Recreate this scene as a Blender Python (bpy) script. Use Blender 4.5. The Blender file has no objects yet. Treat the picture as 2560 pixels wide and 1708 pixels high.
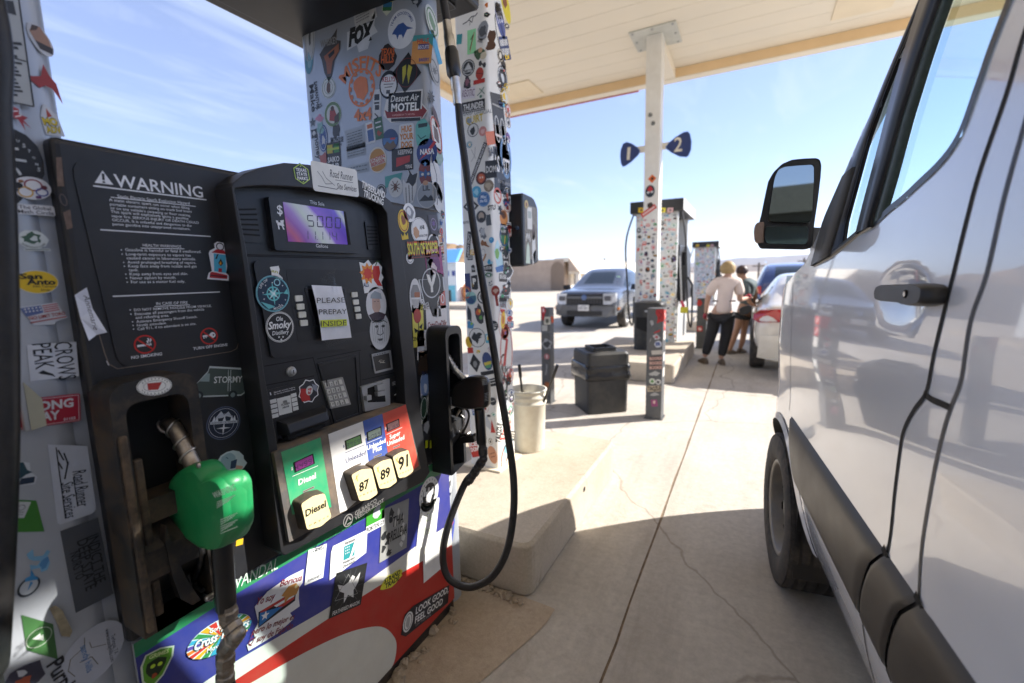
import bpy, math, random
from mathutils import Vector, Matrix
from math import sin, cos, pi, radians as R_

scene = bpy.context.scene
COL = scene.collection

# ------------------------------------------------------------------ camera
YAW, PITCH, ROLL, H = R_(27.62), R_(8.10), R_(-1.33), 1.5
FPX = 1137.8                                   # focal length in pixels of the 2560 px wide photo (16 mm on 36 mm)
fw = Vector((-sin(YAW)*cos(PITCH), cos(YAW)*cos(PITCH), -sin(PITCH)))
rt0 = Vector((cos(YAW), sin(YAW), 0)); up0 = rt0.cross(fw)
rt = cos(ROLL)*rt0 + sin(ROLL)*up0; up = -sin(ROLL)*rt0 + cos(ROLL)*up0
CAM = Vector((0, 0, H))
cam = bpy.data.cameras.new('camera'); cam_o = bpy.data.objects.new('camera', cam); COL.objects.link(cam_o)
cam_o.matrix_world = Matrix(((rt.x, up.x, -fw.x, 0), (rt.y, up.y, -fw.y, 0), (rt.z, up.z, -fw.z, H), (0, 0, 0, 1)))
cam.sensor_width = 36; cam.lens = 16; cam.clip_start = 0.02; cam.clip_end = 60000
cam.dof.use_dof = True; cam.dof.focus_distance = 1.42; cam.dof.aperture_fstop = 1.9; cam.dof.aperture_blades = 9
scene.camera = cam_o

# ------------------------------------------------------------------ sun and sky
SUN_AZ, SUN_EL = R_(37), R_(35)                # azimuth from +X towards +Y
sd = Vector((cos(SUN_AZ)*cos(SUN_EL), sin(SUN_AZ)*cos(SUN_EL), sin(SUN_EL)))
sl = bpy.data.lights.new('sun', 'SUN'); sl.energy = 4.7; sl.angle = R_(0.53); sl.color = (1.0, 0.955, 0.89)
so = bpy.data.objects.new('sun', sl); COL.objects.link(so); so.rotation_euler = sd.to_track_quat('Z', 'Y').to_euler(); so.location = (20, 15, 25)
w = bpy.data.worlds.new("World"); scene.world = w; w.use_nodes = True
nt = w.node_tree; nt.nodes.clear()
def N(t, nt_, **kw):
    n = nt_.nodes.new(t)
    for k, v in kw.items():
        if k in n.inputs: n.inputs[k].default_value = v
        else: setattr(n, k, v)
    return n
out = N('ShaderNodeOutputWorld', nt); bg = N('ShaderNodeBackground', nt, Strength=0.10)
sky = N('ShaderNodeTexSky', nt); sky.sky_type = 'NISHITA'; sky.sun_disc = False
sky.sun_elevation = SUN_EL; sky.sun_rotation = pi/2 - SUN_AZ; sky.altitude = 1200; sky.dust_density = 0.25; sky.air_density = 1.0; sky.ozone_density = 2.6
tc = N('ShaderNodeTexCoord', nt)
# thin cirrus: direction projected on a high plane, stretched noise
sep = N('ShaderNodeSeparateXYZ', nt); nt.links.new(tc.outputs['Generated'], sep.inputs[0])
mz = N('ShaderNodeMath', nt, operation='MAXIMUM'); mz.inputs[1].default_value = 0.05; nt.links.new(sep.outputs[2], mz.inputs[0])
dx = N('ShaderNodeMath', nt, operation='DIVIDE'); dy = N('ShaderNodeMath', nt, operation='DIVIDE')
nt.links.new(sep.outputs[0], dx.inputs[0]); nt.links.new(mz.outputs[0], dx.inputs[1])
nt.links.new(sep.outputs[1], dy.inputs[0]); nt.links.new(mz.outputs[0], dy.inputs[1])
cmb = N('ShaderNodeCombineXYZ', nt); nt.links.new(dx.outputs[0], cmb.inputs[0]); nt.links.new(dy.outputs[0], cmb.inputs[1])
mp = N('ShaderNodeMapping', nt); mp.inputs['Rotation'].default_value = (0, 0, R_(24)); mp.inputs['Scale'].default_value = (2.6, 0.55, 1)
nt.links.new(cmb.outputs[0], mp.inputs['Vector'])
nz = N('ShaderNodeTexNoise', nt, Scale=1.1, Detail=9.0, Roughness=0.62, Distortion=0.9); nt.links.new(mp.outputs[0], nz.inputs['Vector'])
nz2 = N('ShaderNodeTexNoise', nt, Scale=0.5, Detail=3.0); nt.links.new(cmb.outputs[0], nz2.inputs['Vector'])
mul = N('ShaderNodeMath', nt, operation='MULTIPLY'); nt.links.new(nz.outputs[0], mul.inputs[0]); nt.links.new(nz2.outputs[0], mul.inputs[1])
cr = N('ShaderNodeValToRGB', nt); cr.color_ramp.elements[0].position = 0.27; cr.color_ramp.elements[1].position = 0.52
cr.color_ramp.elements[0].color = (0.22, 0.22, 0.22, 1); cr.color_ramp.elements[1].color = (0.72, 0.72, 0.72, 1)
nt.links.new(mul.outputs[0], cr.inputs[0])
mix = N('ShaderNodeMixRGB', nt); mix.inputs[2].default_value = (4.3, 4.9, 6.1, 1)
tint = N('ShaderNodeMixRGB', nt, blend_type='MULTIPLY'); tint.inputs[0].default_value = 1; tint.inputs[2].default_value = (1.10, 1.0, 1.16, 1); nt.links.new(sky.outputs[0], tint.inputs[1])
nt.links.new(cr.outputs[0], mix.inputs[0]); nt.links.new(tint.outputs[0], mix.inputs[1])
nt.links.new(mix.outputs[0], bg.inputs[0]); nt.links.new(bg.outputs[0], out.inputs[0])
vs = scene.view_settings; scene.display_settings.display_device = 'sRGB'
vs.view_transform = 'Standard'; vs.look = 'None'; vs.exposure = 1.17; vs.gamma = 1.0
scene.cycles.max_bounces = 8; scene.cycles.transparent_max_bounces = 16; scene.cycles.use_denoising = True
scene.cycles.sample_clamp_indirect = 6.0; scene.cycles.caustics_reflective = False; scene.cycles.caustics_refractive = False

# ------------------------------------------------------------------ helpers: pixel -> point on a real plane
def ray(px, py): return fw*1.0 + rt*((px-1280)/FPX) - up*((py-854)/FPX)
def onX(px, py, x): d = ray(px, py); return CAM + d*(x/d.x)
def onY(px, py, y): d = ray(px, py); return CAM + d*(y/d.y)
def onZ(px, py, z=0.0): d = ray(px, py); return CAM + d*((z-H)/d.z)
class Plane:
    def __init__(s, p, n, u): s.p, s.n, s.u = Vector(p), Vector(n).normalized(), Vector(u).normalized(); s.v = s.n.cross(s.u)
    def at(s, px, py): d = ray(px, py); return CAM + d*(((s.p-CAM).dot(s.n))/d.dot(s.n))
    def uv(s, px, py): q = s.at(px, py)-s.p; return (q.dot(s.u), q.dot(s.v))
def PX(x): return Plane((x, 0, 0), (1, 0, 0), (0, 1, 0))
def PY(y): return Plane((0, y, 0), (0, -1, 0), (1, 0, 0))

def lin(c):
    if isinstance(c, str):
        c = c.lstrip('#'); c = tuple(int(c[i:i+2], 16)/255 for i in (0, 2, 4))
        return tuple((x/12.92 if x <= .04045 else ((x+.055)/1.055)**2.4) for x in c)
    return tuple(c)

MATS = {}
def mat(name, col=(.5, .5, .5), rough=.5, metal=0., var=.12, scale=8., dust=0., dustcol=(.30, .20, .12), dscale=3., bump=0., bscale=60., coat=0., emit=None, spec=.5, var_stretch=None):
    if name in MATS: return MATS[name]
    m = bpy.data.materials.new(name); m.use_nodes = True; MATS[name] = m
    t = m.node_tree; b = t.nodes['Principled BSDF']; c = lin(col)
    b.inputs['Roughness'].default_value = rough; b.inputs['Metallic'].default_value = metal
    b.inputs['Specular IOR Level'].default_value = spec
    b.inputs['Coat Weight'].default_value = coat; b.inputs['Coat Roughness'].default_value = .03
    tc = N('ShaderNodeTexCoord', t)
    n1 = N('ShaderNodeTexNoise', t, Scale=scale, Detail=6.0, Roughness=.6)
    vec = tc.outputs['Object']
    if var_stretch:
        mp = N('ShaderNodeMapping', t); mp.inputs['Scale'].default_value = var_stretch; t.links.new(vec, mp.inputs[0]); vec = mp.outputs[0]
    t.links.new(vec, n1.inputs['Vector'])
    mr = N('ShaderNodeMapRange', t); mr.inputs[1].default_value = .3; mr.inputs[2].default_value = .7; mr.inputs[3].default_value = 1-var; mr.inputs[4].default_value = 1+var
    t.links.new(n1.outputs[0], mr.inputs[0])
    mx = N('ShaderNodeMixRGB', t, blend_type='MULTIPLY'); mx.inputs[0].default_value = 1; mx.inputs[1].default_value = (*c, 1)
    t.links.new(mr.outputs[0], mx.inputs[2]); last = mx.outputs[0]
    if dust > 0:
        n2 = N('ShaderNodeTexNoise', t, Scale=dscale, Detail=8.0, Roughness=.7); t.links.new(tc.outputs['Object'], n2.inputs['Vector'])
        r2 = N('ShaderNodeMapRange', t); r2.inputs[1].default_value = .42; r2.inputs[2].default_value = .72; r2.inputs[3].default_value = 0; r2.inputs[4].default_value = dust
        t.links.new(n2.outputs[0], r2.inputs[0])
        m2 = N('ShaderNodeMixRGB', t); m2.inputs[2].default_value = (*dustcol, 1); t.links.new(r2.outputs[0], m2.inputs[0]); t.links.new(last, m2.inputs[1]); last = m2.outputs[0]
        ra = N('ShaderNodeMath', t, operation='MULTIPLY_ADD'); ra.inputs[1].default_value = .4; ra.inputs[2].default_value = rough; t.links.new(r2.outputs[0], ra.inputs[0]); t.links.new(ra.outputs[0], b.inputs['Roughness'])
    t.links.new(last, b.inputs['Base Color'])
    if bump > 0:
        n3 = N('ShaderNodeTexNoise', t, Scale=bscale, Detail=5.0); t.links.new(tc.outputs['Object'], n3.inputs['Vector'])
        bp = N('ShaderNodeBump', t, Strength=bump, Distance=.01); t.links.new(n3.outputs[0], bp.inputs['Height']); t.links.new(bp.outputs[0], b.inputs['Normal'])
    if emit: b.inputs['Emission Color'].default_value = (*lin(emit[0]), 1); b.inputs['Emission Strength'].default_value = emit[1]
    return m
def ink(h, rough=.42):                          # printed vinyl of one colour
    return mat('vinyl_'+h.strip('#'), h, rough, var=.06, scale=25)
def glass(name, tint=(.85, .93, .9), refl=1.5, base=.04, rough=.01):
    if name in MATS: return MATS[name]
    m = bpy.data.materials.new(name); m.use_nodes = True; MATS[name] = m; t = m.node_tree; t.nodes.clear()
    o = N('ShaderNodeOutputMaterial', t); tr = N('ShaderNodeBsdfTransparent', t); tr.inputs[0].default_value = (*tint, 1)
    gl = N('ShaderNodeBsdfGlossy', t, Roughness=rough); fr = N('ShaderNodeFresnel', t); ge = N('ShaderNodeNewGeometry', t); io = N('ShaderNodeMapRange', t); io.inputs[3].default_value = refl; io.inputs[4].default_value = 1/refl; t.links.new(ge.outputs['Backfacing'], io.inputs[0]); t.links.new(io.outputs[0], fr.inputs['IOR']); mxs = N('ShaderNodeMixShader', t)
    t.links.new(fr.outputs[0], mxs.inputs[0]); t.links.new(tr.outputs[0], mxs.inputs[1]); t.links.new(gl.outputs[0], mxs.inputs[2]); t.links.new(mxs.outputs[0], o.inputs[0])
    return m

# ------------------------------------------------------------------ mesh collector
class MB:
    def __init__(s): s.v, s.f, s.mi, s.sm, s.ms = [], [], [], [], []
    def mid(s, m):
        if m not in s.ms: s.ms.append(m)
        return s.ms.index(m)
    def add(s, vs, fs, m, smooth=False):
        o = len(s.v); s.v.extend(Vector(p) for p in vs); k = s.mid(m)
        for f in fs: s.f.append([i+o for i in f]); s.mi.append(k); s.sm.append(smooth)
        return s
    def box(s, a, b, m):
        (x0, y0, z0), (x1, y1, z1) = a, b
        return s.add([(x0, y0, z0), (x1, y0, z0), (x1, y1, z0), (x0, y1, z0), (x0, y0, z1), (x1, y0, z1), (x1, y1, z1), (x0, y1, z1)],
                     [(3, 2, 1, 0), (4, 5, 6, 7), (0, 1, 5, 4), (1, 2, 6, 5), (2, 3, 7, 6), (3, 0, 4, 7)], m)
    def prism(s, pts, d, m, inset=0., m_side=None, smooth_side=False):
        """pts: 3D loop (counter-clockwise seen from the front); d: vector to the back"""
        pts = [Vector(p) for p in pts]; d = Vector(d); n = len(pts); k = len(pts)
        if inset:
            c = sum(pts, Vector())/n; dn = d.normalized()
            fr = []
            for i in range(n):
                a, p, b = pts[i-1], pts[i], pts[(i+1) % n]
                t = (b-a).normalized(); inn = t.cross(dn)
                if inn.dot(c-p) < 0: inn = -inn
                fr.append(p+inn*inset)
            lo = [p+dn*inset for p in pts]; bk = [p+d-dn*inset for p in pts]; fb = [p+d for p in fr]
            rings = [fr, lo, bk, fb]
        else: rings = [pts, [p+d for p in pts]]
        vs = [p for r in rings for p in r]; fs = []
        for r in range(len(rings)-1):
            for i in range(n): fs.append((r*n+i, (r+1)*n+i, (r+1)*n+(i+1) % n, r*n+(i+1) % n))
        s.add(vs, fs, m_side or m, smooth_side)
        s.add(rings[0], [tuple(range(n))], m); s.add(rings[-1], [tuple(reversed(range(n)))], m_side or m)
        return s
    def ring(s, outer, inner, d, m):
        """frame between two loops of the same length"""
        n = len(outer); d = Vector(d); o = [Vector(p) for p in outer]; i_ = [Vector(p) for p in inner]
        vs = o+i_+[p+d for p in o]+[p+d for p in i_]; fs = []
        for k in range(n):
            j = (k+1) % n
            fs += [(k, j, n+j, n+k), (k, 2*n+k, 2*n+j, j), (n+k, n+j, 3*n+j, 3*n+k), (2*n+k, 3*n+k, 3*n+j, 2*n+j)]
        return s.add(vs, fs, m)
    def tube(s, path, r, m, seg=12, caps=True, smooth=True):
        P = [Vector(p) for p in path]; n = len(P); rs = r if isinstance(r, (list, tuple)) else [r]*n
        vs, fs = [], []; prev = None
        for i, p in enumerate(P):
            t = (P[min(i+1, n-1)]-P[max(i-1, 0)]).normalized()
            if prev is None:
                a = Vector((0, 0, 1)) if abs(t.z) < .9 else Vector((1, 0, 0)); u = t.cross(a).normalized()
            else: u = (prev-t*prev.dot(t)).normalized()
            prev = u; v = t.cross(u)
            for k in range(seg): a = 2*pi*k/seg; vs.append(p+u*(rs[i]*cos(a))+v*(rs[i]*sin(a)))
        for i in range(n-1):
            for k in range(seg): fs.append((i*seg+k, i*seg+(k+1) % seg, (i+1)*seg+(k+1) % seg, (i+1)*seg+k))
        s.add(vs, fs, m, smooth)
        if caps: s.add(vs[:seg], [tuple(reversed(range(seg)))], m); s.add(vs[-seg:], [tuple(range(seg))], m)
        return s
    def lathe(s, prof, base, axis, m, seg=28, smooth=True):
        ax = Vector(axis).normalized(); a = Vector((0, 0, 1)) if abs(ax.z) < .9 else Vector((1, 0, 0)); u = ax.cross(a).normalized(); v = ax.cross(u); b = Vector(base)
        vs, fs = [], []
        for (r, h) in prof:
            for k in range(seg): t = 2*pi*k/seg; vs.append(b+ax*h+u*(r*cos(t))+v*(r*sin(t)))
        for i in range(len(prof)-1):
            for k in range(seg): fs.append((i*seg+k, i*seg+(k+1) % seg, (i+1)*seg+(k+1) % seg, (i+1)*seg+k))
        return s.add(vs, fs, m, smooth)
    def grid(s, rows, m, smooth=True, flip=False, keep=None):
        nr, nc = len(rows), len(rows[0]); vs = [p for r in rows for p in r]; fs = []
        for i in range(nr-1):
            for j in range(nc-1):
                if keep and not keep(i, j): continue
                q = (i*nc+j, i*nc+j+1, (i+1)*nc+j+1, (i+1)*nc+j); fs.append(q[::-1] if flip else q)
        return s.add(vs, fs, m, smooth)
    def blob(s, c, r, m, seed=0, rough=.25, nu=8, nv=6, smooth=False):
        rg = random.Random(seed); rx, ry, rz = r if isinstance(r, (tuple, list)) else (r, r, r); rows = []
        for i in range(nv+1):
            th = pi*i/nv; row = []
            for j in range(nu): ph = 2*pi*j/nu; k = 1+rough*(rg.random()-.5)*2; row.append((c[0]+rx*k*sin(th)*cos(ph), c[1]+ry*k*sin(th)*sin(ph), c[2]+rz*k*cos(th)))
            rows.append(row+[row[0]])
        return s.grid(rows, m, smooth, flip=False)
    def build(s, name, parent=None, bevel=0., segs=2, angle=35, auto=None):
        off = WL.get(parent.name, Vector((0, 0, 0))) if parent else Vector((0, 0, 0))
        me = bpy.data.meshes.new(name); me.from_pydata([tuple(p-off) for p in s.v], [], s.f)
        for m in s.ms: me.materials.append(m)
        me.polygons.foreach_set('material_index', s.mi); me.polygons.foreach_set('use_smooth', s.sm); me.update()
        o = bpy.data.objects.new(name, me); COL.objects.link(o)
        if parent: o.parent = parent; WL[o.name] = off
        if bevel: b = o.modifiers.new('bevel', 'BEVEL'); b.width = bevel; b.segments = segs; b.limit_method = 'ANGLE'; b.angle_limit = R_(angle)
        return o
WL = {}
def tag(o, label=None, cat=None, group=None, kind=None):
    if label: o['label'] = label
    if cat: o['category'] = cat
    if group: o['group'] = group
    if kind: o['kind'] = kind
    return o
def thing(name, loc, label, cat, group=None, world=True, rz=0.):
    o = bpy.data.objects.new(name, None); COL.objects.link(o); o.location = loc; o.rotation_euler = (0, 0, rz); o.empty_display_size = .1
    WL[o.name] = Vector(loc) if world else Vector((0, 0, 0))
    return tag(o, label, cat, group)
def copy_tree(o, parent=None):
    c = o.copy(); COL.objects.link(c)
    if parent: c.parent = parent
    for ch in [x for x in o.children]: copy_tree(ch, c)
    return c
def rrect(x0, y0, x1, y1, r, n=4):
    r = min(r, abs(x1-x0)/2, abs(y1-y0)/2); P = []
    for cx, cy, a in ((x1-r, y0+r, -90), (x1-r, y1-r, 0), (x0+r, y1-r, 90), (x0+r, y0+r, 180)):
        for k in range(n+1): t = R_(a+90*k/n); P.append((cx+r*cos(t), cy+r*sin(t)))
    return P
def roundloop(pts, r, n=4):
    """round the corners of a 2-D polygon; r: one radius or one for each corner"""
    P = [Vector(p).to_2d() for p in pts]; out = []; k = len(P)
    for i, p in enumerate(P):
        rr = r[i] if isinstance(r, (list, tuple)) else r
        a, b = P[i-1], P[(i+1) % k]; da, db = a-p, b-p; l = min(rr, da.length*.48, db.length*.48)
        if l < 1e-5: out.append(p); continue
        A, B = p+da.normalized()*l, p+db.normalized()*l
        for j in range(n+1): t = j/n; out.append(A*(1-t)**2+p*2*t*(1-t)+B*t*t)
    return out
def catmull(P, n=6):
    P = [Vector(p) for p in P]; out = []
    for i in range(len(P)-1):
        p0, p1, p2, p3 = P[max(i-1, 0)], P[i], P[i+1], P[min(i+2, len(P)-1)]
        for j in range(n):
            t = j/n; out.append(.5*((2*p1)+(p2-p0)*t+(2*p0-5*p1+4*p2-p3)*t*t+(3*p1-p0-3*p2+p3)*t**3))
    return out+[P[-1]]

# ------------------------------------------------------------------ lettering
TX = {}
def text_geo(s, bold=0., shear=0.):
    k = (s, bold, shear)
    if k in TX: return TX[k]
    cu = bpy.data.curves.new('lettering', 'FONT'); cu.body = s; cu.resolution_u = 2; cu.offset = bold; cu.shear = shear; cu.size = 1
    o = bpy.data.objects.new('lettering', cu); me = bpy.data.meshes.new_from_object(o)
    vs = [(v.co.x, v.co.y) for v in me.vertices]; fs = [tuple(p.vertices) for p in me.polygons]
    bpy.data.objects.remove(o); bpy.data.curves.remove(cu); bpy.data.meshes.remove(me)
    x0 = min((v[0] for v in vs), default=0); x1 = max((v[0] for v in vs), default=1)
    TX[k] = ([(x-x0, y) for x, y in vs], fs, max(x1-x0, 1e-4)); return TX[k]
CAP = .70                                        # cap height of the built-in face at size 1
class Fr:
    """a flat frame: origin, two axes, normal; layers are stacked outwards"""
    def __init__(s, o, u, v, n, scale=1., lift=.0003): s.o, s.u, s.v, s.n, s.k, s.h, s.d = o, u, v, n, scale, lift, .00011
    def p(s, x, y): return s.o+s.u*(x*s.k)+s.v*(y*s.k)+s.n*s.h
    def up(s): s.h += s.d
def pxframe(pl, x1, y1, x2, y2, lift=.0003, scale=None):
    a, b = pl.at(x1, y1), pl.at(x2, y2); u = (b-a); wd = u.length; u = u.normalized(); v = pl.n.cross(u)
    return Fr((a+b)/2, u, v, pl.n, scale or wd, lift), wd
def put_text(mb, fr, s, x0, x1, y, m, h=None, bold=0., shear=0., yscale=1.):
    vs, fs, wd = text_geo(s, bold, shear); sx = (x1-x0)/wd; sy = (h/CAP) if h else sx*yscale
    fr.up(); mb.add([fr.p(x0+vx*sx, y+vy*sy) for vx, vy in vs], fs, m)
def put_arc(mb, fr, s, cx, cy, r, a0, size, m, bold=0., below=False):
    vs, fs, wd = text_geo(s, bold); fr.up(); half = wd*size/2; q = []
    for vx, vy in vs:
        d = vx*size-half; y = vy*size
        if below: t = R_(a0)+d/(r+1e-6); rr = r-y
        else: t = R_(a0)-d/(r+1e-6); rr = r+y
        q.append(fr.p(cx+rr*cos(t), cy+rr*sin(t)))
    mb.add(q, fs, m)
def layers(mb, fr, L):
    for l in L:
        k, c = l[0], ink(l[1]) if isinstance(l[1], str) else l[1]
        if k == 'd':
            _, _, cx, cy, rx, ry = l[:6]; n = l[6] if len(l) > 6 else 28; fr.up()
            mb.add([fr.p(cx+rx*cos(2*pi*i/n), cy+ry*sin(2*pi*i/n)) for i in range(n)], [tuple(range(n))], c)
        elif k == 'r':
            P = rrect(*l[2:6], l[6] if len(l) > 6 else 0.001, 3); fr.up(); mb.add([fr.p(*q) for q in P], [tuple(range(len(P)))], c)
        elif k == 'p': fr.up(); mb.add([fr.p(*q) for q in l[2]], [tuple(range(len(l[2])))], c)
        elif k == 'o':
            _, _, cx, cy, rx, ry, th = l[:7]; n = 28; fr.up(); V = []
            for i in range(n): a = 2*pi*i/n; V += [fr.p(cx+rx*cos(a), cy+ry*sin(a)), fr.p(cx+(rx-th)*cos(a), cy+(ry-th)*sin(a))]
            mb.add(V, [(2*i, 2*((i+1) % n), 2*((i+1) % n)+1, 2*i+1) for i in range(n)], c)
        elif k == 't': put_text(mb, fr, l[2], l[3], l[4], l[5], c, *(l[6:]))
        elif k == 'a': put_arc(mb, fr, l[2], l[3], l[4], l[5], l[6], l[7], c, *(l[8:]))
        elif k == 'l':
            P = [Vector(q) for q in l[2]]; th = l[3]/2; fr.up()
            for a, b in zip(P, P[1:]):
                t = (b-a); 
                if t.length < 1e-6: continue
                t.normalize(); nn = Vector((-t.y, t.x))*th; e = t*th*.4
                mb.add([fr.p(*(a+nn-e)), fr.p(*(a-nn-e)), fr.p(*(b-nn+e)), fr.p(*(b+nn+e))], [(3, 2, 1, 0)], c)
def star(cx, cy, r, n=5, k=.42, a0=90): return [(cx+(r if i % 2 == 0 else r*k)*cos(R_(a0+180*i/n)), cy+(r if i % 2 == 0 else r*k)*sin(R_(a0+180*i/n))) for i in range(2*n)]
def wob(rg, cx, cy, rx, ry, n=11, k=.3): return [(cx+rx*(1+k*(rg.random()-.5)*2)*cos(2*pi*i/n), cy+ry*(1+k*(rg.random()-.5)*2)*sin(2*pi*i/n)) for i in range(n)]
def lines_block(c, x0, x1, y0, y1, n, rg, th=.35, gap=.12):
    """tiny unreadable print: rows of short bars"""
    L = []; st = (y1-y0)/n
    for i in range(n):
        y = y1-st*(i+.5); x = x0
        while x < x1:
            e = min(x1, x+(x1-x0)*rg.uniform(.06, .2)); L.append(('r', c, x, y-st*th/2, e, y+st*th/2)); x = e+(x1-x0)*gap*.3
        if rg.random() < .3 and L: pass
    return L
WARM = ['#c8322a', '#e07a26', '#e8c02c', '#b04a2a', '#d8483c', '#8a2a24']
COOL = ['#2a5a9a', '#2f8fae', '#3a9a6a', '#2a3f72', '#5ab0c8', '#6a4a8a', '#2e6a48']
DARK = ['#1c1c20', '#26262c', '#202a3a', '#2e2620']
PALE = ['#e8e8e6', '#dcdcd8', '#f0efe8', '#cfd4d8', '#e6e0d2']
def rnd_layers(rg, asp=1., bright=.5):
    """one of many generic sticker designs"""
    t = rg.random(); acc = rg.choice(WARM+COOL) if rg.random() < .62 else rg.choice(DARK); h = asp/2; L = []
    if t < .36:
        bgc = rg.choice(PALE) if rg.random() < .66 else rg.choice(DARK+COOL+WARM); fg = acc if bgc in PALE else rg.choice(PALE)
        L = [('d', bgc, 0, 0, .5, h, 22), ('o', fg, 0, 0, .46, h*.92, .045)]
        if rg.random() < .6: L.append(('o', fg, 0, 0, .3, h*.6, .02))
        L.append(('p', fg, wob(rg, 0, 0, .2, h*.42, 9, .45)))
        for i in range(7): a = R_(150-20*i); L.append(('p', fg, [(.38*cos(a+q)*k, h*.76*sin(a+q)*k) for q, k in ((-.09, .94), (.09, .94), (.09, 1.1), (-.09, 1.1))]))
        if rg.random() < .5: L.append(('p', rg.choice(WARM+COOL), wob(rg, rg.uniform(-.1, .1), -.05, .11, h*.2, 7, .4)))
    elif t < .66:
        bgc = rg.choice(PALE) if rg.random() < .45 else rg.choice(DARK+WARM+COOL); fg = acc if bgc in PALE else rg.choice(PALE+['#e8c02c'])
        L = [('r', bgc, -.5, -h, .5, h, .06)]
        k = rg.randint(1, 3)
        for i in range(k):
            y1 = h*.75-i*(1.5*h/k); y0 = y1-1.1*h/k; x = -.42
            while x < .4: e = min(.42, x+rg.uniform(.06, .15)); L.append(('p', fg, [(x, y0+rg.uniform(0, .04)), (e-.02, y0), (e, y1), (x+.02, y1)])); x = e+.03
        if rg.random() < .4: L.append(('p', rg.choice(WARM+COOL), wob(rg, rg.uniform(-.25, .25), 0, .14, h*.5, 8, .4)))
    elif t < .9:
        bgc = rg.choice(PALE); P = wob(rg, 0, 0, .5, h, 13, .22); L = [('p', bgc, P), ('p', acc, [(x*.84, y*.84) for x, y in P])]
        for i in range(4): L.append(('p', rg.choice(PALE+WARM+DARK+COOL), wob(rg, rg.uniform(-.2, .2), rg.uniform(-.25, .25)*asp, rg.uniform(.06, .18), rg.uniform(.05, .16)*asp, 7, .5)))
    else:
        L = [('p', acc, wob(rg, rg.uniform(-.1, .1), rg.uniform(-.1, .1), .28, h*.6, 9, .6))]
        for i in range(3): L.append(('l', acc, [(rg.uniform(-.45, .45), rg.uniform(-h, h)) for _ in range(4)], .05))
    return L
class Stick:
    """stickers on one plane; z = (x, y, scale) of the enlarged view the coordinates were read from"""
    def __init__(s, parent, pl, z=(0, 0, 1), name='sticker', lift=.0003): s.parent, s.pl, s.z, s.name, s.lift, s.n = parent, pl, z, name, lift, 0
    def q(s, x, y): return (s.z[0]+x/s.z[2], s.z[1]+y/s.z[2])
    def put(s, x1, y1, x2, y2, L, label=None, lift=0):
        a, b = s.q(x1, y1), s.q(x2, y2); fr, wd = pxframe(s.pl, *a, *b, lift=s.lift+lift); mb = MB(); layers(mb, fr, L); o = mb.build(s.name, s.parent); s.n += 1
        if label: o['label'] = label
        return o
    def poly(s, pts, col, label=None, extra=None, lift=0, name=None):
        mb = MB(); P = [s.pl.at(*s.q(*p))+s.pl.n*(s.lift+lift) for p in pts]
        mb.add(P, [tuple(reversed(range(len(P))))] if False else [tuple(range(len(P)))], ink(col) if isinstance(col, str) else col); o = mb.build(name or s.name, s.parent); s.n += 1
        if label: o['label'] = label
        return o
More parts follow.
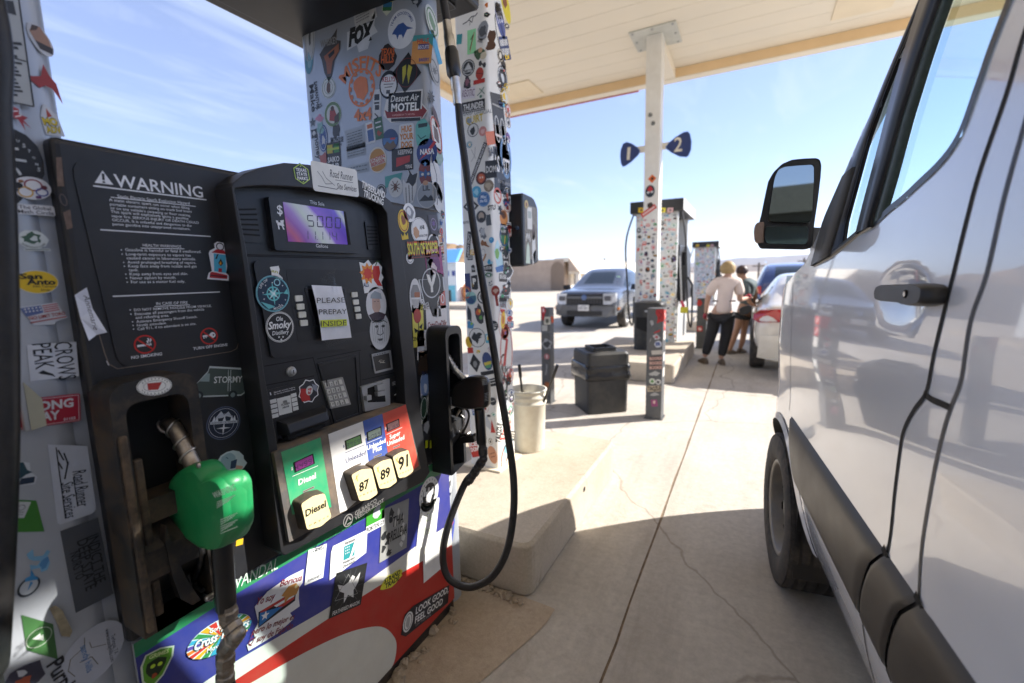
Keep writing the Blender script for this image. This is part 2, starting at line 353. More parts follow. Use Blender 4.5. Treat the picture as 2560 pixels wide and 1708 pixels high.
# ------------------------------------------------------------------ the setting
def ground_mat(name, c1, c2, stain, cracks=True, scale=1.0, rough=.9):
    m = bpy.data.materials.new(name); m.use_nodes = True; MATS[name] = m; t = m.node_tree; b = t.nodes['Principled BSDF']; b.inputs['Roughness'].default_value = rough; b.inputs['Specular IOR Level'].default_value = .25
    tc = N('ShaderNodeTexCoord', t); v = tc.outputs['Object']
    a = N('ShaderNodeTexNoise', t, Scale=.9*scale, Detail=10.0, Roughness=.65); t.links.new(v, a.inputs['Vector'])
    r = N('ShaderNodeValToRGB', t); r.color_ramp.elements[0].position = .33; r.color_ramp.elements[1].position = .66; r.color_ramp.elements[0].color = (*c1, 1); r.color_ramp.elements[1].color = (*c2, 1); t.links.new(a.outputs[0], r.inputs[0])
    f = N('ShaderNodeTexNoise', t, Scale=26*scale, Detail=8.0, Roughness=.75); t.links.new(v, f.inputs['Vector'])
    fr = N('ShaderNodeMapRange', t); fr.inputs[1].default_value = .3; fr.inputs[2].default_value = .7; fr.inputs[3].default_value = .84; fr.inputs[4].default_value = 1.12; t.links.new(f.outputs[0], fr.inputs[0])
    mu = N('ShaderNodeMixRGB', t, blend_type='MULTIPLY'); mu.inputs[0].default_value = 1; t.links.new(r.outputs[0], mu.inputs[1]); t.links.new(fr.outputs[0], mu.inputs[2]); last = mu.outputs[0]
    s = N('ShaderNodeTexNoise', t, Scale=2.3*scale, Detail=7.0, Roughness=.72, Distortion=.6); t.links.new(v, s.inputs['Vector'])
    sr = N('ShaderNodeMapRange', t); sr.inputs[1].default_value = .58; sr.inputs[2].default_value = .74; sr.inputs[4].default_value = .75; t.links.new(s.outputs[0], sr.inputs[0])
    m3 = N('ShaderNodeMixRGB', t); m3.inputs[2].default_value = (*stain, 1); t.links.new(sr.outputs[0], m3.inputs[0]); t.links.new(last, m3.inputs[1]); last = m3.outputs[0]
    # small dark specks
    sp = N('ShaderNodeTexVoronoi', t, Scale=7.0*scale); t.links.new(v, sp.inputs['Vector'])
    spr = N('ShaderNodeMapRange', t); spr.inputs[1].default_value = .05; spr.inputs[2].default_value = .09; spr.inputs[3].default_value = .55; spr.inputs[4].default_value = 0; t.links.new(sp.outputs['Distance'], spr.inputs[0])
    spm = N('ShaderNodeMath', t, operation='MULTIPLY'); t.links.new(spr.outputs[0], spm.inputs[0]); t.links.new(sr.outputs[0], spm.inputs[1])
    m5 = N('ShaderNodeMixRGB', t); m5.inputs[2].default_value = (.07, .05, .04, 1); t.links.new(spm.outputs[0], m5.inputs[0]); t.links.new(last, m5.inputs[1]); last = m5.outputs[0]
    if cracks:
        smp = N('ShaderNodeMapping', t); smp.inputs['Scale'].default_value = (1.6, .16, 1); t.links.new(v, smp.inputs[0])
        sn = N('ShaderNodeTexNoise', t, Scale=1.4, Detail=9.0, Roughness=.7); t.links.new(smp.outputs[0], sn.inputs['Vector'])
        sm = N('ShaderNodeMapRange', t); sm.inputs[1].default_value = .50; sm.inputs[2].default_value = .68; sm.inputs[4].default_value = .55; t.links.new(sn.outputs[0], sm.inputs[0])
        m6 = N('ShaderNodeMixRGB', t); m6.inputs[2].default_value = (.32, .28, .235, 1); t.links.new(sm.outputs[0], m6.inputs[0]); t.links.new(last, m6.inputs[1]); last = m6.outputs[0]
        ov = N('ShaderNodeTexVoronoi', t, Scale=1.35); t.links.new(v, ov.inputs['Vector']); on = N('ShaderNodeTexNoise', t, Scale=9.0, Detail=4.0); t.links.new(v, on.inputs['Vector'])
        oa = N('ShaderNodeMath', t, operation='MULTIPLY_ADD'); oa.inputs[1].default_value = .11; t.links.new(on.outputs[0], oa.inputs[0]); t.links.new(ov.outputs['Distance'], oa.inputs[2])
        orr = N('ShaderNodeMapRange', t); orr.inputs[1].default_value = .085; orr.inputs[2].default_value = .15; orr.inputs[3].default_value = .5; orr.inputs[4].default_value = 0; t.links.new(oa.outputs[0], orr.inputs[0])
        m7 = N('ShaderNodeMixRGB', t); m7.inputs[2].default_value = (.14, .11, .085, 1); t.links.new(orr.outputs[0], m7.inputs[0]); t.links.new(last, m7.inputs[1]); last = m7.outputs[0]
        wn = N('ShaderNodeTexNoise', t, Scale=1.3, Detail=6.0); t.links.new(v, wn.inputs['Vector'])
        ad = N('ShaderNodeMixRGB', t); ad.inputs[0].default_value = .32; t.links.new(v, ad.inputs[1]); t.links.new(wn.outputs['Color'], ad.inputs[2])
        vo = N('ShaderNodeTexVoronoi', t, Scale=.5); vo.feature = 'DISTANCE_TO_EDGE'; t.links.new(ad.outputs[0], vo.inputs['Vector'])
        vr = N('ShaderNodeMapRange', t); vr.inputs[1].default_value = .0008; vr.inputs[2].default_value = .0038; vr.inputs[3].default_value = .38; vr.inputs[4].default_value = 0; t.links.new(vo.outputs['Distance'], vr.inputs[0])
        m4 = N('ShaderNodeMixRGB', t); m4.inputs[2].default_value = (.13, .085, .05, 1); t.links.new(vr.outputs[0], m4.inputs[0]); t.links.new(last, m4.inputs[1]); last = m4.outputs[0]
    t.links.new(last, b.inputs['Base Color'])
    bn = N('ShaderNodeTexNoise', t, Scale=70*scale, Detail=6.0); t.links.new(v, bn.inputs['Vector'])
    bp = N('ShaderNodeBump', t, Strength=.35, Distance=.006); t.links.new(bn.outputs[0], bp.inputs['Height']); t.links.new(bp.outputs[0], b.inputs['Normal'])
    return m
M_sand = ground_mat('sandy_lot', (.47, .40, .31), (.56, .49, .395), (.40, .33, .25), cracks=False, scale=.5)
M_conc = ground_mat('apron_concrete', (.47, .425, .365), (.57, .525, .46), (.35, .30, .245))
M_blk = ground_mat('island_concrete', (.43, .365, .28), (.55, .48, .385), (.22, .18, .135), cracks=False, scale=2.6)
M_dirt = ground_mat('loose_dirt', (.40, .315, .225), (.49, .40, .30), (.30, .22, .15), cracks=False, scale=2.2)
mb = MB(); S_ = 14500
mb.add([(-S_, -S_, -.004), (S_, -S_, -.004), (S_, S_, -.004), (-S_, S_, -.004)], [(0, 1, 2, 3)], M_sand); tag(mb.build('ground'), kind='structure')
# concrete apron of separate slabs with tooled joints between them (a dark joint filler lies below)
M_joint = mat('joint_filler', (.22, .16, .105), .95, var=.35, scale=30)
mb = MB(); mb.add([(-4.4, -14, 0), (12, -14, 0), (12, 30, 0), (-4.4, 30, 0)], [(0, 1, 2, 3)], M_joint); tag(mb.build('joint_bed'), kind='structure')
mb = MB(); xs = [-4.4, -.425, 3.6, 7.8, 12]; ys = [-14, -5, 6.1, 16.5, 30]; rg = random.Random(3)
for i in range(len(xs)-1):
    for j in range(len(ys)-1):
        g = .006; x0, x1, y0, y1 = xs[i]+g, xs[i+1]-g, ys[j]+.004, ys[j+1]-.004
        # edges crumble a little: subdivide and jitter
        def edge(a, b): 
            n = 40; return [Vector(a).lerp(Vector(b), k/n)+Vector((rg.uniform(-.005, .005), rg.uniform(-.003, .003), 0)) for k in range(n)]
        z = .004; P = edge((x0, y0, z), (x1, y0, z))+edge((x1, y0, z), (x1, y1, z))+edge((x1, y1, z), (x0, y1, z))+edge((x0, y1, z), (x0, y0, z))
        mb.add(P, [tuple(range(len(P)))], M_conc)
tag(mb.build('pavement'), kind='structure')
# sand that has blown against the pump and the concrete block
mb = MB()
def dirt(pts, z):
    P = catmull([Vector((x, y, z)) for x, y in pts]+[Vector((pts[0][0], pts[0][1], z))], 6)[:-1]; mb.add(P, [tuple(range(len(P)))], M_dirt)
dirt([(-1.6, -1), (-1.0, -.8), (-.86, .2), (-.92, .9), (-.80, 1.35), (-.72, 1.68), (-.86, 1.74), (-1.9, 1.73)], .0075)
tag(mb.build('blown_sand'), kind='structure')

# ------------------------------------------------------------------ raised concrete islands
def island(x0, x1, y0, y1, h, label, hole=None):
    t = thing('concrete_island', ((x0+x1)/2, (y0+y1)/2, 0), label, 'concrete island', 'raised concrete pump islands')
    mb = MB(); r = rrect(x0, y0, x1, y1, .06, 4); mb.prism([(x, y, h) for x, y in r], (0, 0, -h+.001), M_blk, inset=.016); o = mb.build('block', t, bevel=.006)
    if hole:
        d = MB(); d.lathe([(.016, .002), (.014, -.0), (.0, 0.0008)], hole, (1, 0, 0), mat('hole_dark', (.02, .018, .015), .9), 14); d.build('bolt_hole', t)
    return t
island(-2.12, -.845, 1.735, 3.24, .272, 'low concrete block beside the stickered pump, carrying the white stickered column', (-.8445, 2.52, .205))
island(-2.35, -.86, 6.35, 8.9, .27, 'sunlit concrete block behind the grey bollards, under the second column')
island(-2.35, -.95, 12.3, 15.0, .27, 'farther pale concrete block under the third pump')
rg = random.Random(11); k = 0
M_rock = mat('rubble_stone', (.40, .32, .23), .95, var=.3, scale=20, bump=.6, bscale=50)
spots = [(1085+rg.uniform(0, 70), 1425+rg.uniform(0, 22), rg.uniform(.012, .03)) for _ in range(8)]+[(1160+t*1.3+rg.uniform(-8, 8), 1450+t*.62+rg.uniform(-9, 9), rg.uniform(.006, .018)) for t in range(0, 105, 4)]+[(1132, 1535, .018), (1128, 1558, .012), (1136, 1562, .012), (1082, 1586, .022), (1064, 1632, .016), (1034, 1650, .018), (1010, 1670, .02), (1000, 1700, .026), (1036, 1620, .01), (1022, 1640, .01), (1050, 1660, .008), (985, 1690, .014), (1108, 1570, .007)]
first = None
for px, py, r in spots:
    p = onZ(px, py, 0)
    if p.y > 1.73-r and p.x < -.84: p.y = 1.73-r
    mb = MB(); mb.blob((0, 0, 0), (r*1.25, r, r*.8), M_rock, seed=k, rough=.3); o = mb.build('stone'); o.location = (p.x, p.y, r*.55+.006); o.rotation_euler = (0, 0, rg.uniform(0, 6))
    k += 1
    tag(o, 'pale rubble stone lying loose between pump foot and concrete block' if px > 1090 and py < 1530 else 'small stone on the blown sand at the foot of the pump', 'stone', 'rubble stones beside the concrete block' if px > 1090 and py < 1530 else 'small stones at the pump foot')

# ------------------------------------------------------------------ canopy
ZS = 5.12; CX0, CX1, CY0, CY1 = onZ(1113, 248, 4.95).x, 3.46, -13.0, 9.35
M_cream = mat('cream_paint', (.82, .76, .64), .55, var=.05, scale=1.2, dust=.12, dustcol=(.55, .42, .25), dscale=1.2)
M_cream2 = mat('cream_trim', (.80, .70, .52), .5, var=.06, scale=2)
M_greyplate = mat('plate_grey', (.55, .56, .52), .5, var=.08)
cn = thing('fuel_canopy', ((CX0+CX1)/2, (CY0+CY1)/2, ZS), 'big cream canopy with boarded soffit roofing over the pumps', 'canopy')
mb = MB(); y = CY0+.2; n = 0
while y < CY1-.2:                                # soffit boards with shallow grooves
    mb.box((CX0+.2, y, ZS), (CX1-.2, min(y+.393, CY1-.2), ZS+.03), M_cream); y += .4
mb.box((CX0+.2, CY0+.2, ZS+.012), (CX1-.2, CY1-.2, ZS+.2), M_cream2); mb.build('soffit', cn)
mb = MB()                                        # fascia: an inner lip hanging below the soffit and a bottom flange
for a, b in (((CX0, CY1-.2, ZS-.17), (CX1, CY1, ZS+.75)), ((CX0, CY0, ZS-.17), (CX1, CY0+.2, ZS+.75)), ((CX0, CY0+.2, ZS-.17), (CX0+.2, CY1-.2, ZS+.75)), ((CX1-.2, CY0+.2, ZS-.17), (CX1, CY1-.2, ZS+.75))): mb.box(a, b, M_cream)
mb.build('fascia', cn, bevel=.008)
M_lip = mat('cream_lip', (.78, .57, .33), .5, var=.06, scale=2); mb = MB()
for a, b in (((CX0+.21, CY1-.21, ZS-.155), (CX1-.21, CY1-.202, ZS-.004)), ((CX0+.202, CY0+.2, ZS-.155), (CX0+.21, CY1-.2, ZS-.004)), ((CX1-.21, CY0+.2, ZS-.155), (CX1-.202, CY1-.2, ZS-.004))): mb.box(a, b, M_lip)
mb.build('inner_lip', cn)
mb = MB(); mb.box((-1.575, 7.96, ZS-.16), (-1.355, CY1-.215, ZS-.004), M_cream); mb.build('beam', cn)
mb = MB(); mb.box((CX0-.01, CY1+.002, ZS-.185), (-2.05, CY1+.03, ZS+.72), mat('sign_red', (.45, .05, .04), .4)); mb.build('red_band', cn)
mb = MB()
for q in ((1300, 225), (2165, 0)):
    p = onZ(*q, ZS); mb.box((p.x-.35, p.y-.35, ZS-.02), (p.x+.35, p.y+.35, ZS-.002), M_cream2)
    o = mb.build('light_panel', cn); mb = MB()

# ------------------------------------------------------------------ far buildings, hills, poles
M_bwall = mat('tan_stucco', (.44, .345, .265), .9, var=.1, scale=1.5); M_bwhite = mat('white_stucco', (.72, .66, .55), .8, var=.08, scale=1)
M_dark = mat('window_dark', (.03, .035, .04), .15)
def depth_pt(px, py, y): return onY(px, py, y)
bd = thing('store_building', (-16, 46, 0), 'long low tan building with white arched front across the lot', 'building')
YB = 43.0
a0, a1 = onY(1150, 716, YB), onY(1410, 716, YB); zt = onY(1410, 648, YB).z
mb = MB(); mb.box((a0.x-22, YB, 0), (a1.x, YB+14, zt), M_bwall); mb.build('wall', bd)
x1 = a1.x
mb = MB(); mb.box((x1-1.0, YB+.004, zt-.25), (x1+.5, YB+40, zt+.12), M_bwhite); mb.box((x1+.004, YB+1.2, 0), (x1+.3, YB+40, zt-.26), M_bwhite); mb.build('side_wall', bd)
mb = MB(); mb.prism([(x1+.51, YB+.0, zt+.1), (x1+1.5, YB+.0, 1.9), (x1+.51, YB+.0, 1.9)], (0, .3, 0), M_bwall); mb.prism([(x1+.52, YB+.3, zt+.1), (x1+1.6, YB+.3, 1.85), (x1+1.6, YB+.3, 1.65), (x1+.4, YB+.3, 1.65)], (0, 39, 0), M_bwhite); mb.build('porch_roof', bd)
for i in range(8):
    mb = MB(); yy = YB-.1+i*3.2; mb.box((x1+1.15, yy+.3, 0), (x1+1.5, yy+.8, 1.66), M_bwhite); mb.build('porch_post', bd)
for i in range(5):
    mb = MB(); yy = YB+2.2+i*3.2; mb.box((x1+.301, yy, .5), (x1+.33, yy+1.6, 1.6), M_dark); mb.build('window', bd)
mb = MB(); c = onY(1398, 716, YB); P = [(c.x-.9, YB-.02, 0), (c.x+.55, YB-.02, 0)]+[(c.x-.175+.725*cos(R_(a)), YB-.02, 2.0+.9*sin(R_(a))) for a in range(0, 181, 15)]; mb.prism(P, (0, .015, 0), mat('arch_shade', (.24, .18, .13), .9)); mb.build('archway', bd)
bd2 = thing('kiosk', tuple(onZ(1140, 800)), 'small pale blue and white kiosk under a blue awning roof', 'kiosk')
yk = 21.0; L0, R0 = onY(1095, 790, yk), onY(1146, 790, yk); zt2 = onY(1120, 658, yk).z
mb = MB(); mb.box((L0.x-1.5, yk, .0), (R0.x, yk+2.4, zt2), mat('kiosk_white', (.72, .76, .78), .6, var=.1)); mb.build('cabin', bd2)
mb = MB(); ztop = onY(1120, 622, yk).z; mb.prism([(L0.x-1.8, yk-.6, zt2), (R0.x+.35, yk-.6, zt2), (R0.x-.2, yk+.8, ztop), (L0.x-1.8, yk+.8, ztop)], (0, .25, .05), mat('awning_blue', (.12, .36, .68), .5, var=.1)); mb.build('awning', bd2)
mb = MB(); mb.box((L0.x-.9, yk-.012, .02), (R0.x-.12, yk-.002, 1.1), mat('kiosk_cyan', (.16, .5, .62), .5, var=.2)); mb.build('lower_panel', bd2)
mb = MB(); mb.box((R0.x-.75, yk-.02, .05), (R0.x-.42, yk-.013, .85), M_dark); mb.build('door', bd2)
for i in range(3):
    mb = MB(); mb.box((R0.x-.32-.4*i, yk-.011, 1.62), (R0.x-.1-.4*i, yk-.001, 1.9), ink(['#3a4a90', '#6a80b0', '#2a3f72'][i])); mb.build('poster', bd2)
tag(MB().box((-22, 18.2, 0), (onY(1196, 786, 18.2).x, 21.9, .2), M_blk).build('kerb'), kind='structure')
tag(MB().box((R0.x+.12, yk+.3, 0), (R0.x+.55, yk+.9, 1.2), mat('orange_plastic', (.62, .22, .06), .5)).build('barrel', bevel=.12), 'orange box standing at the corner of the blue kiosk', 'box')
def hill(name, pts, y0, y1, m, seed, amp):
    """a ridge with the given skyline (x, z) and real depth"""
    rg = random.Random(seed); rows = []; nx = 60
    for j, t in enumerate((-1, -.75, -.5, -.28, -.1, 0, .15, .5, 1)):
        row = []; k = max(0, 1-abs(t))**1.2
        for i in range(nx+1):
            f = i/nx*(len(pts)-1); a = int(min(f, len(pts)-2)); q = f-a; q = q*q*(3-2*q); x = pts[a][0]*(1-f+a)+pts[a+1][0]*(f-a); z = pts[a][1]*(1-q)+pts[a+1][1]*q
            row.append((x, (y0+y1)/2+t*(y1-y0)/2+(rg.random()-.5)*(y1-y0)*.05, -.5 if abs(t) == 1 else z*k*(1+(rg.random()-.5)*amp)))
        rows.append(row)
    mb = MB().grid(rows, m, smooth=False); return tag(mb.build(name), kind='structure')
M_hill = mat('red_hill', (.30, .185, .10), .95, var=.35, scale=.05, dust=.5, dustcol=(.36, .26, .15), dscale=.1); M_mesa = mat('mesa_scrub', (.20, .16, .13), .95, var=.25, scale=.002)
def sky_pts(L, y): return [(onY(px, py, y).x, onY(px, py, y).z) for px, py in L]
hill('hill', sky_pts([(1400, 700), (1440, 666), (1460, 654), (1500, 655), (1525, 664), (1530, 668), (1550, 662), (1590, 661), (1640, 668), (1680, 676)], 110), 85, 135, M_hill, 2, .10)
hill('hills', sky_pts([(400, 640), (700, 625), (960, 612), (1110, 609), (1165, 613), (1240, 640), (1330, 660), (1400, 668)], 150), 120, 180, M_hill, 5, .05)
hill('mountains', [(-14000, 120), (-9000, 200), (-6200, 150), (-4000, 90), (-2200, 130), (-900, 250), (-100, 300), (700, 310), (1500, 330), (2500, 320), (4000, 300), (6500, 380), (11000, 200)], 9000, 14000, M_mesa, 8, .03)
hill('plain_ridge', [(-3500, 6), (-1500, 8), (-600, 14), (-200, 22), (200, 26), (700, 24), (1500, 20), (3500, 6)], 1500, 2300, M_mesa, 9, .1)
M_pole = mat('pole_wood', (.12, .10, .085), .8)
for px, top, y in ((1511, 646, 60), (1896, 657, 70), (2008, 645, 75), (1303, 640, 90), (1313, 642, 90)):
    p = onZ(px, 690, 0); b = onY(px, 690, y); zt3 = onY(px, top, y).z; mb = MB(); mb.tube([(b.x, y, 0), (b.x, y, zt3)], .13, M_pole, 8); mb.box((b.x-.8, y-.07, zt3-.5), (b.x+.8, y+.07, zt3-.36), M_pole)
    tag(mb.build('utility_pole'), {1511: 'thin utility pole rising over the red hill behind the pickup', 1896: 'utility pole above the blue car, beside the two people', 2008: 'utility pole nearest the white van mirror', 1303: 'left one of two poles over the long tan building', 1313: 'right one of two poles over the long tan building'}[px], 'pole')

# unseen dark shop block added behind the camera to darken the van's mirror
sh_ = thing('added_backdrop', (-1, -17.5, 0), 'unseen low dark shop block added behind the camera to darken the van mirror', 'building')
mb = MB(); mb.box((-16, -24, 0), (15, -17.5, 4.6), mat('backdrop_wall', (.06, .07, .068), .5)); mb.build('wall', sh_); mb = MB(); mb.box((-14, -17.49, .3), (13, -17.44, 3.4), mat('backdrop_glass', (.03, .045, .045), .15)); mb.build('backdrop_window', sh_)
mb = MB(); mb.box((-16.2, -17.48, 3.7), (15.2, -16.6, 4.7), mat('backdrop_fascia', (.07, .075, .07), .5)); mb.build('fascia', sh_)
# ------------------------------------------------------------------ the stickered pump in front
M_black = mat('pump_black', (.0135, .0145, .0175), .42, var=.25, scale=6, dust=.16, dustcol=(.085, .072, .06), dscale=5)
M_blackdirty = mat('pump_black_dusty', (.015, .0145, .014), .55, var=.3, scale=9, dust=.7, dustcol=(.18, .12, .07), dscale=8)
M_blackclean = mat('moulded_black', (.0155, .017, .0205), .38, var=.2, scale=10, dust=.10, dustcol=(.085, .075, .065))
M_void = mat('deep_black', (.004, .004, .004), .8)
M_grey = mat('pump_grey', (.42, .45, .49), .36, metal=.2, var=.08, scale=3, dust=.12, dustcol=(.28, .22, .15), dscale=4)
M_steel = mat('brushed_steel', (.55, .53, .50), .32, metal=1., var=.15, scale=40, dust=.35, dustcol=(.22, .14, .08), dscale=14)
M_silver = mat('silver_plastic', (.40, .41, .42), .4, metal=.5, var=.1)
M_bezel = mat('worn_bezel', (.10, .095, .09), .6, var=.35, scale=14, dust=.7, dustcol=(.36, .24, .14), dscale=9)
M_rubber = mat('hose_rubber', (.012, .012, .013), .45, var=.3, scale=30, dust=.2, dustcol=(.09, .075, .06), dscale=20)
M_cream_btn = mat('cream_button', (.80, .69, .38), .45, var=.06, scale=30, dust=.25, dustcol=(.5, .33, .14), dscale=14)
X0 = -1.13
pump = thing('fuel_pump', (-1.5, 1.0, 0), 'tall black and grey fuel pump covered in stickers, with green diesel nozzle, nearest the camera', 'fuel pump')
Z4 = (140, 340, 2.613); Z5 = (260, 900, 1.94); Z6 = (540, 380, 2.8); Z7 = (620, 860, 2.904); Z8 = (560, 1180, 2.969)
def zz(z, *p): return [(z[0]+a/z[2], z[1]+b/z[2]) for a, b in p]
P0 = PX(X0)
def loop(pl, pts, r=0, n=4):
    """pixel polygon -> rounded loop of points on a plane"""
    uv = [pl.uv(*p) for p in pts]; L = roundloop(uv, r, n) if r else [Vector(p) for p in uv]
    return [pl.p+pl.u*q.x+pl.v*q.y for q in L]
def slab(name, pl, pts, depth, m, r=0, parent=pump, bevel=0., lift=0., inset=0., n=4):
    L = [p+pl.n*lift for p in loop(pl, pts, r, n)]; mb = MB(); mb.prism(L, -pl.n*depth, m, inset=inset); return mb.build(name, parent, bevel)
# cabinet
mb = MB(); mb.box((-1.86, .385, .745), (X0, 1.545, 1.772), M_black); mb.build('cabinet', pump, bevel=.012, segs=3)
mb = MB(); mb.box((-1.84, .40, .055), (X0-.012, 1.54, .744), M_grey); mb.build('lower_cabinet', pump, bevel=.004)
mb = MB(); mb.box((-1.84, .39, .004), (X0-.01, 1.545, .054), M_blackdirty); mb.build('plinth', pump, bevel=.004)
# printed lower panel: green, blue, white, red and a pale swoosh
pg = PX(X0-.004); mb = MB()
yl, yr = .392, 1.542
def gl(P): return [pg.uv(*p) for p in P]
B1 = gl([(327, 1653), (528, 1524), (594, 1483), (776, 1375), (900, 1303), (1058, 1210), (1110, 1180)])
B2 = gl([(460, 1740), (594, 1651), (720, 1578), (835, 1510), (951, 1430), (1045, 1362), (1112, 1318)])
B3 = gl([(520, 1743), (597, 1695), (728, 1608), (836, 1537), (951, 1463), (1058, 1402), (1116, 1370)])
B4 = gl([(560, 1748), (631, 1705), (762, 1631), (863, 1584), (930, 1567), (964, 1571), (986, 1594), (991, 1618), (985, 1655), (968, 1690)])
def ext(B): 
    B = [Vector(b) for b in B]; B.sort(key=lambda q: q.x) if B is not B4 else None
    a = B[0]; d = (B[1]-B[0]); d = d/d.x; b = B[-1]; e = (B[-1]-B[-2]); e = e/max(e.x, 1e-3)
    return [a+d*(yl-a.x)]+B+[b+e*(yr-b.x)]
E1, E2, E3 = ext(B1), ext(B2), ext(B3)
zt, zb = .742, .055
def band(up_, lo_, m):
    P = [(X0-.004, q.x, min(q.y, zt)) for q in up_]+[(X0-.004, q.x, max(zb, q.y)) for q in reversed(lo_)]; mb.add(P, [tuple(range(len(P)))], m)
pnt = dict(var=.05, scale=6, dust=.16, dustcol=(.35, .26, .17), dscale=5)
M_pg, M_pb, M_pw, M_pr = [mat('panel_'+n, c, .32, **pnt) for n, c in (('green', (.02, .23, .09)), ('blue', (.035, .045, .26)), ('white', (.66, .66, .60)), ('red', (.46, .025, .02)))]
top = [Vector((yl, zt)), Vector((yr, zt))]; bot = [Vector((yl, zb)), Vector((yr, zb))]
def clampz(B): return [Vector((q.x, max(zb, min(zt, q.y)))) for q in B]
def strips(A, B, m, n=48):
    def f(C, x):
        for p, q in zip(C, C[1:]):
            if p.x <= x <= q.x+1e-9: t = (x-p.x)/max(q.x-p.x, 1e-9); return p.y*(1-t)+q.y*t
        return C[-1].y
    V = []
    for i in range(n+1):
        x = yl+(yr-yl)*i/n; V += [(X0-.004, x, max(zb, min(zt, f(A, x)))), (X0-.004, x, max(zb, min(zt, f(B, x))))]
    mb.add(V, [(2*i, 2*i+2, 2*i+3, 2*i+1) for i in range(n)], m)
def smooth(B): return [Vector((p.x, p.y)) for p in catmull([Vector((q.x, q.y, 0)) for q in B], 5)]
strips(top, smooth(E1), M_pg); strips(smooth(E1), smooth(E2), M_pb); strips(smooth(E2), smooth(E3), M_pw); strips(smooth(E3), bot, M_pr)
sw = [Vector((q[0], q[1], 0)) for q in B4]; sw = catmull([Vector((yl, sw[0].y-.06, 0))]+sw, 5)
P = [(X0-.0032, q.x, max(zb, q.y)) for q in sw]+[(X0-.0032, sw[-1].x-.02, zb), (X0-.0032, yl, zb)]; mb.add(P, [tuple(range(len(P)))], M_pw)
mb.box((X0-.0118, yl, zb), (X0-.0042, yr, zt), M_grey); mb.build('printed_panel', pump)
# end columns and the top hood
def column(y0, y1, x0, x1, z1, r, name):
    mb = MB(); L = rrect(x0, y0, x1, y1, r, 6); mb.add([(x, y, z) for z in (.004, z1) for x, y in L], [(i, (i+1) % len(L), len(L)+(i+1) % len(L), len(L)+i) for i in range(len(L))], M_grey, True)
    return mb.build(name, pump)
XL, XR = -1.868, -1.152
c1 = column(1.548, 1.655, XL, XR, 2.66, .045, 'end_column'); c2 = column(.12, .384, XL, XR-.002, 2.66, .05, 'end_column')
mb = MB(); mb.box((XR-.0015, .335, 1.78), (XR+.0006, .341, 2.66), M_void); mb.build('seam', c2)
column(.30, .425, XL+.01, XR-.012, 2.66, .04, 'inner_column')
ZH = onY(752, 85, 1.548).z
hood = MB(); hood.box((XL-.10, .0, ZH), (XR+.10, 1.80, ZH+.34), M_blackclean); hood = hood.build('top_hood', pump, bevel=.02, segs=3)
mb = MB(); mb.box((XL-.03, .08, ZH-.012), (XR+.03, 1.72, ZH-.0005), M_blackclean); mb.build('hood_tray', hood, bevel=.006)
mb = MB(); mb.prism([(XL-.1003, q[0], q[1]) for q in rrect(.95, ZH+.04, 1.2, ZH+.1, .02)], (-.004, 0, 0), M_black); mb.build('hood_latch', hood)
# ---- warning panel with its printed text
slab('warning_panel', P0, [(172, 392), (540, 452), (590, 872), (298, 926)], .006, M_black, r=.035, lift=.0025)
wp = PX(X0+.0027)
def px_line(mb, pl, a, b, th, m, lift=.0004):
    A, B = pl.at(*a), pl.at(*b); t = (B-A).normalized(); n = pl.n.cross(t)*th/2; o = pl.n*lift; mb.add([A-n+o, B-n+o, B+n+o, A+n+o], [(0, 1, 2, 3)], m)
def px_text(mb, pl, s, a, b, m, bold=0., ys=1., lift=.0004, shear=0., h=None):
    fr, wd = pxframe(pl, *a, *b, lift=lift, scale=1); fr.o = pl.at(*a); put_text(mb, fr, s, 0, wd, 0, m, h, bold, shear, ys)
M_wt = ink('#e4e6ea'); mb = MB()
def T4(s, x1, y1, x2, y2, **k): px_text(mb, wp, s, *zz(Z4, (x1, y1), (x2, y2)), M_wt, **k)
def L4(x1, y1, x2, y2, th=.0016): px_line(mb, wp, *zz(Z4, (x1, y1), (x2, y2)), th, M_wt)
T4('WARNING', 385, 332, 962, 404, bold=.012, ys=1.02)
tri = [wp.at(*p)+wp.n*.0004 for p in zz(Z4, (303, 226), (252, 306), (374, 320))]; mb.add(tri, [(0, 1, 2)], M_wt)
px_line(mb, wp, *zz(Z4, (306, 246), (310, 290)), .0042, M_black, .0006); px_line(mb, wp, *zz(Z4, (311, 297), (312, 308)), .0042, M_black, .0006)
L4(243, 326, 982, 418, .0026); T4('Static Electric Spark Explosion Hazard', 402, 403, 873, 450, bold=.004); L4(357, 400, 912, 461, .0014)
for s, *q in (('A static electric spark can occur when filling', 347, 425, 872, 480), ('portable containers sitting on truck bed liners', 352, 454, 886, 502), ("or on any vehicle's carpeting or floor matting.", 355, 478, 880, 528), ('This spark will explosively ignite a gasoline', 358, 502, 865, 548), ('vapor fire. SERIOUS INJURY OR DEATH COULD', 362, 530, 933, 575), ('OCCUR. It is unlawful and dangerous to dis-', 367, 557, 888, 594), ('pense gasoline into unapproved containers.', 370, 583, 877, 616)): T4(s, *q, bold=.004, ys=.95)
L4(290, 613, 1010, 657, .0022); T4('HEALTH WARNINGS', 567, 722, 818, 731, bold=.004); L4(552, 733, 838, 738, .0014)
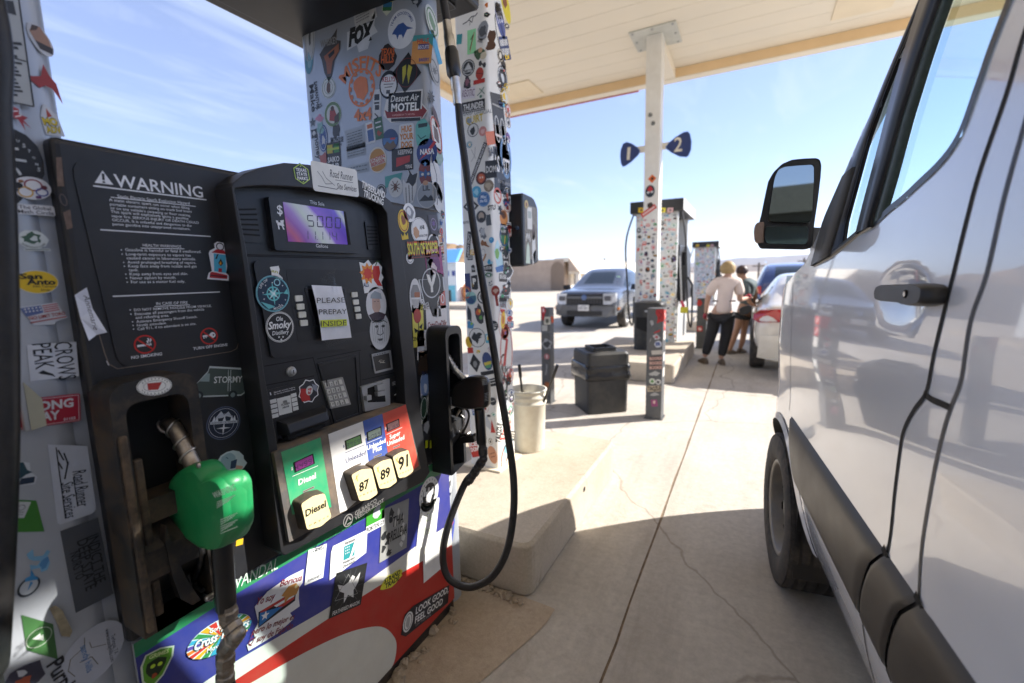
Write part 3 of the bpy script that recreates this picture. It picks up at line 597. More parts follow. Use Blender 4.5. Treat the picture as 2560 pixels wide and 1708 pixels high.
for s, b, *q in (('Gasoline is harmful or fatal if swallowed.', 1, 452, 752, 948, 765), ('Long-term exposure to vapors has', 1, 457, 780, 880, 788), ('caused cancer in laboratory animals.', 0, 462, 806, 912, 812), ('Avoid prolonged breathing of vapors.', 1, 467, 834, 915, 836), ('Keep face away from nozzle and gas', 1, 472, 859, 918, 860), ('tank.', 0, 476, 885, 540, 884), ('Keep away from eyes and skin.', 1, 481, 911, 862, 908), ('Never siphon by mouth.', 1, 485, 937, 785, 933), ('For use as a motor fuel only.', 1, 490, 963, 843, 958)):
    T4(s, *q, bold=.004, ys=.95)
    if b: T4('\u2022' if False else '.', q[0]-30, q[1]-5, q[0]-21, q[1]-5, bold=.02)
L4(370, 1048, 1070, 1019, .0022); T4('IN CASE OF FIRE', 655, 1105, 860, 1096, bold=.004); L4(643, 1114, 875, 1103, .0014)
for s, b, *q in (('DO NOT REMOVE NOZZLE FROM VEHICLE.', 1, 510, 1145, 1015, 1117), ('Evacuate all passengers from the vehicle', 1, 515, 1172, 968, 1140), ('and refueling area.', 0, 520, 1196, 738, 1180), ('Activate Emergency Shutoff Switch.', 1, 525, 1222, 923, 1188), ('Notify attendant.', 1, 529, 1246, 722, 1229), ('Call 911, if no attendant is on site.', 1, 532, 1270, 915, 1233)):
    T4(s, *q, bold=.004, ys=.95)
    if b: T4('.', q[0]-30, q[1]-5, q[0]-21, q[1]-6, bold=.02)
T4('NO SMOKING', 492, 1458, 692, 1432, bold=.018); T4('TURN OFF ENGINE', 896, 1399, 1120, 1371, bold=.012)
L4(330, 1470, 345, 1500, .001)
O = [wp.at(*p)+wp.n*.0004 for p in zz(Z4, (262, 1230), (318, 1420), (345, 1490), (400, 1521), (700, 1478), (1140, 1409), (1180, 1390), (1192, 1350))]
for a, b in zip(O, O[1:]):
    t = (b-a).normalized(); n = wp.n.cross(t)*.0007; mb.add([a-n, b-n, b+n, a+n], [(0, 1, 2, 3)], mat('worn_edge', (.22, .17, .13), .7))
mb.build('warning_text', pump)
sk = Stick(pump, wp, Z4, 'pictogram')
RED = '#c02820'
sk.put(508, 1372, 652, 1352, [('o', RED, 0, 0, .5, .5, .075), ('r', '#e4e6ea', -.36, -.09, .12, .02), ('r', '#e4e6ea', .15, -.09, .2, .02), ('r', '#e4e6ea', .23, -.09, .28, .02), ('l', '#e4e6ea', [(.14, .07), (.1, .14), (.2, .2), (.16, .3)], .06), ('l', '#e4e6ea', [(.24, .07), (.24, .14), (.3, .18), (.26, .26)], .05), ('l', RED, [(-.33, .33), (.33, -.33)], .075)])
sk.put(942, 1316, 1056, 1300, [('o', RED, 0, 0, .5, .5, .075), ('d', '#e4e6ea', .2, .04, .17, .17), ('d', '#20201f', .25, .04, .05, .05), ('r', '#e4e6ea', -.36, 0, .1, .09), ('r', '#e4e6ea', -.34, -.1, -.28, .02), ('r', '#e4e6ea', -.22, -.08, -.16, .02), ('l', RED, [(-.33, .33), (.33, -.33)], .075)])
sk.name = 'sticker'
sk.put(992, 808, 1132, 832, [('p', '#e8eaf2', [(-.5, -.92), (.5, -.86), (.5, -.6), (.36, -.5), (.46, .34), (.4, .5), (.25, .62), (.3, .78), (.16, .93), (-.12, .93), (-.26, .8), (-.22, .6), (-.44, .44), (-.48, .3), (-.3, -.5), (-.44, -.62)]),
    ('o', '#2a3040', .02, .72, .19, .19, .05), ('p', '#b02a36', [(-.36, .36), (.36, .42), (.2, .58), (-.14, .56)]), ('p', '#58b8dc', [(-.26, .34), (.3, .36), (.36, -.5), (-.2, -.5)]), ('p', '#2a2a3a', [(-.1, .34), (-.04, .34), (-.1, .1), (-.18, .1)]), ('p', '#b02a36', [(-.4, -.84), (.42, -.78), (.42, -.6), (-.3, -.54), (-.38, -.6)]), ('l', '#2a1a20', [(-.38, -.72), (.42, -.68)], .05), ('r', '#b02a36', -.01, -.5, .15, -.32), ('p', '#3a3020', [(.07, .16), (.19, -.06), (.09, -.22), (-.04, -.08)]), ('p', '#e8a030', [(.07, .02), (.12, -.08), (.08, -.17), (.01, -.09)])], 'red and blue oil lantern sticker')
mb = MB(); g = [P0.at(*p)+P0.n*k for p, k in zip(zz(Z4, (115, 1040), (182, 990), (235, 1130), (312, 1282), (258, 1298), (196, 1336), (155, 1190)), (.004, .012, .003, .014, .006, .012, .003))]; mb.add(g, [(0, 1, 2, 6), (2, 3, 4, 5, 6)], ink('#dfe3ee')); px_text(mb, PX(X0+.016), 'Annemarie', *zz(Z4, (176, 1040), (246, 1270)), ink('#3a3a44'), shear=.3, ys=.8); mb.build('paper_tag', pump)
# worn left edge of the cabinet and its scraped sticker remains
sk = Stick(pump, PX(X0+.0005), Z4)
sk.poly([(0, 140), (36, 138), (52, 330), (8, 330)], mat('scraped_label', (.16, .11, .085), .7, var=.4, scale=60), 'scraped remains of a brown label'); sk.poly([(46, 500), (92, 480), (108, 600), (70, 612)], MATS['scraped_label'])
sk.put(18, 418, 76, 418, [('d', '#14161a', 0, 0, .5, 1.0), ('o', '#5a4a42', 0, 0, .4, .85, .12)])
# ---- console: a raised frame with an arched hood
X1 = -1.062; P1 = PX(X1)
oc = zz(Z6, (108, 246), (124, 214), (200, 152), (330, 104), (480, 75), (650, 88), (830, 130), (1000, 195), (1130, 268), (1225, 345), (1268, 425), (1300, 640), (1350, 1060), (1400, 1500))
oc += [(1062, 1120), (1075, 1182), (1060, 1205), (960, 1255), (830, 1325), (726, 1383), (712, 1390), (702, 1380), (691, 1290), (671, 1120), (645, 930), (623, 760), (600, 600)]
ic = zz(Z6, (128, 262), (140, 255), (220, 243), (330, 236), (480, 240), (650, 252), (830, 280), (985, 308), (1080, 338), (1160, 375), (1196, 428), (1215, 640), (1262, 1060), (1312, 1500))
ic += [(1020, 1120), (1040, 1150), (1034, 1166), (955, 1200), (830, 1266), (745, 1312), (733, 1312), (724, 1300), (708, 1220), (690, 1090), (660, 930), (638, 760), (612, 600)]
def onp(pl, P): return [pl.at(*p) for p in P]
mb = MB(); O_, I_ = onp(P1, oc), onp(P1, ic); mb.ring(O_, I_, (-.082, 0, 0), M_black); console = mb.build('console_frame', pump, bevel=.007, segs=3)
Xi = -1.105; Pi_ = PX(Xi)
mb = MB(); mb.prism([p+Vector((Xi-X1, 0, 0)) for p in I_], (-.02, 0, 0), M_blackclean); mb.build('console_panel', console)
# arched hood lip that shades the display (thin visor under the arch)
def zi(z, *p): return onp(Pi_, zz(z, *p))
def plate(name, z, pts, h, m, r=0, parent=console, bevel=.002, base=Xi, n=3, inset=0):
    pl = PX(base+h); L = loop(pl, zz(z, *pts), r, n); mb = MB(); mb.prism(L, (-h-.002, 0, 0), m, inset=inset); return mb.build(name, parent, bevel)
plate('display_bezel', Z6, [(366, 308), (975, 395), (1012, 712), (415, 688)], .018, M_blackclean, r=.008)
pd = PX(Xi+.0185)
# display glass: iridescent purple, pale diagonal reflections painted into the ramp
m = bpy.data.materials.new('display_film_reflection'); m.use_nodes = True; t = m.node_tree; b = t.nodes['Principled BSDF']; b.inputs['Roughness'].default_value = .15
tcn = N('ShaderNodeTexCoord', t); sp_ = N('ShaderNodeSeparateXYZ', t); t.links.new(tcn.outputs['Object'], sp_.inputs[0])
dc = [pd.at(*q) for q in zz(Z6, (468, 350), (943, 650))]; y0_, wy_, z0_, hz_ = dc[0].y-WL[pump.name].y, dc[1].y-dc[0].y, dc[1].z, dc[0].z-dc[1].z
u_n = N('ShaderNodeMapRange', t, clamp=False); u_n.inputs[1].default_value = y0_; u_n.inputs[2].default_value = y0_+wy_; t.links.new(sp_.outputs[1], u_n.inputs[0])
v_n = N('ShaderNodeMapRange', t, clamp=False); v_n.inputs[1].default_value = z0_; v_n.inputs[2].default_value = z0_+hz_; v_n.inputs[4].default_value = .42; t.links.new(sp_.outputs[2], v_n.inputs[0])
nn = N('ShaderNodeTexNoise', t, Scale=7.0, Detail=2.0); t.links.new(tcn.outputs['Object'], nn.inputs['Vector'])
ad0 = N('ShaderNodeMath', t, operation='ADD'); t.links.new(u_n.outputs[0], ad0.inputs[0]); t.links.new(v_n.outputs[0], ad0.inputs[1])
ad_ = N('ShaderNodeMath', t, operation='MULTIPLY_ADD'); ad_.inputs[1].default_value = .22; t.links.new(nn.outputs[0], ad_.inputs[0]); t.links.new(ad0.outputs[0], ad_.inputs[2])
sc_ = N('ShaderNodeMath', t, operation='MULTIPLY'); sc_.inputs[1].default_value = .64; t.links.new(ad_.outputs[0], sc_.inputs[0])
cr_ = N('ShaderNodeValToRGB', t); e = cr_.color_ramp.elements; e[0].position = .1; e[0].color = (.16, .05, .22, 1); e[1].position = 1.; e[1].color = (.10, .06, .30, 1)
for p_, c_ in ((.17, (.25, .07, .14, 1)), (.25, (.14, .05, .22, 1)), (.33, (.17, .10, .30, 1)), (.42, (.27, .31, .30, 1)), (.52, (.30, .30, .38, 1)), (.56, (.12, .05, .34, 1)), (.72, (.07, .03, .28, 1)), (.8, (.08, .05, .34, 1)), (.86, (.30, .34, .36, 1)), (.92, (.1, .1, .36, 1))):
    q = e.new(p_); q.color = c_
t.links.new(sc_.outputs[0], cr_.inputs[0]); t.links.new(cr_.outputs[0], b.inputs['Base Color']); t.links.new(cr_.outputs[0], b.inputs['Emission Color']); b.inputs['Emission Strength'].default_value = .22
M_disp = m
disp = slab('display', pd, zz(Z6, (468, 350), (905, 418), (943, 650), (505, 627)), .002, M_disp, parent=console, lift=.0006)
mb = MB(); pq = PX(Xi+.0193)
A = zz(Z6, (892, 416), (907, 418), (945, 651), (922, 650)); mb.add(onp(pq, A), [(0, 1, 2, 3)], M_void)
SEG = {'0': 'abcdef', '1': 'bc', '4': 'bcfg', '5': 'acdfg', '3': 'abcdg', '9': 'abcdfg', '6': 'acdefg', '7': 'abc'}
def seg_digits(mb, pl, s, a, b, hgt, m, th=.13, lift=.0004):
    """seven-segment figures from pixel a (baseline left) to b (baseline right)"""
    A, B = pl.at(*a), pl.at(*b); u = (B-A).normalized(); v = pl.n.cross(u); n = len(s.replace('.', '')); st = (B-A).length/n; w = st*.68; i = 0; o = pl.n*lift
    for ch in s:
        if ch == '.':
            c = A+u*(st*i-st*.18); mb.add([c+o, c+u*st*.1+o, c+u*st*.1+v*hgt*.09+o, c+v*hgt*.09+o], [(0, 1, 2, 3)], m); continue
        c = A+u*(st*i); t = w*th; h2 = hgt/2
        R = dict(a=(t, hgt-t, w-t, hgt), b=(w-t, h2+t*.4, w, hgt-t*.4), c=(w-t, t*.4, w, h2-t*.4), d=(t, 0, w-t, t), e=(0, t*.4, t, h2-t*.4), f=(0, h2+t*.4, t, hgt-t*.4), g=(t, h2-t/2, w-t, h2+t/2))
        for k in SEG[ch]:
            x0, y0, x1, y1 = R[k]; sh = .1; mb.add([c+u*(x0+y0*sh)+v*y0+o, c+u*(x1+y0*sh)+v*y0+o, c+u*(x1+y1*sh)+v*y1+o, c+u*(x0+y1*sh)+v*y1+o], [(0, 1, 2, 3)], m)
        i += 1
M_lcd = mat('lcd_ink', (.02, .015, .05), .4)
seg_digits(mb, pq, '50.00', *zz(Z6, (640, 522), (893, 538)), .0315, M_lcd); seg_digits(mb, pq, '11.114', *zz(Z6, (610, 612), (862, 620)), .0235, mat('lcd_ink_faint', (.05, .06, .12), .4))
mb.build('sale_figures', disp)
mb = MB()
def T6(s, x1, y1, x2, y2, **k): px_text(mb, pd, s, *zz(Z6, (x1, y1), (x2, y2)), M_wt, **k)
T6('This Sale', 657, 362, 758, 379); T6('Gallons', 700, 668, 783, 673); T6('$', 428, 434, 467, 440, bold=.01)
a = zz(Z6, (420, 480), (478, 490)); 
for pts in (((424, 490), (470, 497), (478, 520), (430, 512)), ((432, 510), (440, 512), (446, 542), (436, 541)), ((458, 516), (468, 518), (480, 544), (470, 543)), ((418, 478), (436, 482), (432, 500), (422, 496)), ((448, 480), (474, 476), (472, 500), (452, 496))): mb.add([p+Vector((.0004, 0, 0)) for p in onp(pd, zz(Z6, *pts))], [(0, 1, 2, 3)], M_wt)
mb.build('display_text', console)
for pts in ([(145, 352), (278, 348), (322, 642), (190, 628)], [(1042, 485), (1128, 492), (1145, 682), (1066, 685)]):
    gr = plate('speaker_grille', Z6, pts, .004, M_blackclean, r=.006); mb = MB(); (x0, y0), (x1, y1), (x2, y2), (x3, y3) = pts
    for k in range(6):
        f = .18+k*.125; a = (x0+(x3-x0)*f+6, y0+(y3-y0)*f+2); c = (x1+(x2-x1)*f-6, y1+(y2-y1)*f); px_line(mb, PX(Xi+.0045), *zz(Z6, a, c), .0042, M_void, .0003)
    mb.build('slots', gr)
# panel seams on the console
mb = MB()
for z, a, c in ((Z6, (205, 719), (1205, 746)), (Z6, (210, 729), (1205, 756)), (Z7, (118, 162), (470, 100)), (Z7, (470, 95), (610, 600)), (Z7, (130, 300), (480, 232)), (Z7, (500, 110), (820, 45)), (Z7, (806, 55), (828, 520)), (Z7, (828, 262), (1140, 190)), (Z7, (175, 770), (520, 660))): px_line(mb, Pi_, *zz(z, a, c), .0025, M_void, .0004)
mb.build('seams', console)
sub = plate('keyboard_panel', Z6, [(258, 762), (1225, 775), (1300, 1325), (392, 1447)], .007, M_blackclean, r=.016)
rc = plate('recess', Z6, [(487, 818), (1020, 832), (1078, 1250), (577, 1337)], .0076, mat('recess_black', (.011, .012, .014), .4, var=.2), r=.008, parent=sub)
plate('prompt_screen', Z6, [(620, 952), (910, 945), (952, 1180), (688, 1226)], .009, M_blackclean, r=.003, parent=sub); plate('screen_glass', Z6, [(640, 966), (896, 960), (934, 1172), (702, 1210)], .0095, mat('dead_screen', (.006, .006, .009), .12), parent=sub)
M_btn = mat('button_white', (.72, .72, .66), .5, var=.1, scale=50, dust=.3, dustcol=(.45, .40, .2), dscale=60)
for cx, cy, w_, h_ in ((582, 1027, 27, 21), (594, 1085, 27, 21), (606, 1141, 27, 21), (618, 1199, 27, 21), (972, 1001, 21, 18), (981, 1053, 21, 18), (991, 1102, 21, 18), (1000, 1153, 20, 18)):
    plate('soft_key', Z6, [(cx-w_, cy-h_), (cx+w_-3, cy-h_-3), (cx+w_, cy+h_-4), (cx-w_+4, cy+h_)], .0115, M_btn, r=.003, parent=sub, bevel=.001)
# lower half of the console: lock, label, receipt slot, keypad, readers
lk = zi(Z7, (310, 200))[0]; mb = MB(); mb.lathe([(.0, .012), (.009, .012), (.0098, .010), (.0102, .006), (.0128, .006), (.0138, .004), (.014, -.002)], lk, (1, 0, 0), M_silver, 24); lo = mb.build('key_lock', console); mb = MB(); mb.box(lk+Vector((.0121, -.0012, -.005)), lk+Vector((.0125, .0012, .005)), M_void); mb.build('keyhole', lo)
sk = Stick(console, PX(Xi+.0008), Z7)
al = plate('alternate_keys', Z7, [(135, 337), (347, 285), (380, 492), (173, 548)], .002, M_blackclean, r=.003)
mb = MB(); pa = PX(Xi+.0022)
px_text(mb, pa, 'Alternate selection buttons', *zz(Z7, (186, 358), (340, 318)), M_wt); px_text(mb, pa, 'for screen prompts above', *zz(Z7, (189, 372), (342, 332)), M_wt); px_text(mb, pa, 'SEE', *zz(Z7, (252, 430), (282, 422)), ink('#202020'), bold=.02, lift=.0012); px_text(mb, pa, 'SCREEN', *zz(Z7, (240, 450), (302, 434)), ink('#202020'), bold=.02, lift=.0012); px_text(mb, pa, 'ABOVE', *zz(Z7, (248, 470), (298, 457)), ink('#202020'), bold=.02, lift=.0012)
M_lab = ink('#d4d6d4')
def quad(mb, pl, z, pts, m, lift): mb.add([p+pl.n*lift for p in onp(pl, zz(z, *pts))], [tuple(range(len(pts)))], m)
quad(mb, pa, Z7, [(208, 398), (308, 372), (322, 496), (226, 520)], M_lab, .0004)
for k in range(4):
    quad(mb, pa, Z7, [(158+5*k, 408+35*k), (204+5*k, 396+35*k), (208+5*k, 424+35*k), (162+5*k, 436+35*k)], M_lab, .0004)
    if k < 4: quad(mb, pa, Z7, [(309+5*k, 364+32*k), (349+5*k, 354+32*k), (353+5*k, 380+32*k), (313+5*k, 392+32*k)], M_lab, .0004)
px_line(mb, pa, *zz(Z7, (160, 352), (166, 372)), .003, M_wt); fr, wd = pxframe(pa, *zz(Z7, (156, 376)), *zz(Z7, (182, 370))[0]) if False else (None, 0)
mb.build('printed_label', al)
# receipt slot: a lip that sticks out
yA, yB = [p.y for p in zi(Z7, (222, 600), (556, 560))]; zA, zB = [p.z for p in zi(Z7, (222, 700), (300, 545))]
mb = MB(); prof = [(0, zB+.006), (.028, zB-.004), (.036, zA+.022), (.034, zA+.016), (.004, zA+.006), (0, zA-.004)]
rows = [[(Xi+a, y, b_) for a, b_ in prof] for y in (yA, yA+.006, yB-.014, yB)]; rows[0] = [(Xi, yA-.004, b_) for a, b_ in prof]; rows[-1] = [(Xi+a*.55, yB, b_+.004) for a, b_ in prof]
mb.grid(rows, M_blackclean, smooth=False); rs = mb.build('receipt_slot', console, bevel=.002); mb = MB(); mb.box((Xi+.003, yA+.006, zA+.001), (Xi+.026, yB-.02, zA+.012), M_void); mb.build('slot', rs)
# keypad recess
kp = [(508, 142), (796, 78), (828, 515), (632, 585)]
mb = MB(); L = loop(PX(Xi+.004), zz(Z7, *kp), .004, 3); L2 = loop(PX(Xi+.004), zz(Z7, (524, 158), (782, 98), (806, 500), (640, 560)), .004, 3); mb.ring(L, L2, (-.01, 0, 0), M_blackclean); kf = mb.build('keypad_housing', console, bevel=.0015)
mb = MB(); mb.add([p+Vector((.0012, 0, 0)) for p in zi(Z7, (524, 158), (782, 98), (806, 500), (640, 560))], [(0, 1, 2, 3)], mat('recess_black', ())); mb.build('recess_back', kf)
kpl = plate('keypad', Z7, [(540, 272), (688, 240), (748, 440), (600, 472)], .007, mat('keypad_metal', (.36, .355, .34), .45, metal=.6, var=.1, scale=40), r=.002, parent=console)
mb = MB(); pk = PX(Xi+.0105); n_ = 0
for r_ in range(4):
    for c_ in range(4):
        u0, v0 = (c_+.16)/4, (r_+.2)/4; u1, v1 = (c_+.86)/4, (r_+.86)/4
        def bil(u, v): return ((548*(1-u)+680*u)*(1-v)+(604*(1-u)+742*u)*v, (278*(1-u)+248*u)*(1-v)+(466*(1-u)+434*u)*v)
        pts = [bil(u0, v0), bil(u1, v0), bil(u1, v1), bil(u0, v1)]
        mb.prism(loop(pk, zz(Z7, *pts), .0015, 2), (-.0045, 0, 0), mat('key_white', (.62, .61, .57), .5, var=.1))
        if c_ < 3:
            s = ['123', '456', '789', '*0#'][r_][c_]; c0 = bil((c_+.36)/4, (r_+.74)/4); c1 = bil((c_+.64)/4, (r_+.72)/4); px_text(mb, pk, s, *zz(Z7, c0, c1), ink('#202020'), bold=.01)
mb.build('keys', kpl)
# contactless reader picture, card reader, instruction label
rp = plate('contactless_reader', Z7, [(898, 75), (1036, 44), (1052, 184), (922, 216)], .004, M_silver, r=.004); plate('reader_window', Z7, [(908, 92), (1024, 66), (1038, 172), (930, 198)], .0048, mat('reader_glass', (.035, .035, .035), .3, var=.3), parent=rp)
mb = MB(); pz = PX(Xi+.0052); rgx = random.Random(4)
for k in range(7): px_line(mb, pz, *zz(Z7, (965+rgx.uniform(-20, 20), 130+rgx.uniform(-14, 14)), (975+rgx.uniform(-22, 24), 128+rgx.uniform(-16, 14))), .0016, ink('#b8b4a8'))
for k in range(5): px_line(mb, pz, *zz(Z7, (916+k*18, 82-k*4), (926+k*18, 80-k*4)), .002, ink('#303030'))
mb.build('reader_symbol', rp)
cd = plate('card_reader', Z7, [(823, 312), (1028, 250), (1034, 446), (852, 492)], .010, M_silver, r=.003); plate('card_slot', Z7, [(868, 322), (985, 284), (1000, 420), (870, 425)], .0105, M_void, r=.003, parent=cd)
for pts in ([(862, 378), (896, 370), (898, 405), (864, 414)], [(940, 350), (1000, 334), (1002, 372), (944, 382)], [(938, 300), (994, 282), (998, 330), (944, 344)]): plate('card_guide', Z7, pts, .024, M_silver, r=.002, parent=cd)
plate('reader_label', Z7, [(1034, 244), (1130, 222), (1140, 390), (1040, 412)], .0015, mat('label_black', (.012, .012, .013), .4)); mb = MB(); pz = PX(Xi+.0017)
for k in range(3): px_line(mb, pz, *zz(Z7, (1046, 280+k*10), (1112-k*8, 262+k*10)), .0016, ink('#9aa0a4'))
px_line(mb, pz, *zz(Z7, (1062, 372), (1118, 340)), .004, ink('#cfd2d4')); px_line(mb, pz, *zz(Z7, (1088, 350), (1110, 320)), .006, ink('#3a4450')); mb.build('label_print', console)
# ---- price panel, proud of the frame and facing out
Xp = -1.050; Pp = PX(Xp)
plate('price_panel', Z7, [(188, 792), (1146, 436), (1256, 905), (300, 1442)], .05, M_bezel, r=.004, base=-1.10)
pp2 = PX(Xp+.0008); mb = MB()
pan = dict(var=.05, scale=12, dust=.22, dustcol=(.45, .32, .2), dscale=12)
C_g, C_w, C_b, C_r = mat('price_green', (.035, .38, .17), .35, **pan), mat('price_white', (.78, .78, .76), .4, **pan), mat('price_blue', (.05, .11, .40), .35, **pan), mat('price_red', (.62, .075, .05), .35, **pan)
quad(mb, pp2, Z7, [(240, 786), (526, 680), (606, 1185), (322, 1240)], C_g, 0); quad(mb, pp2, Z7, [(582, 656), (832, 562), (882, 892), (905, 1040), (712, 1208), (668, 1226)], C_w, 0)
quad(mb, pp2, Z7, [(834, 561), (974, 508), (1020, 822), (880, 892)], C_b, .0002); quad(mb, pp2, Z7, [(976, 507), (1145, 440), (1240, 884), (1180, 930), (1020, 840)], C_r, .0002)
mb.build('price_strips', pump)
pl_ = PX(Xp+.0022)
for pts, m_, s, a, c, h_ in (([(330, 862), (474, 796), (486, 868), (342, 934)], '#8a3f84', '4.499', (340, 918), (470, 862), .0135), ([(704, 703), (820, 656), (829, 720), (712, 770)], '#5a7a52', '3.969', (714, 756), (818, 714), .0125), ([(862, 642), (968, 598), (973, 662), (868, 706)], '#7f8c84', '4.069', (870, 696), (964, 658), .0118), ([(1005, 582), (1097, 543), (1102, 600), (1011, 640)], '#8c6a6a', '4.169', (1014, 630), (1094, 598), .011)):
    o = slab('price_display', pl_, zz(Z7, *pts), .003, M_void, parent=pump); mb = MB(); cx = sum(p[0] for p in pts)/4; cy = sum(p[1] for p in pts)/4
    quad(mb, pl_, Z7, [(cx+(x-cx)*.86, cy+(y-cy)*.84) for x, y in pts], mat('lcd_'+m_[1:], m_, .25), .0004); seg_digits(mb, pl_, s, *zz(Z7, a, c), h_, M_lcd, th=.16, lift=.0008); mb.build('price_figures', o)
mb = MB(); W_ = ink('#f2f2ee'); BL = ink('#27346e')
def T7(s, x1, y1, x2, y2, m, **k): px_text(mb, pp2, s, *zz(Z7, (x1, y1), (x2, y2)), m, lift=.0006, **k)
T7('Diesel', 366, 1027, 492, 972, W_, bold=.022); T7('Unleaded', 710, 866, 858, 800, BL, bold=.006); T7('Unleaded', 863, 772, 998, 714, W_, bold=.018); T7('Plus', 906, 792, 970, 766, W_, bold=.018); T7('Super', 1028, 695, 1106, 658, W_, bold=.018); T7('Unleaded', 1010, 744, 1134, 690, W_, bold=.018)
for s, x1, y1, x2, y2, m_ in (('$', 312, 918, 326, 912, W_), ('$', 690, 752, 700, 748, BL), ('$', 849, 686, 859, 682, W_), ('$', 993, 624, 1003, 620, W_)): T7(s, x1, y1, x2, y2, m_, bold=.02)
for a, c, m_ in (((322, 962), (506, 884), W_), ((704, 792), (846, 732), BL), ((862, 722), (972, 676), W_), ((1006, 658), (1118, 606), W_)): px_line(mb, pp2, *zz(Z7, a, c), .0016, m_, .0006)
for a, c in (((398, 1075), (480, 1038)), ((762, 892), (822, 868)), ((912, 824), (970, 800)), ((1052, 754), (1102, 734))): px_line(mb, pp2, *zz(Z7, a, c), .0062, M_silver, .0006); px_line(mb, pp2, *zz(Z7, (a[0]+3, a[1]-1), (c[0]-3, c[1]+1)), .0035, mat('slot_brown', (.16, .12, .09), .7), .0007)
mb.build('price_text', pump)
def button(pts, s, a, c, lab, tops=True, pr=((0, 0), (0, 0))):
    pb = PX(Xp+.030); mb = MB(); L = loop(pb, zz(Z7, *pts), .008, 4); base = []
    cen = sum(L, Vector())/len(L)
    n = len(L); outl = [cen+(p-cen)*1.06-Vector((.006, 0, 0)) for p in L]; bk = [cen+(p-cen)*1.13-Vector((.031, 0, 0)) for p in L]
    vs = L+outl+bk; fs = [tuple(range(n))]; mb.add(L, fs, M_cream_btn)
    mb.add(vs, [(r*n+i, r*n+(i+1) % n, (r+1)*n+(i+1) % n, (r+1)*n+i) for r in (0, 1) for i in range(n)], M_blackdirty, False); o = mb.build('grade_button', pump); o['label'] = lab
    mb = MB(); D = ink('#141414'); px_text(mb, pb, s, *zz(Z7, a, c), D, bold=.028); px_text(mb, pb, 'P R E S S', *zz(Z7, *pr), ink('#6a5428'), h=.0048)
    if tops:
        (x0, y0), (x1, y1) = pts[0], pts[1]; px_line(mb, pb, *zz(Z7, (x0+30, y0+36), (x1-18, y1+34)), .0022, ink('#c89a30')); px_line(mb, pb, *zz(Z7, (x0+46, y0+46), (x1-34, y1+44)), .0022, ink('#c89a30'))
    mb.build('button_print', o)
button([(385, 1162), (470, 1105), (556, 1084), (607, 1258), (530, 1325), (430, 1351)], 'Diesel', (418, 1256), (566, 1180), 'cream button reading Diesel', False, ((446, 1326), (586, 1254)))
button([(750, 952), (820, 912), (898, 904), (942, 1088), (880, 1130), (810, 1141)], '87', (808, 1076), (880, 1038), 'cream button reading 87', True, ((810, 1112), (922, 1062)))
button([(908, 892), (970, 850), (1040, 832), (1082, 1000), (1026, 1042), (956, 1053)], '89', (962, 990), (1032, 956), 'cream button reading 89', True, ((962, 1030), (1062, 986)))
button([(1050, 820), (1104, 788), (1164, 770), (1202, 922), (1150, 962), (1096, 976)], '91', (1092, 916), (1162, 884), 'cream button reading 91', True, ((1100, 950), (1186, 914)))
mb = MB(); pb = PX(X1+.0006); E_ = mat('embossed_grey', (.24, .235, .225), .5, var=.2)
px_text(mb, pb, 'GILBARCO', *zz(Z7, (776, 1250), (934, 1146)), E_, bold=.012); px_text(mb, pb, 'VEEDER-ROOT', *zz(Z7, (776, 1282), (986, 1146)), E_, bold=.01)
fr, wd = pxframe(pb, *zz(Z7, (690, 1300))[0], *zz(Z7, (762, 1262))[0]); layers(mb, fr, [('o', E_, 0, 0, .5, .5, .08), ('l', E_, [(-.3, -.2), (0, .3), (.28, -.05)], .12), ('l', E_, [(-.1, -.3), (.3, -.25)], .1)]); mb.build('maker_mark', console)
# ---- the sheet taped to the console: PLEASE PREPAY INSIDE
Xs = Xi+.020; ps = PX(Xs)
sign = thing('paper_sign', tuple(ps.at(*zz(Z6, (810, 1130))[0])), 'white PLEASE PREPAY INSIDE sheet in a clear sleeve taped to the pump screen', 'sign')
mb = MB(); rows = []
for j in range(9):
    v_ = j/8; row = []
    for i in range(7):
        u_ = i/6; x = (674*(1-u_)+886*u_)*(1-v_)+(738*(1-u_)+946*u_)*v_; y = (932*(1-u_)+942*u_)*(1-v_)+(1320*(1-u_)+1300*u_)*v_
        row.append(ps.at(*zz(Z6, (x, y))[0])+Vector((.004*sin(v_*3.1)-.003*(1-v_)+.002*sin(u_*5+v_*2), 0, 0)))
    rows.append(row)
mb.grid(rows, ink('#eef0f6')); mb.build('sheet', sign)
mb = MB(); pt_ = PX(Xs+.0062)
def TP(s, a, c, h): 
    px_text(mb, pt_, s, *zz(Z6, a, c), ink('#2f3138'), h=h)
quad(mb, pt_, Z6, [(729, 1178), (914, 1170), (917, 1216), (735, 1228)], ink('#d8e23a'), .0002)
TP('PLEASE', (706, 1058), (902, 1053), .0148); TP('PREPAY', (720, 1138), (914, 1133), .0148); TP('INSIDE', (734, 1222), (912, 1213), .0152); mb.build('lettering', sign)
M_tape = glass('clear_film', (.96, .96, .96), 1.25, rough=.2)
mb = MB(); o = Vector((.009, 0, 0))
mb.add([p+o for p in onp(ps, zz(Z6, (674, 932), (886, 942), (948, 1312), (770, 1368), (738, 1330)))], [(0, 1, 2, 3, 4)], M_tape); mb.add([p+o*1.2 for p in onp(ps, zz(Z6, (716, 868), (752, 880), (800, 930), (714, 922)))], [(0, 1, 2, 3)], M_tape)
mb.add([p+Vector((.012+.004*k, 0, 0)) for k, p in enumerate(onp(ps, zz(Z6, (752, 850), (815, 816), (790, 862), (818, 990), (775, 992))))], [(0, 1, 2, 3, 4)], M_tape); mb.build('clear_sleeve', sign)
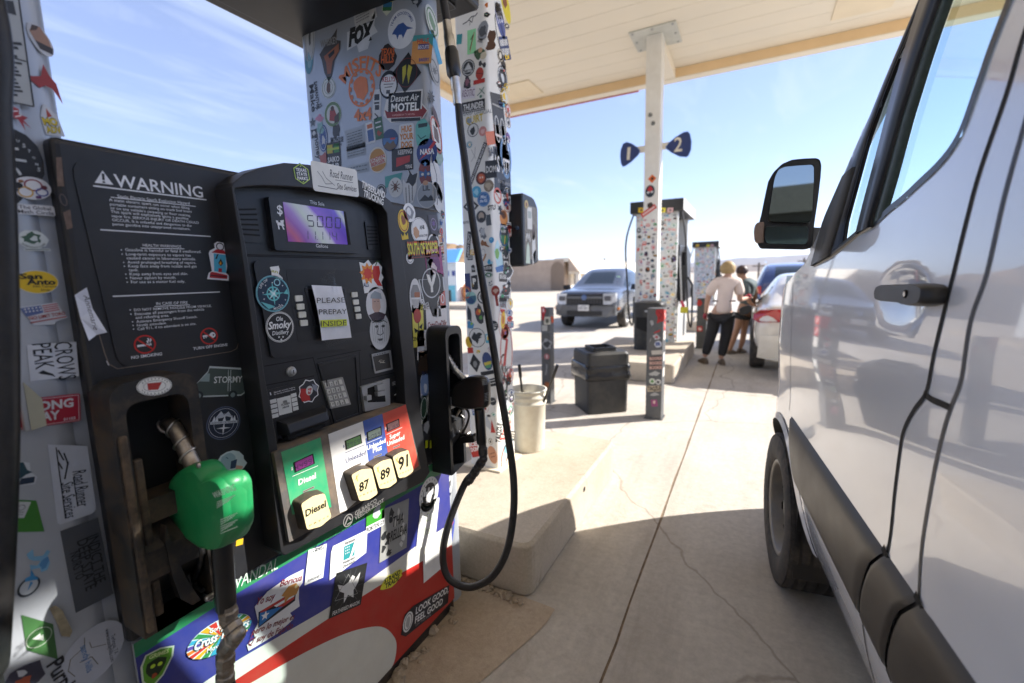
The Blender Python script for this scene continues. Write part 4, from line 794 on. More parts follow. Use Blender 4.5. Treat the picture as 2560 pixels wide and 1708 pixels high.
# ---- nozzle boots
def boot(y0, y1, z0, z1, xo, name, left):
    """a hood with side walls round a dark opening"""
    mb = MB(); w = .022 if left else .016; r = .04; xb = X0+.001
    outer = [(y0, z0), (y1, z0+(.0 if left else .02)), (y1, z1), (y0, z1)]; inner = [(y0+w, z0), (y1-w, z0+(.0 if left else .02)), (y1-w, z1-w*1.9), (y0+w, z1-w*1.9)]
    O = roundloop(outer, [.001, .001, r, r], 6); I = roundloop(inner, [.001, .001, r*.7, r*.7], 6)
    mb.ring([(xo, a, b_) for a, b_ in O], [(xo, a, b_) for a, b_ in I], (xb-xo, 0, 0), M_blackdirty if left else M_blackclean)
    mb.add([(xb+.001, a, b_) for a, b_ in I], [tuple(range(len(I)))], M_void)
    zc = z0+(z1-z0)*.52
    mb.box((xb, y0+w, zc-.05), (xo-.02, y1-w, zc), M_blackdirty if left else M_silver)               # rest the spout drops behind
    mb.prism([(xb, y0+w, zc-.05), (xo-.004, y0+w, zc-.10), (xo-.004, y0+w, zc-.16), (xb, y0+w, z0+.03)], (0, y1-y0-2*w, 0), M_blackdirty if left else M_blackclean)
    return mb.build(name, pump, bevel=.006, segs=3)
yb0, yb1 = onX(290, 1180, -1.06).y, onX(497, 1060, -1.06).y
zb1, zb0 = onX(380, 942, -1.06).z, onX(368, 1585, -1.06).z
bl = boot(yb0, yb1, zb0, zb1, -1.045, 'nozzle_boot', True)
mb = MB(); a = onX(335, 1050, -1.04); 
for dy in (.004, .03): mb.box((-1.05, yb0+dy, zb0+.01), (-1.038, yb0+dy+.014, zb1-.10), mat('dusty_rib', (.035, .028, .022), .7, var=.5, scale=22, dust=.9, dustcol=(.24, .165, .10), dscale=9)) if dy < .01 else mb.box((-1.075, yb0+dy, zb0+.02), (-1.062, yb0+dy+.016, zb1-.16), MATS['dusty_rib'])
mb.build('guide_rib', bl, bevel=.004)
YB0, YB1 = 1.425, 1.537
zr1, zr0 = onX(1120, 815, -1.06).z, onX(1085, 1190, -1.1).z
br = boot(YB0, YB1, zr0, zr1, -1.035, 'nozzle_boot', False)
# ------------------------------------------------------------------ nozzles and hoses
M_green = mat('nozzle_green', (.012, .27, .085), .38, var=.12, scale=14, dust=.45, dustcol=(.10, .16, .07), dscale=7, bump=.15, bscale=30)
M_nblack = mat('nozzle_black', (.016, .016, .017), .28, var=.15, scale=20, dust=.08, dustcol=(.10, .08, .06), dscale=18)
def dirty_steel(): return mat('dirty_steel', (.36, .33, .29), .38, metal=.9, var=.3, scale=30, dust=.7, dustcol=(.17, .105, .055), dscale=16)
M_ds = dirty_steel()
def shell(mb, pts2, pl_y, th, m, rnd=.35, n=5, sub=3):
    """a cushion-like solid from an outline in an x-z plane: the rim narrows on both sides"""
    L = [Vector(p) for p in pts2]; c = sum(L, Vector((0, 0)))/len(L); rings = []
    prof = [(0, 0.55), (.06, .78), (.2, .93), (.5, 1.0), (.8, .93), (.94, .78), (1, .55)]
    for t, k in prof: rings.append([Vector((c.x+(q.x-c.x)*(1-(1-k)*rnd), pl_y-th/2+th*t, c.y+(q.y-c.y)*(1-(1-k)*rnd))) for q in L])
    N_ = len(L); vs = [p for r in rings for p in r]
    mb.add(vs, [(r*N_+i, r*N_+(i+1) % N_, (r+1)*N_+(i+1) % N_, (r+1)*N_+i) for r in range(len(rings)-1) for i in range(N_)], m, True)
    mb.add(rings[0], [tuple(range(N_))], m); mb.add(rings[-1], [tuple(reversed(range(N_)))], m)
def yz(y, *P): return [onY(px, py, y) for px, py in P]
def x2(y, P, r=.006): return roundloop([(q.x, q.z) for q in yz(y, *P)], r, 4)
def build_nozzle(y, Z, name, label, body, spout, grip, swiv, green, rbody, hose, hose_r):
    """outlines were read off the enlarged photo; the nozzle hangs in the x-z plane at y, a right angle to the pump face"""
    f = lambda *P: zz(Z, *P)
    base = yz(y, *f(body[len(body)//2]))[0]; t = thing(name, tuple(base), label, 'fuel nozzle', 'fuel nozzles hanging on the pump')
    S = yz(y, *f(*spout)); mb = MB(); mb.tube(catmull(S, 4), rbody, M_ds if green else mat('clean_steel', (.42, .44, .47), .3, metal=.9, var=.15, scale=40), 16); sp = mb.build('spout', t)
    mb = MB(); C = catmull(S, 8); n = len(C)                                  # coil spring round the spout
    hel = []
    turns = 4 if green else 7
    for i in range(turns*14):
        q = i/(turns*14-1)*.92*(n-1); a = int(q); p = C[min(a, n-2)].lerp(C[min(a, n-2)+1], q-a); tn = (C[min(a, n-2)+1]-C[min(a, n-2)]).normalized(); u = Vector((0, 1, 0)); v = tn.cross(u); ang = 2*pi*i/14; hel.append(p+(u*cos(ang)+v*sin(ang))*(rbody*1.12))
    mb.tube(hel, rbody*.16, M_steel if green else mat('clean_steel', (.42, .44, .47), .3, metal=.9, var=.15, scale=40), 6); mb.build('spring', sp)
    mb = MB(); shell(mb, x2(y, f(*body), .014), y, .054 if green else .05, M_green if green else M_nblack, rnd=.32); bo = mb.build('cover', t)
    G = yz(y, *f(*grip)); mb = MB(); mb.tube([G[0], G[0].lerp(G[1], .04), G[0].lerp(G[1], .96), G[1]], [.0205, .0215, .0205, .019], M_nblack, 18); mb.build('grip', t)
    W = yz(y, *f(*swiv)); mb = MB(); r0 = .0185
    for i in range(len(W)-1):
        a, b = W[i], W[i+1]; d = b-a; mb.tube([a-d*.04, a+d*.25, a+d*.3, a+d*.72, a+d*.76, b+d*.04], [r0*.86, r0*.88, r0*1.08, r0*1.08, r0*.9, r0*.86], M_ds if green else mat('worn_black_metal', (.06, .06, .062), .4, metal=.6, var=.3, scale=30), 8, smooth=False)
    for p in W[1:-1]: mb.blob(p, r0*.97, M_ds if green else MATS['worn_black_metal'], rough=0, nu=12, nv=8, smooth=True)
    mb.build('swivel', t, bevel=.0015)
    mb = MB(); mb.tube(catmull(hose, 8), hose_r, M_rubber, 16); ho = mb.build('hose', t)
    return t, G, W, ho
yn = onX(414, 1062, -1.10).y+.012
body = [(366, 566), (392, 530), (440, 500), (494, 488), (520, 510), (545, 548), (580, 546), (622, 552), (646, 585), (656, 640), (662, 740), (664, 820), (648, 862), (620, 890), (570, 902), (520, 898), (470, 862), (420, 828), (366, 800), (352, 760), (348, 700), (352, 640)]
W0 = [(600, 1190), (605, 1262), (645, 1330), (590, 1400), (588, 1500), (588, 1580)]
hp = [onY(*zz(Z5, (588, 1570))[0], yn)]; e = hp[0]
hose1 = [e+Vector((0, 0, .01)), e+Vector((.004, 0, -.09)), e+Vector((.01, -.06, -.22)), e+Vector((.0, -.16, -.30)), e+Vector((-.02, -.30, -.26)), *[onX(px-40, py, -1.03) for px, py in ((16, 1750), (24, 1650), (43, 1300), (49, 1000), (43, 600), (29, 300), (11, 0))], Vector((-1.06, .275, 2.3)), Vector((-1.06, .275, ZH+.02))]
t1, G1, W1, ho1 = build_nozzle(yn, Z5, 'fuel_nozzle', 'green diesel nozzle with WARNING print resting in the near dusty boot', body, [(292, 322), (330, 318), (372, 384), (402, 450), (432, 512)], [(572, 880), (592, 1205)], W0, True, .0155, hose1, .0185)
mb = MB(); pw = Plane((0, yn-.0312, 0), (0, -1, 0), (1, 0, 0)); PWH = ink('#e2f4e6')
px_text(mb, pw, 'WARNING', *zz(Z5, (536, 672), (642, 630)), PWH, bold=.012)
for k in range(4): px_line(mb, pw, *zz(Z5, (548, 690+k*9), (636-k*10, 656+k*9)), .0012, PWH)
for k in range(7): px_line(mb, pw, *zz(Z5, (566, 776+k*11), (648-(k % 3)*12, 742+k*11)), .0012, PWH)
mb.build('warning_print', t1)
mb = MB(); c = onY(*zz(Z5, (462, 510))[0], yn-.031); mb.lathe([(.0, .004), (.005, .004), (.006, 0)], c, (0, -1, 0), M_steel, 14); mb.build('rivet', t1)
mb = MB(); shell(mb, x2(yn, zz(Z5, (512, 660), (538, 566), (580, 548), (620, 554), (650, 600), (664, 812), (632, 886), (566, 898), (536, 770)), .012), yn, .060, M_green, rnd=.14); mb.build('front_cover', t1)
def lever(t, y, Z, guard, lev, pin):
    mb = MB(); L = x2(y, zz(Z, *guard), .01); P = [Vector((q.x, y, q.y)) for q in L]; mb.tube(P, .0062, M_nblack, 8); mb.build('lever_guard', t)
    mb = MB(); P = catmull(yz(y, *zz(Z, *lev)), 5); mb.tube(P, .005, M_nblack, 8); lv = mb.build('lever', t); 
    mb = MB(); c = yz(y-.012, *zz(Z, pin))[0]; mb.lathe([(0, .004), (.005, .004), (.006, .001), (.006, -.02)], c, (0, -1, 0), M_steel, 14); mb.build('pivot', t)
lever(t1, yn, Z5, [(368, 820), (372, 900), (400, 1020), (430, 1100), (480, 1150), (528, 1160)], [(410, 860), (450, 880), (470, 930), (462, 1010), (440, 1080), (480, 1120)], (500, 1156))
mb = MB(); mb.tube(yz(yn-.01, *zz(Z5, (400, 850), (412, 915))), .006, M_steel, 10); mb.build('latch_pin', t1)
# flap of the boot behind the lever
mb = MB(); P = zz(Z5, (300, 800), (345, 940), (400, 1060), (470, 1165), (430, 1190), (372, 1160), (330, 1040), (296, 880)); mb.prism([onX(px, py, -1.045) for px, py in P], (-.02, 0, 0), M_blackdirty); mb.build('boot_flap', pump, bevel=.004)
# right nozzle; its coordinates come from the view at (1060, 780), 3.267 times enlarged
Z9 = (1060, 780, 3.267); yr_ = 1.50
body = [(214, 660), (262, 580), (330, 548), (372, 520), (420, 516), (482, 522), (508, 540), (528, 572), (532, 640), (532, 760), (516, 782), (420, 792), (330, 786), (228, 760)]
hz = zz(Z9, (400, 1330), (352, 1400))
H_ = [(1180, 1188), (1164, 1206), (1139, 1262), (1116, 1330), (1107, 1390), (1118, 1440), (1150, 1464), (1188, 1466), (1232, 1440), (1266, 1380), (1283, 1290), (1284, 1200), (1270, 1090), (1250, 970), (1232, 860), (1214, 750), (1196, 640), (1180, 540), (1166, 430), (1152, 330), (1146, 262)]
yv = 1.56
YH = [1.51, 1.49, 1.45, 1.40, 1.38, 1.375, 1.38, 1.39, 1.41, 1.44, 1.47, 1.49]; hose2 = [onY(px, py, YH[i] if i < len(YH) else min(yv, 1.49+.012*(i-11))) for i, (px, py) in enumerate(H_)]
t2, G2, W2, ho2 = build_nozzle(yr_, Z9, 'fuel_nozzle', 'black nozzle with metal spout hanging in the far boot, its hose looping to the ground', body, [(158, 330), (190, 362), (225, 420), (262, 480), (330, 548)], [(452, 790), (472, 1075)], [(478, 1075), (486, 1200), (440, 1270), (395, 1340), (352, 1395)], False, .0125, hose2, .0145)
mb = MB(); pw = Plane((0, yr_-.0285, 0), (0, -1, 0), (1, 0, 0)); GW = ink('#a8b4bc')
for k in range(5): px_line(mb, pw, *zz(Z9, (476, 556+k*10), (520, 548+k*10)), .0016, GW)
for k in range(6): px_line(mb, pw, *zz(Z9, (496, 668+k*12), (526, 660+k*12)), .0016, GW)
mb.build('warning_print', t2)
lever(t2, yr_, Z9, [(232, 760), (226, 830), (246, 920), (300, 1000), (420, 1010)], [(290, 800), (340, 790), (368, 840), (350, 920), (310, 1000)], (352, 998))
mb = MB(); mb.tube(yz(yr_-.01, *zz(Z9, (262, 850), (292, 800))), .0055, M_steel, 10); mb.tube(yz(yr_-.006, *zz(Z9, (300, 840), (335, 870), (300, 985))), .0035, M_steel, 8); mb.build('latch_pin', t2)
mb = MB(); mb.prism([Vector((q.x, yr_-.012, q.y)) for q in x2(yr_, zz(Z9, (300, 1022), (410, 996), (424, 1058), (312, 1068)), .004)], (0, .024, 0), M_nblack); mb.build('lever_bracket', t2)
# breakaway coupling and the upper hose whip
def along(P, rs, m, seg=16, smooth=True): mb = MB(); mb.tube([onY(px, py, yv) for px, py in P], rs, m, seg, smooth=smooth); return mb
o = along([(1144, 262), (1141, 226), (1140, 224), (1137, 192)], [.0165, .0165, .019, .018], M_steel).build('hose_ferrule', t2)
o = along([(1137, 196), (1135, 186), (1133, 170), (1129, 132), (1127, 122)], [.019, .027, .028, .0265, .022], M_nblack).build('breakaway_collar', t2)
along([(1127, 124), (1122, 90), (1121, 88), (1117, 54)], [.021, .020, .0175, .0165], M_steel).build('hose_ferrule', t2)
mb = MB(); mb.tube(catmull([onY(px, py, yv) for px, py in ((1118, 58), (1112, 20), (1106, -20), (1098, -70))]+[Vector((-1.13, yv, ZH+.03))], 6), .0155, M_rubber, 16); mb.build('upper_hose', t2)
# ------------------------------------------------------------------ stickers on the pump
BK, WH, GY = '#17181a', '#e9eaea', '#8d9298'
OR = '#e8834a'
def disc(c, *L): return [('d', c, 0, 0, .5, .5)]+list(L)
def arc(c, s, r=.36, a=90, z=.13, b=.01, below=False): return ('a', c, s, 0, 0, r, a, z, b, below)
# arch of the console
sk = Stick(pump, PX(X1+.0006), Z6)
HX = lambda r, a=1.0: [(r*cos(R_(90+60*i)), r*a*sin(R_(90+60*i))) for i in range(6)]
sk.put(545, 150, 652, 158, [('p', '#1e3a2e', HX(.58)), ('p', '#b9d94c', HX(.55)), ('p', '#16282e', HX(.50)), ('t', WH, 'TEXAS', -.34, .34, .12, .17, .02), ('t', WH, 'STATE', -.34, .34, -.1, .17, .02), ('t', WH, 'PARKS', -.34, .34, -.32, .17, .02), ('p', '#b9d94c', star(0, .4, .06)), ('p', '#b9d94c', star(0, -.42, .06))], 'green hexagon sticker reading TEXAS STATE PARKS')
sk.put(670, 165, 993, 222, [('r', '#dcdcd6', -.5, -.24, .5, .24, .05), ('t', '#23262c', 'Road Runner', -.13, .4, .03, .13, .004, .35), ('l', '#23262c', [(-.02, -.005), (.38, .0)], .008), ('t', '#23262c', 'Site Services', .0, .45, -.15, .10, .004, .3), ('l', '#23262c', [(-.4, -.15), (.0, -.16)], .01), ('l', '#23262c', [(-.38, .08), (-.3, .0), (-.24, -.1), (-.1, -.08)], .008), ('l', '#23262c', [(-.28, .1), (-.22, .0), (-.05, -.1)], .008)], 'white sign reading Road Runner Site Services')
sk.put(1018, 250, 1180, 330, [('t', '#e6e6e2', 'TIMBERLAND', -.5, .5, .02, .2, .03), ('t', '#e6e6e2', 'TRUCKING', -.4, .46, -.22, .2, .03)], 'white lettering reading Timberland Trucking')
# round ones on the keyboard panel
sk = Stick(pump, PX(Xi+.0078), Z6)
TQ = '#6cc4c8'; NV = '#16304a'
sk.put(372, 838, 470, 862, [('p', WH, [(-.5, .3), (.1, .52), (.2, .3), (.16, .0), (.48, -.2), (.5, -.5), (.2, -.52), (-.3, -.3), (-.34, 0)]), ('t', '#b0b060', 'an', -.36, .1, .02, .2, .03), ('t', '#9ac0c0', '93', .1, .42, -.38, .18, .01)], 'torn white label')
sk.put(279, 1004, 513, 982, disc('#7fb8c8', ('d', NV, 0, 0, .475, .475), ('o', TQ, 0, 0, .47, .47, .012), arc(WH, 'LIFE OF', .37, 130, .095), arc(WH, 'MOZZA', .44, 285, .095, .01, True), ('o', TQ, 0, 0, .2, .2, .035), ('o', TQ, 0, 0, .1, .1, .02), ('p', TQ, star(0, 0, .33, 4, .18)), ('p', '#bfe6e6', star(0, 0, .22, 4, .2, 45)), ('d', '#e8f4f4', .02, 0, .03, .03), ('p', TQ, [(-.4, -.18), (-.1, -.3), (0, -.36), (-.2, -.4)]), ('p', TQ, [(.3, -.02), (.42, .1), (.46, -.06)]), ('o', '#9fd4dc', .15, .3, .1, .1, .03), *[('p', WH, star(x, y, .03, 4, .3)) for x, y in ((-.2, .24), (-.3, .05), (.3, .2), (.33, -.2), (.12, -.32), (.0, .3), (-.3, -.12))]), 'navy compass sticker reading LIFE OF MOZZA')
sk.put(347, 1236, 543, 1216, disc('#e8e8e4', ('d', BK, 0, 0, .485, .485), ('o', '#e8e8e4', 0, 0, .47, .47, .025), ('t', WH, 'Ole', -.12, .12, .2, .14, .02, .2), ('t', WH, 'Smoky', -.42, .42, -.04, .23, .03, .25), ('t', WH, 'Distillery', -.3, .3, -.24, .13, .01, .2), ('p', WH, star(-.07, -.32, .045)), ('p', WH, star(.07, -.33, .045)), ('p', WH, star(0, -.41, .045))), 'black round sticker reading Ole Smoky Distillery')
sk.put(1014, 882, 1168, 868, [('p', WH, [(-.5, .5), (-.3, .45), (-.1, .56), (.05, .38), (.3, .5), (.5, .3), (.44, .1), (.52, -.05), (.4, -.2), (.44, -.45), (.2, -.4), (.0, -.42), (-.2, -.5), (-.42, -.5)]), ('p', '#e8902c', star(-.18, .12, .36, 9, .66)), ('p', '#d8402a', star(-.18, .12, .22, 8, .7)), ('p', '#c8322a', [(.1, .35), (.36, .34), (.38, .1), (.28, -.1), (.42, -.34), (.2, -.3), (.06, -.12), (.02, .12)]), ('l', '#3a6a30', [(.2, .36), (.3, .5), (.4, .48)], .04), ('t', '#3a4a6a', 'ALS', -.44, -.2, -.3, .14, .02)], 'chilli pepper and starburst sticker reading ALS')
sk.put(1050, 1076, 1192, 1066, [('d', '#d9dadc', 0, 0, .5, .64), ('p', '#c8a898', [(-.2, .3), (.16, .3), (.2, -.1), (.08, -.3), (-.1, -.3), (-.22, -.1)]), ('p', '#9aa4ac', [(-.26, .36), (-.05, .5), (.24, .4), (.28, .2), (-.28, .24)]), ('p', '#3a2a36', [(-.4, -.34), (-.1, -.26), (.1, -.26), (.44, -.36), (.3, -.55), (-.25, -.55)]), ('l', '#5a5a60', [(-.12, .12), (-.04, .12)], .02), ('l', '#5a5a60', [(.05, .12), (.12, .12)], .02)], 'oval portrait sticker')
sk.put(1076, 1258, 1216, 1246, [('d', '#c9ccce', 0, 0, .5, .68)]+[('l', '#3c4044', [(-.36, .3-.0*k), (-.2, .36), (0, .3), (.2, .36), (.36, .28)], .03) for k in (0,)]+[('d', '#3c4044', -.16, .16, .09, .05), ('d', '#3c4044', .16, .16, .09, .05), ('l', '#4a4e52', [(-.1, .1), (-.16, -.1), (0, -.16), (.16, -.1), (.1, .1)], .03), ('p', '#4a4e52', [(-.14, -.28), (.14, -.28), (.08, -.36), (-.08, -.36)])]+[('l', '#6a6e72', [(-.4+.1*k, .5-.03*abs(k-4)), (-.34+.09*k, -.5+.04*abs(k-4))], .012) for k in range(9)], 'grey carved face oval sticker')
sk = Stick(pump, PX(Xi+.001), Z7)
sk.put(366, 348, 514, 336, [('p', WH, star(0, 0, .53, 8, .84, 22)), ('p', '#2a2c34', star(0, 0, .48, 8, .84, 22)), ('p', '#b02a2c', [(-.4, .12), (-.1, .1), (0, -.1), (.1, -.4), (-.3, -.42), (-.42, -.2)]), ('d', '#c8c8c4', .02, .02, .17, .2), ('p', '#b02a2c', [(-.06, .1), (.12, .12), (.08, -.12), (-.04, -.12)]), ('p', '#8a90a0', [(.12, .3), (.4, .2), (.38, -.06), (.2, .06)]), ('t', WH, 'FD', -.07, .12, -.05, .1, .02)], 'fire department cross sticker')
# right strip of black door
Z2 = (960, 480, 2.24)
sk = Stick(pump, PX(X0+.0008), Z2)
rgs = random.Random(77)
sk.put(108, 120, 174, 112, disc(WH, ('p', GY, wob(rgs, 0, 0, .34, .34, 12, .3)), ('p', WH, wob(rgs, 0, .05, .18, .2, 9, .3))))
sk.put(78, 162, 138, 164, [('d', '#e6c52a', 0, 0, .5, .7), ('o', '#a02a20', 0, 0, .44, .62, .06), ('p', '#8a4a22', wob(rgs, .02, .06, .2, .3, 9, .3))], 'yellow round sticker')
sk.put(153, 224, 246, 214, disc(WH, ('o', GY, 0, 0, .47, .47, .015), ('t', BK, 'ANE', -.0, .3, .06, .14, .03), ('t', BK, 'CONTRACTING', -.18, .42, -.22, .08, .02), ('p', '#c89a74', [(-.36, .12), (-.2, .18), (-.05, .0), (-.1, -.2), (-.3, -.26), (-.4, -.1)])), 'white round sticker reading ANE CONTRACTING')
sk.put(98, 252, 135, 246, [('p', '#d8b820', [(-.5, -.3), (-.5, .3), (-.25, .0), (0, .4), (.25, .0), (.5, .3), (.5, -.3)])], 'yellow crown sticker')
sk.put(250, 188, 306, 184, [('p', '#3c3744', [(-.45, .6), (.45, .6), (.5, .1), (.3, -.5), (0, -.8), (-.3, -.5), (-.5, .1)]), ('o', '#8a80a0', 0, .05, .3, .36, .06), ('p', '#6a4a8a', star(0, .1, .22, 6, .5))])
sk.put(246, 290, 310, 286, [('o', WH, 0, 0, .5, .5, .1)])
sk.put(124, 372, 166, 370, disc(WH, ('o', GY, 0, 0, .4, .4, .08)))
sk.put(128, 322, 306, 312, [('r', '#191a1c', -.5, -.19, .5, .16, .01), ('t', '#e06a2a', 'SOUTH OF BORDER', -.48, .49, -.11, .24, .05), ('t', '#d6e83a', 'SOUTH OF BORDER', -.475, .475, -.1, .21, .012), ('r', '#7a2a2a', -.4, -.175, .42, -.15)], 'yellow and orange SOUTH OF BORDER banner sticker')
sk.put(134, 366, 300, 358, [('t', '#a8a8a8', 'XTREME DETAILING', -.1, .5, 0, .03)])
sk.put(234, 402, 326, 388, [('r', '#a0407e', -.5, -.58, .5, .55, .03), ('p', '#6a2a6a', wob(rgs, .0, -.05, .36, .4, 11, .4)), ('p', '#d8c8cc', wob(rgs, -.05, -.2, .15, .26, 9, .4)), ('t', '#e8a0c0', 'BIG DEMO', -.4, .3, .38, .1, .02)], 'magenta BIG DEMO sticker')
TXs = [(-.5, .1), (-.16, .1), (-.16, .62), (.1, .62), (.1, .3), (.48, .2), (.5, -.2), (.3, -.32), (.18, -.52), (.12, -.85), (-.05, -.8), (-.2, -.46), (-.34, -.5)]
sk.put(194, 516, 336, 506, [('p', '#d8dde0', TXs), ('p', '#33363a', [(x*.93, y*.94) for x, y in TXs]), ('o', '#c8ccd0', -.02, .0, .36, .36, .03), ('p', '#e0e0dc', [(-.2, .22), (-.08, .2), (-.01, .02), (.06, .2), (.18, .22), (.1, .02), (.03, -.08), (.03, -.22), (-.06, -.22), (-.06, -.08), (-.14, .04)])], 'dark Texas outline sticker with a large Y')
sk.put(143, 592, 208, 590, [('d', '#dcdcdc', 0, 0, .5, 1.05), ('p', '#8a8a8c', [(-.4, .3), (-.2, .7), (.2, .7), (.4, .3), (.4, .0), (-.4, .0)]), ('r', '#a86a4a', -.1, .0, .4, .3, .1), ('p', '#b8b8b8', [(-.35, -.1), (.35, -.1), (.2, -.6), (-.2, -.6)])], 'white oval sticker of a figure in goggles')
sk.put(165, 634, 304, 618, [('t', '#dcdcdc', 'MARTINEZ', -.5, .5, -.04, .17, .03)], 'white MARTINEZ PRODUCTIONS lettering'); sk.put(165, 656, 306, 642, [('t', '#dcdcdc', 'PRODUCTIONS', -.5, .5, -.04, .11, .03)])
sk.put(312, 606, 344, 600, [('r', '#c8706a', -.5, -.9, .5, .9, .02), ('o', WH, 0, .1, .3, .5, .12)])
sk.put(160, 752, 222, 744, [('r', '#d9cf5a', -.5, -1.25, .5, 1.2, .04), ('d', '#b0362e', -.05, .55, .34, .42), ('l', '#1c1c1a', [(0, .2), (.05, -.5)], .07), ('p', '#1c1c1a', [(.05, -.1), (.4, .1), (.3, -.25)]), ('p', '#1c1c1a', [(.0, -.3), (-.4, -.1), (-.3, -.42)]), ('t', '#1c1c1a', 'CENTRAL', -.6, .44, -.85, .22, .02)], 'yellow card with a red rose reading CENTRAL')
sk.put(236, 716, 352, 700, [('r', '#e2e0e0', -.5, -.42, .5, .36, .01), ('p', BK, [(-.14, .06), (-.1, .3), (.0, .28), (.02, .06)]), ('p', BK, [(.08, .04), (.1, .3), (.2, .26), (.22, .04)]), ('t', '#8a2a26', 'Cartel', -.44, -.08, -.26, .18, .02), ('t', '#8a2a26', 'DueDilig', -.06, .46, -.26, .18, .02)], 'white sticker with two black figures over red lettering')
sk.put(186, 852, 246, 846, [('r', '#e6e6e4', -.5, -.95, .5, .8, .02), ('d', BK, -.2, .25, .05, .06), ('d', BK, .18, .22, .05, .06), ('r', '#c8b8b0', -.3, -.5, .1, -.42)])
sk.put(192, 946, 258, 938, [('r', '#8a8c84', -.5, -.75, .5, .75, .02), ('p', '#3a2e22', [(-.5, -.75), (-.5, -.1), (-.3, .3), (-.1, .2), (.1, .45), (.3, .1), (.5, .2), (.5, -.75)]), ('p', '#d0d4d8', [(-.5, .75), (.5, .75), (.5, .55), (-.5, .5)])], 'photo sticker of horses')
sk.put(202, 1074, 258, 1066, [('p', '#d8dce8', wob(rgs, 0, -.1, .56, .95, 14, .16)), ('p', '#7a94c0', wob(rgs, 0, -.15, .42, .7, 13, .3)), ('p', '#cdd6e6', wob(rgs, .05, -.3, .2, .3, 9, .3)), ('t', '#2a3050', 'RAT', -.36, .36, .5, .26, .03)], 'blue sticker reading RAT')
sk.put(208, 1206, 246, 1200, [('r', '#dadcd8', -.5, -1.6, .5, 1.6), ('d', '#2c4a3a', -.1, -.1, .56, 1.15), ('o', '#dadcd8', -.1, -.1, .46, .98, .07)])
sk.put(214, 1318, 258, 1312, [('r', '#3c3e42', -.5, -1.1, .5, 1.1), ('p', '#b8bcc0', wob(rgs, 0, 0, .3, .6, 8, .4))]); 
for xx in (231, 256): sk.put(xx, 1415, xx+15, 1410, [('r', '#c4cc2a', -.5, -.9, .5, .9)])
sk = Stick(pump, PX(-1.0345), Z2); sk.put(296, 785, 386, 782, [('p', '#9a9ca0', [(-.5, -.2), (.45, -.2), (.5, .16), (-.42, .18)]), ('t', '#2a2a2c', 'DIESEL', -.36, .36, -.1, .16, .02)]) if False else None
# left black door below the warning
sk = Stick(pump, PX(X0+.0008), Z5)
VAN = [(-.5, -.2), (-.5, -.08), (-.36, .04), (-.2, .22), (-.18, .3), (.48, .26), (.5, -.18), (.44, -.22)]
sk.put(414, 122, 682, 112, [('p', '#bcc4c4', [(x*1.02, y*1.12) for x, y in VAN]), ('p', '#46524e', VAN), ('d', '#20262a', -.34, -.2, .085, .085), ('d', '#20262a', .28, -.22, .085, .085), ('d', '#7a8888', -.34, -.2, .045, .045), ('d', '#7a8888', .28, -.22, .045, .045), ('p', '#8ea0a0', [(-.34, .06), (-.22, .2), (-.17, .2), (-.17, .05)]), ('t', '#dfe4e4', 'STORMY', -.09, .44, .02, .12, .012), ('l', '#bcc4c4', [(.16, .26), (.18, -.14)], .012), ('l', '#bcc4c4', [(.205, .26), (.225, -.14)], .012)], 'grey green van shaped sticker reading STORMY')
sk.put(496, 312, 660, 300, disc('#5a6480', ('d', '#1c2438', 0, 0, .475, .475), ('o', '#c8ccd8', 0, 0, .44, .44, .012), ('p', '#c8ccd8', [(-.28, .14), (-.12, .36), (-.02, .24), (.1, .34), (.26, .14), (.06, .2), (-.06, .16)]), *[('p', '#dfe2ea', [(x-.05, .06), (x, .22), (x+.05, .06)]) for x in (-.3, -.22, .0, .22, .3)], ('r', '#c8ccd8', -.4, -.02, .4, .06), ('t', '#1c2438', 'OUR ROAD LESS TRAVELED', -.37, .37, 0, .045, .01), ('o', '#aab0c4', 0, -.02, .3, .3, .015), ('p', '#dfe2ea', star(0, -.15, .22, 4, .16))), 'navy round sticker with pines and a compass reading OUR ROAD LESS TRAVELED')
sk.put(540, 512, 682, 500, [('p', '#cfdce2', wob(rgs, 0, 0, .54, .42, 16, .12)), ('p', '#9fb8c4', wob(rgs, -.12, .1, .26, .28, 13, .22)), ('p', '#2f4560', [(.0, .1), (.2, .16), (.2, -.14), (.02, -.16)]), ('p', '#d8a898', [(.2, -.05), (.46, -.1), (.4, -.3), (.22, -.24)]), ('l', '#5a7484', [(-.2, .24), (-.12, .2)], .03), ('l', '#5a7484', [(-.36, -.2), (.1, -.3)], .02)], 'pale blue dog and flag sticker')
sk.put(560, 612, 702, 580, [('t', '#c8ccd0', 'DIRECTIONS', -.9, .5, -.06, .13, .01)]); sk.put(660, 806, 702, 796, [('t', '#d8d8d8', 'ade', -.4, .5, 0, .3, .02)]); sk.put(650, 840, 690, 830, [('t', '#d8d8d8', 'ght', -.4, .4, 0, .3, .02)])
sk.put(650, 730, 692, 722, [('r', '#b8bcb8', -.5, -.9, .5, 1.2), ('p', '#3a3c3e', wob(rgs, 0, 0, .3, .7, 9, .4))]); sk.put(640, 890, 674, 880, [('r', '#d8b02a', -.5, -.4, .5, .45)])
sk = Stick(pump, PX(-1.0445), Z5)
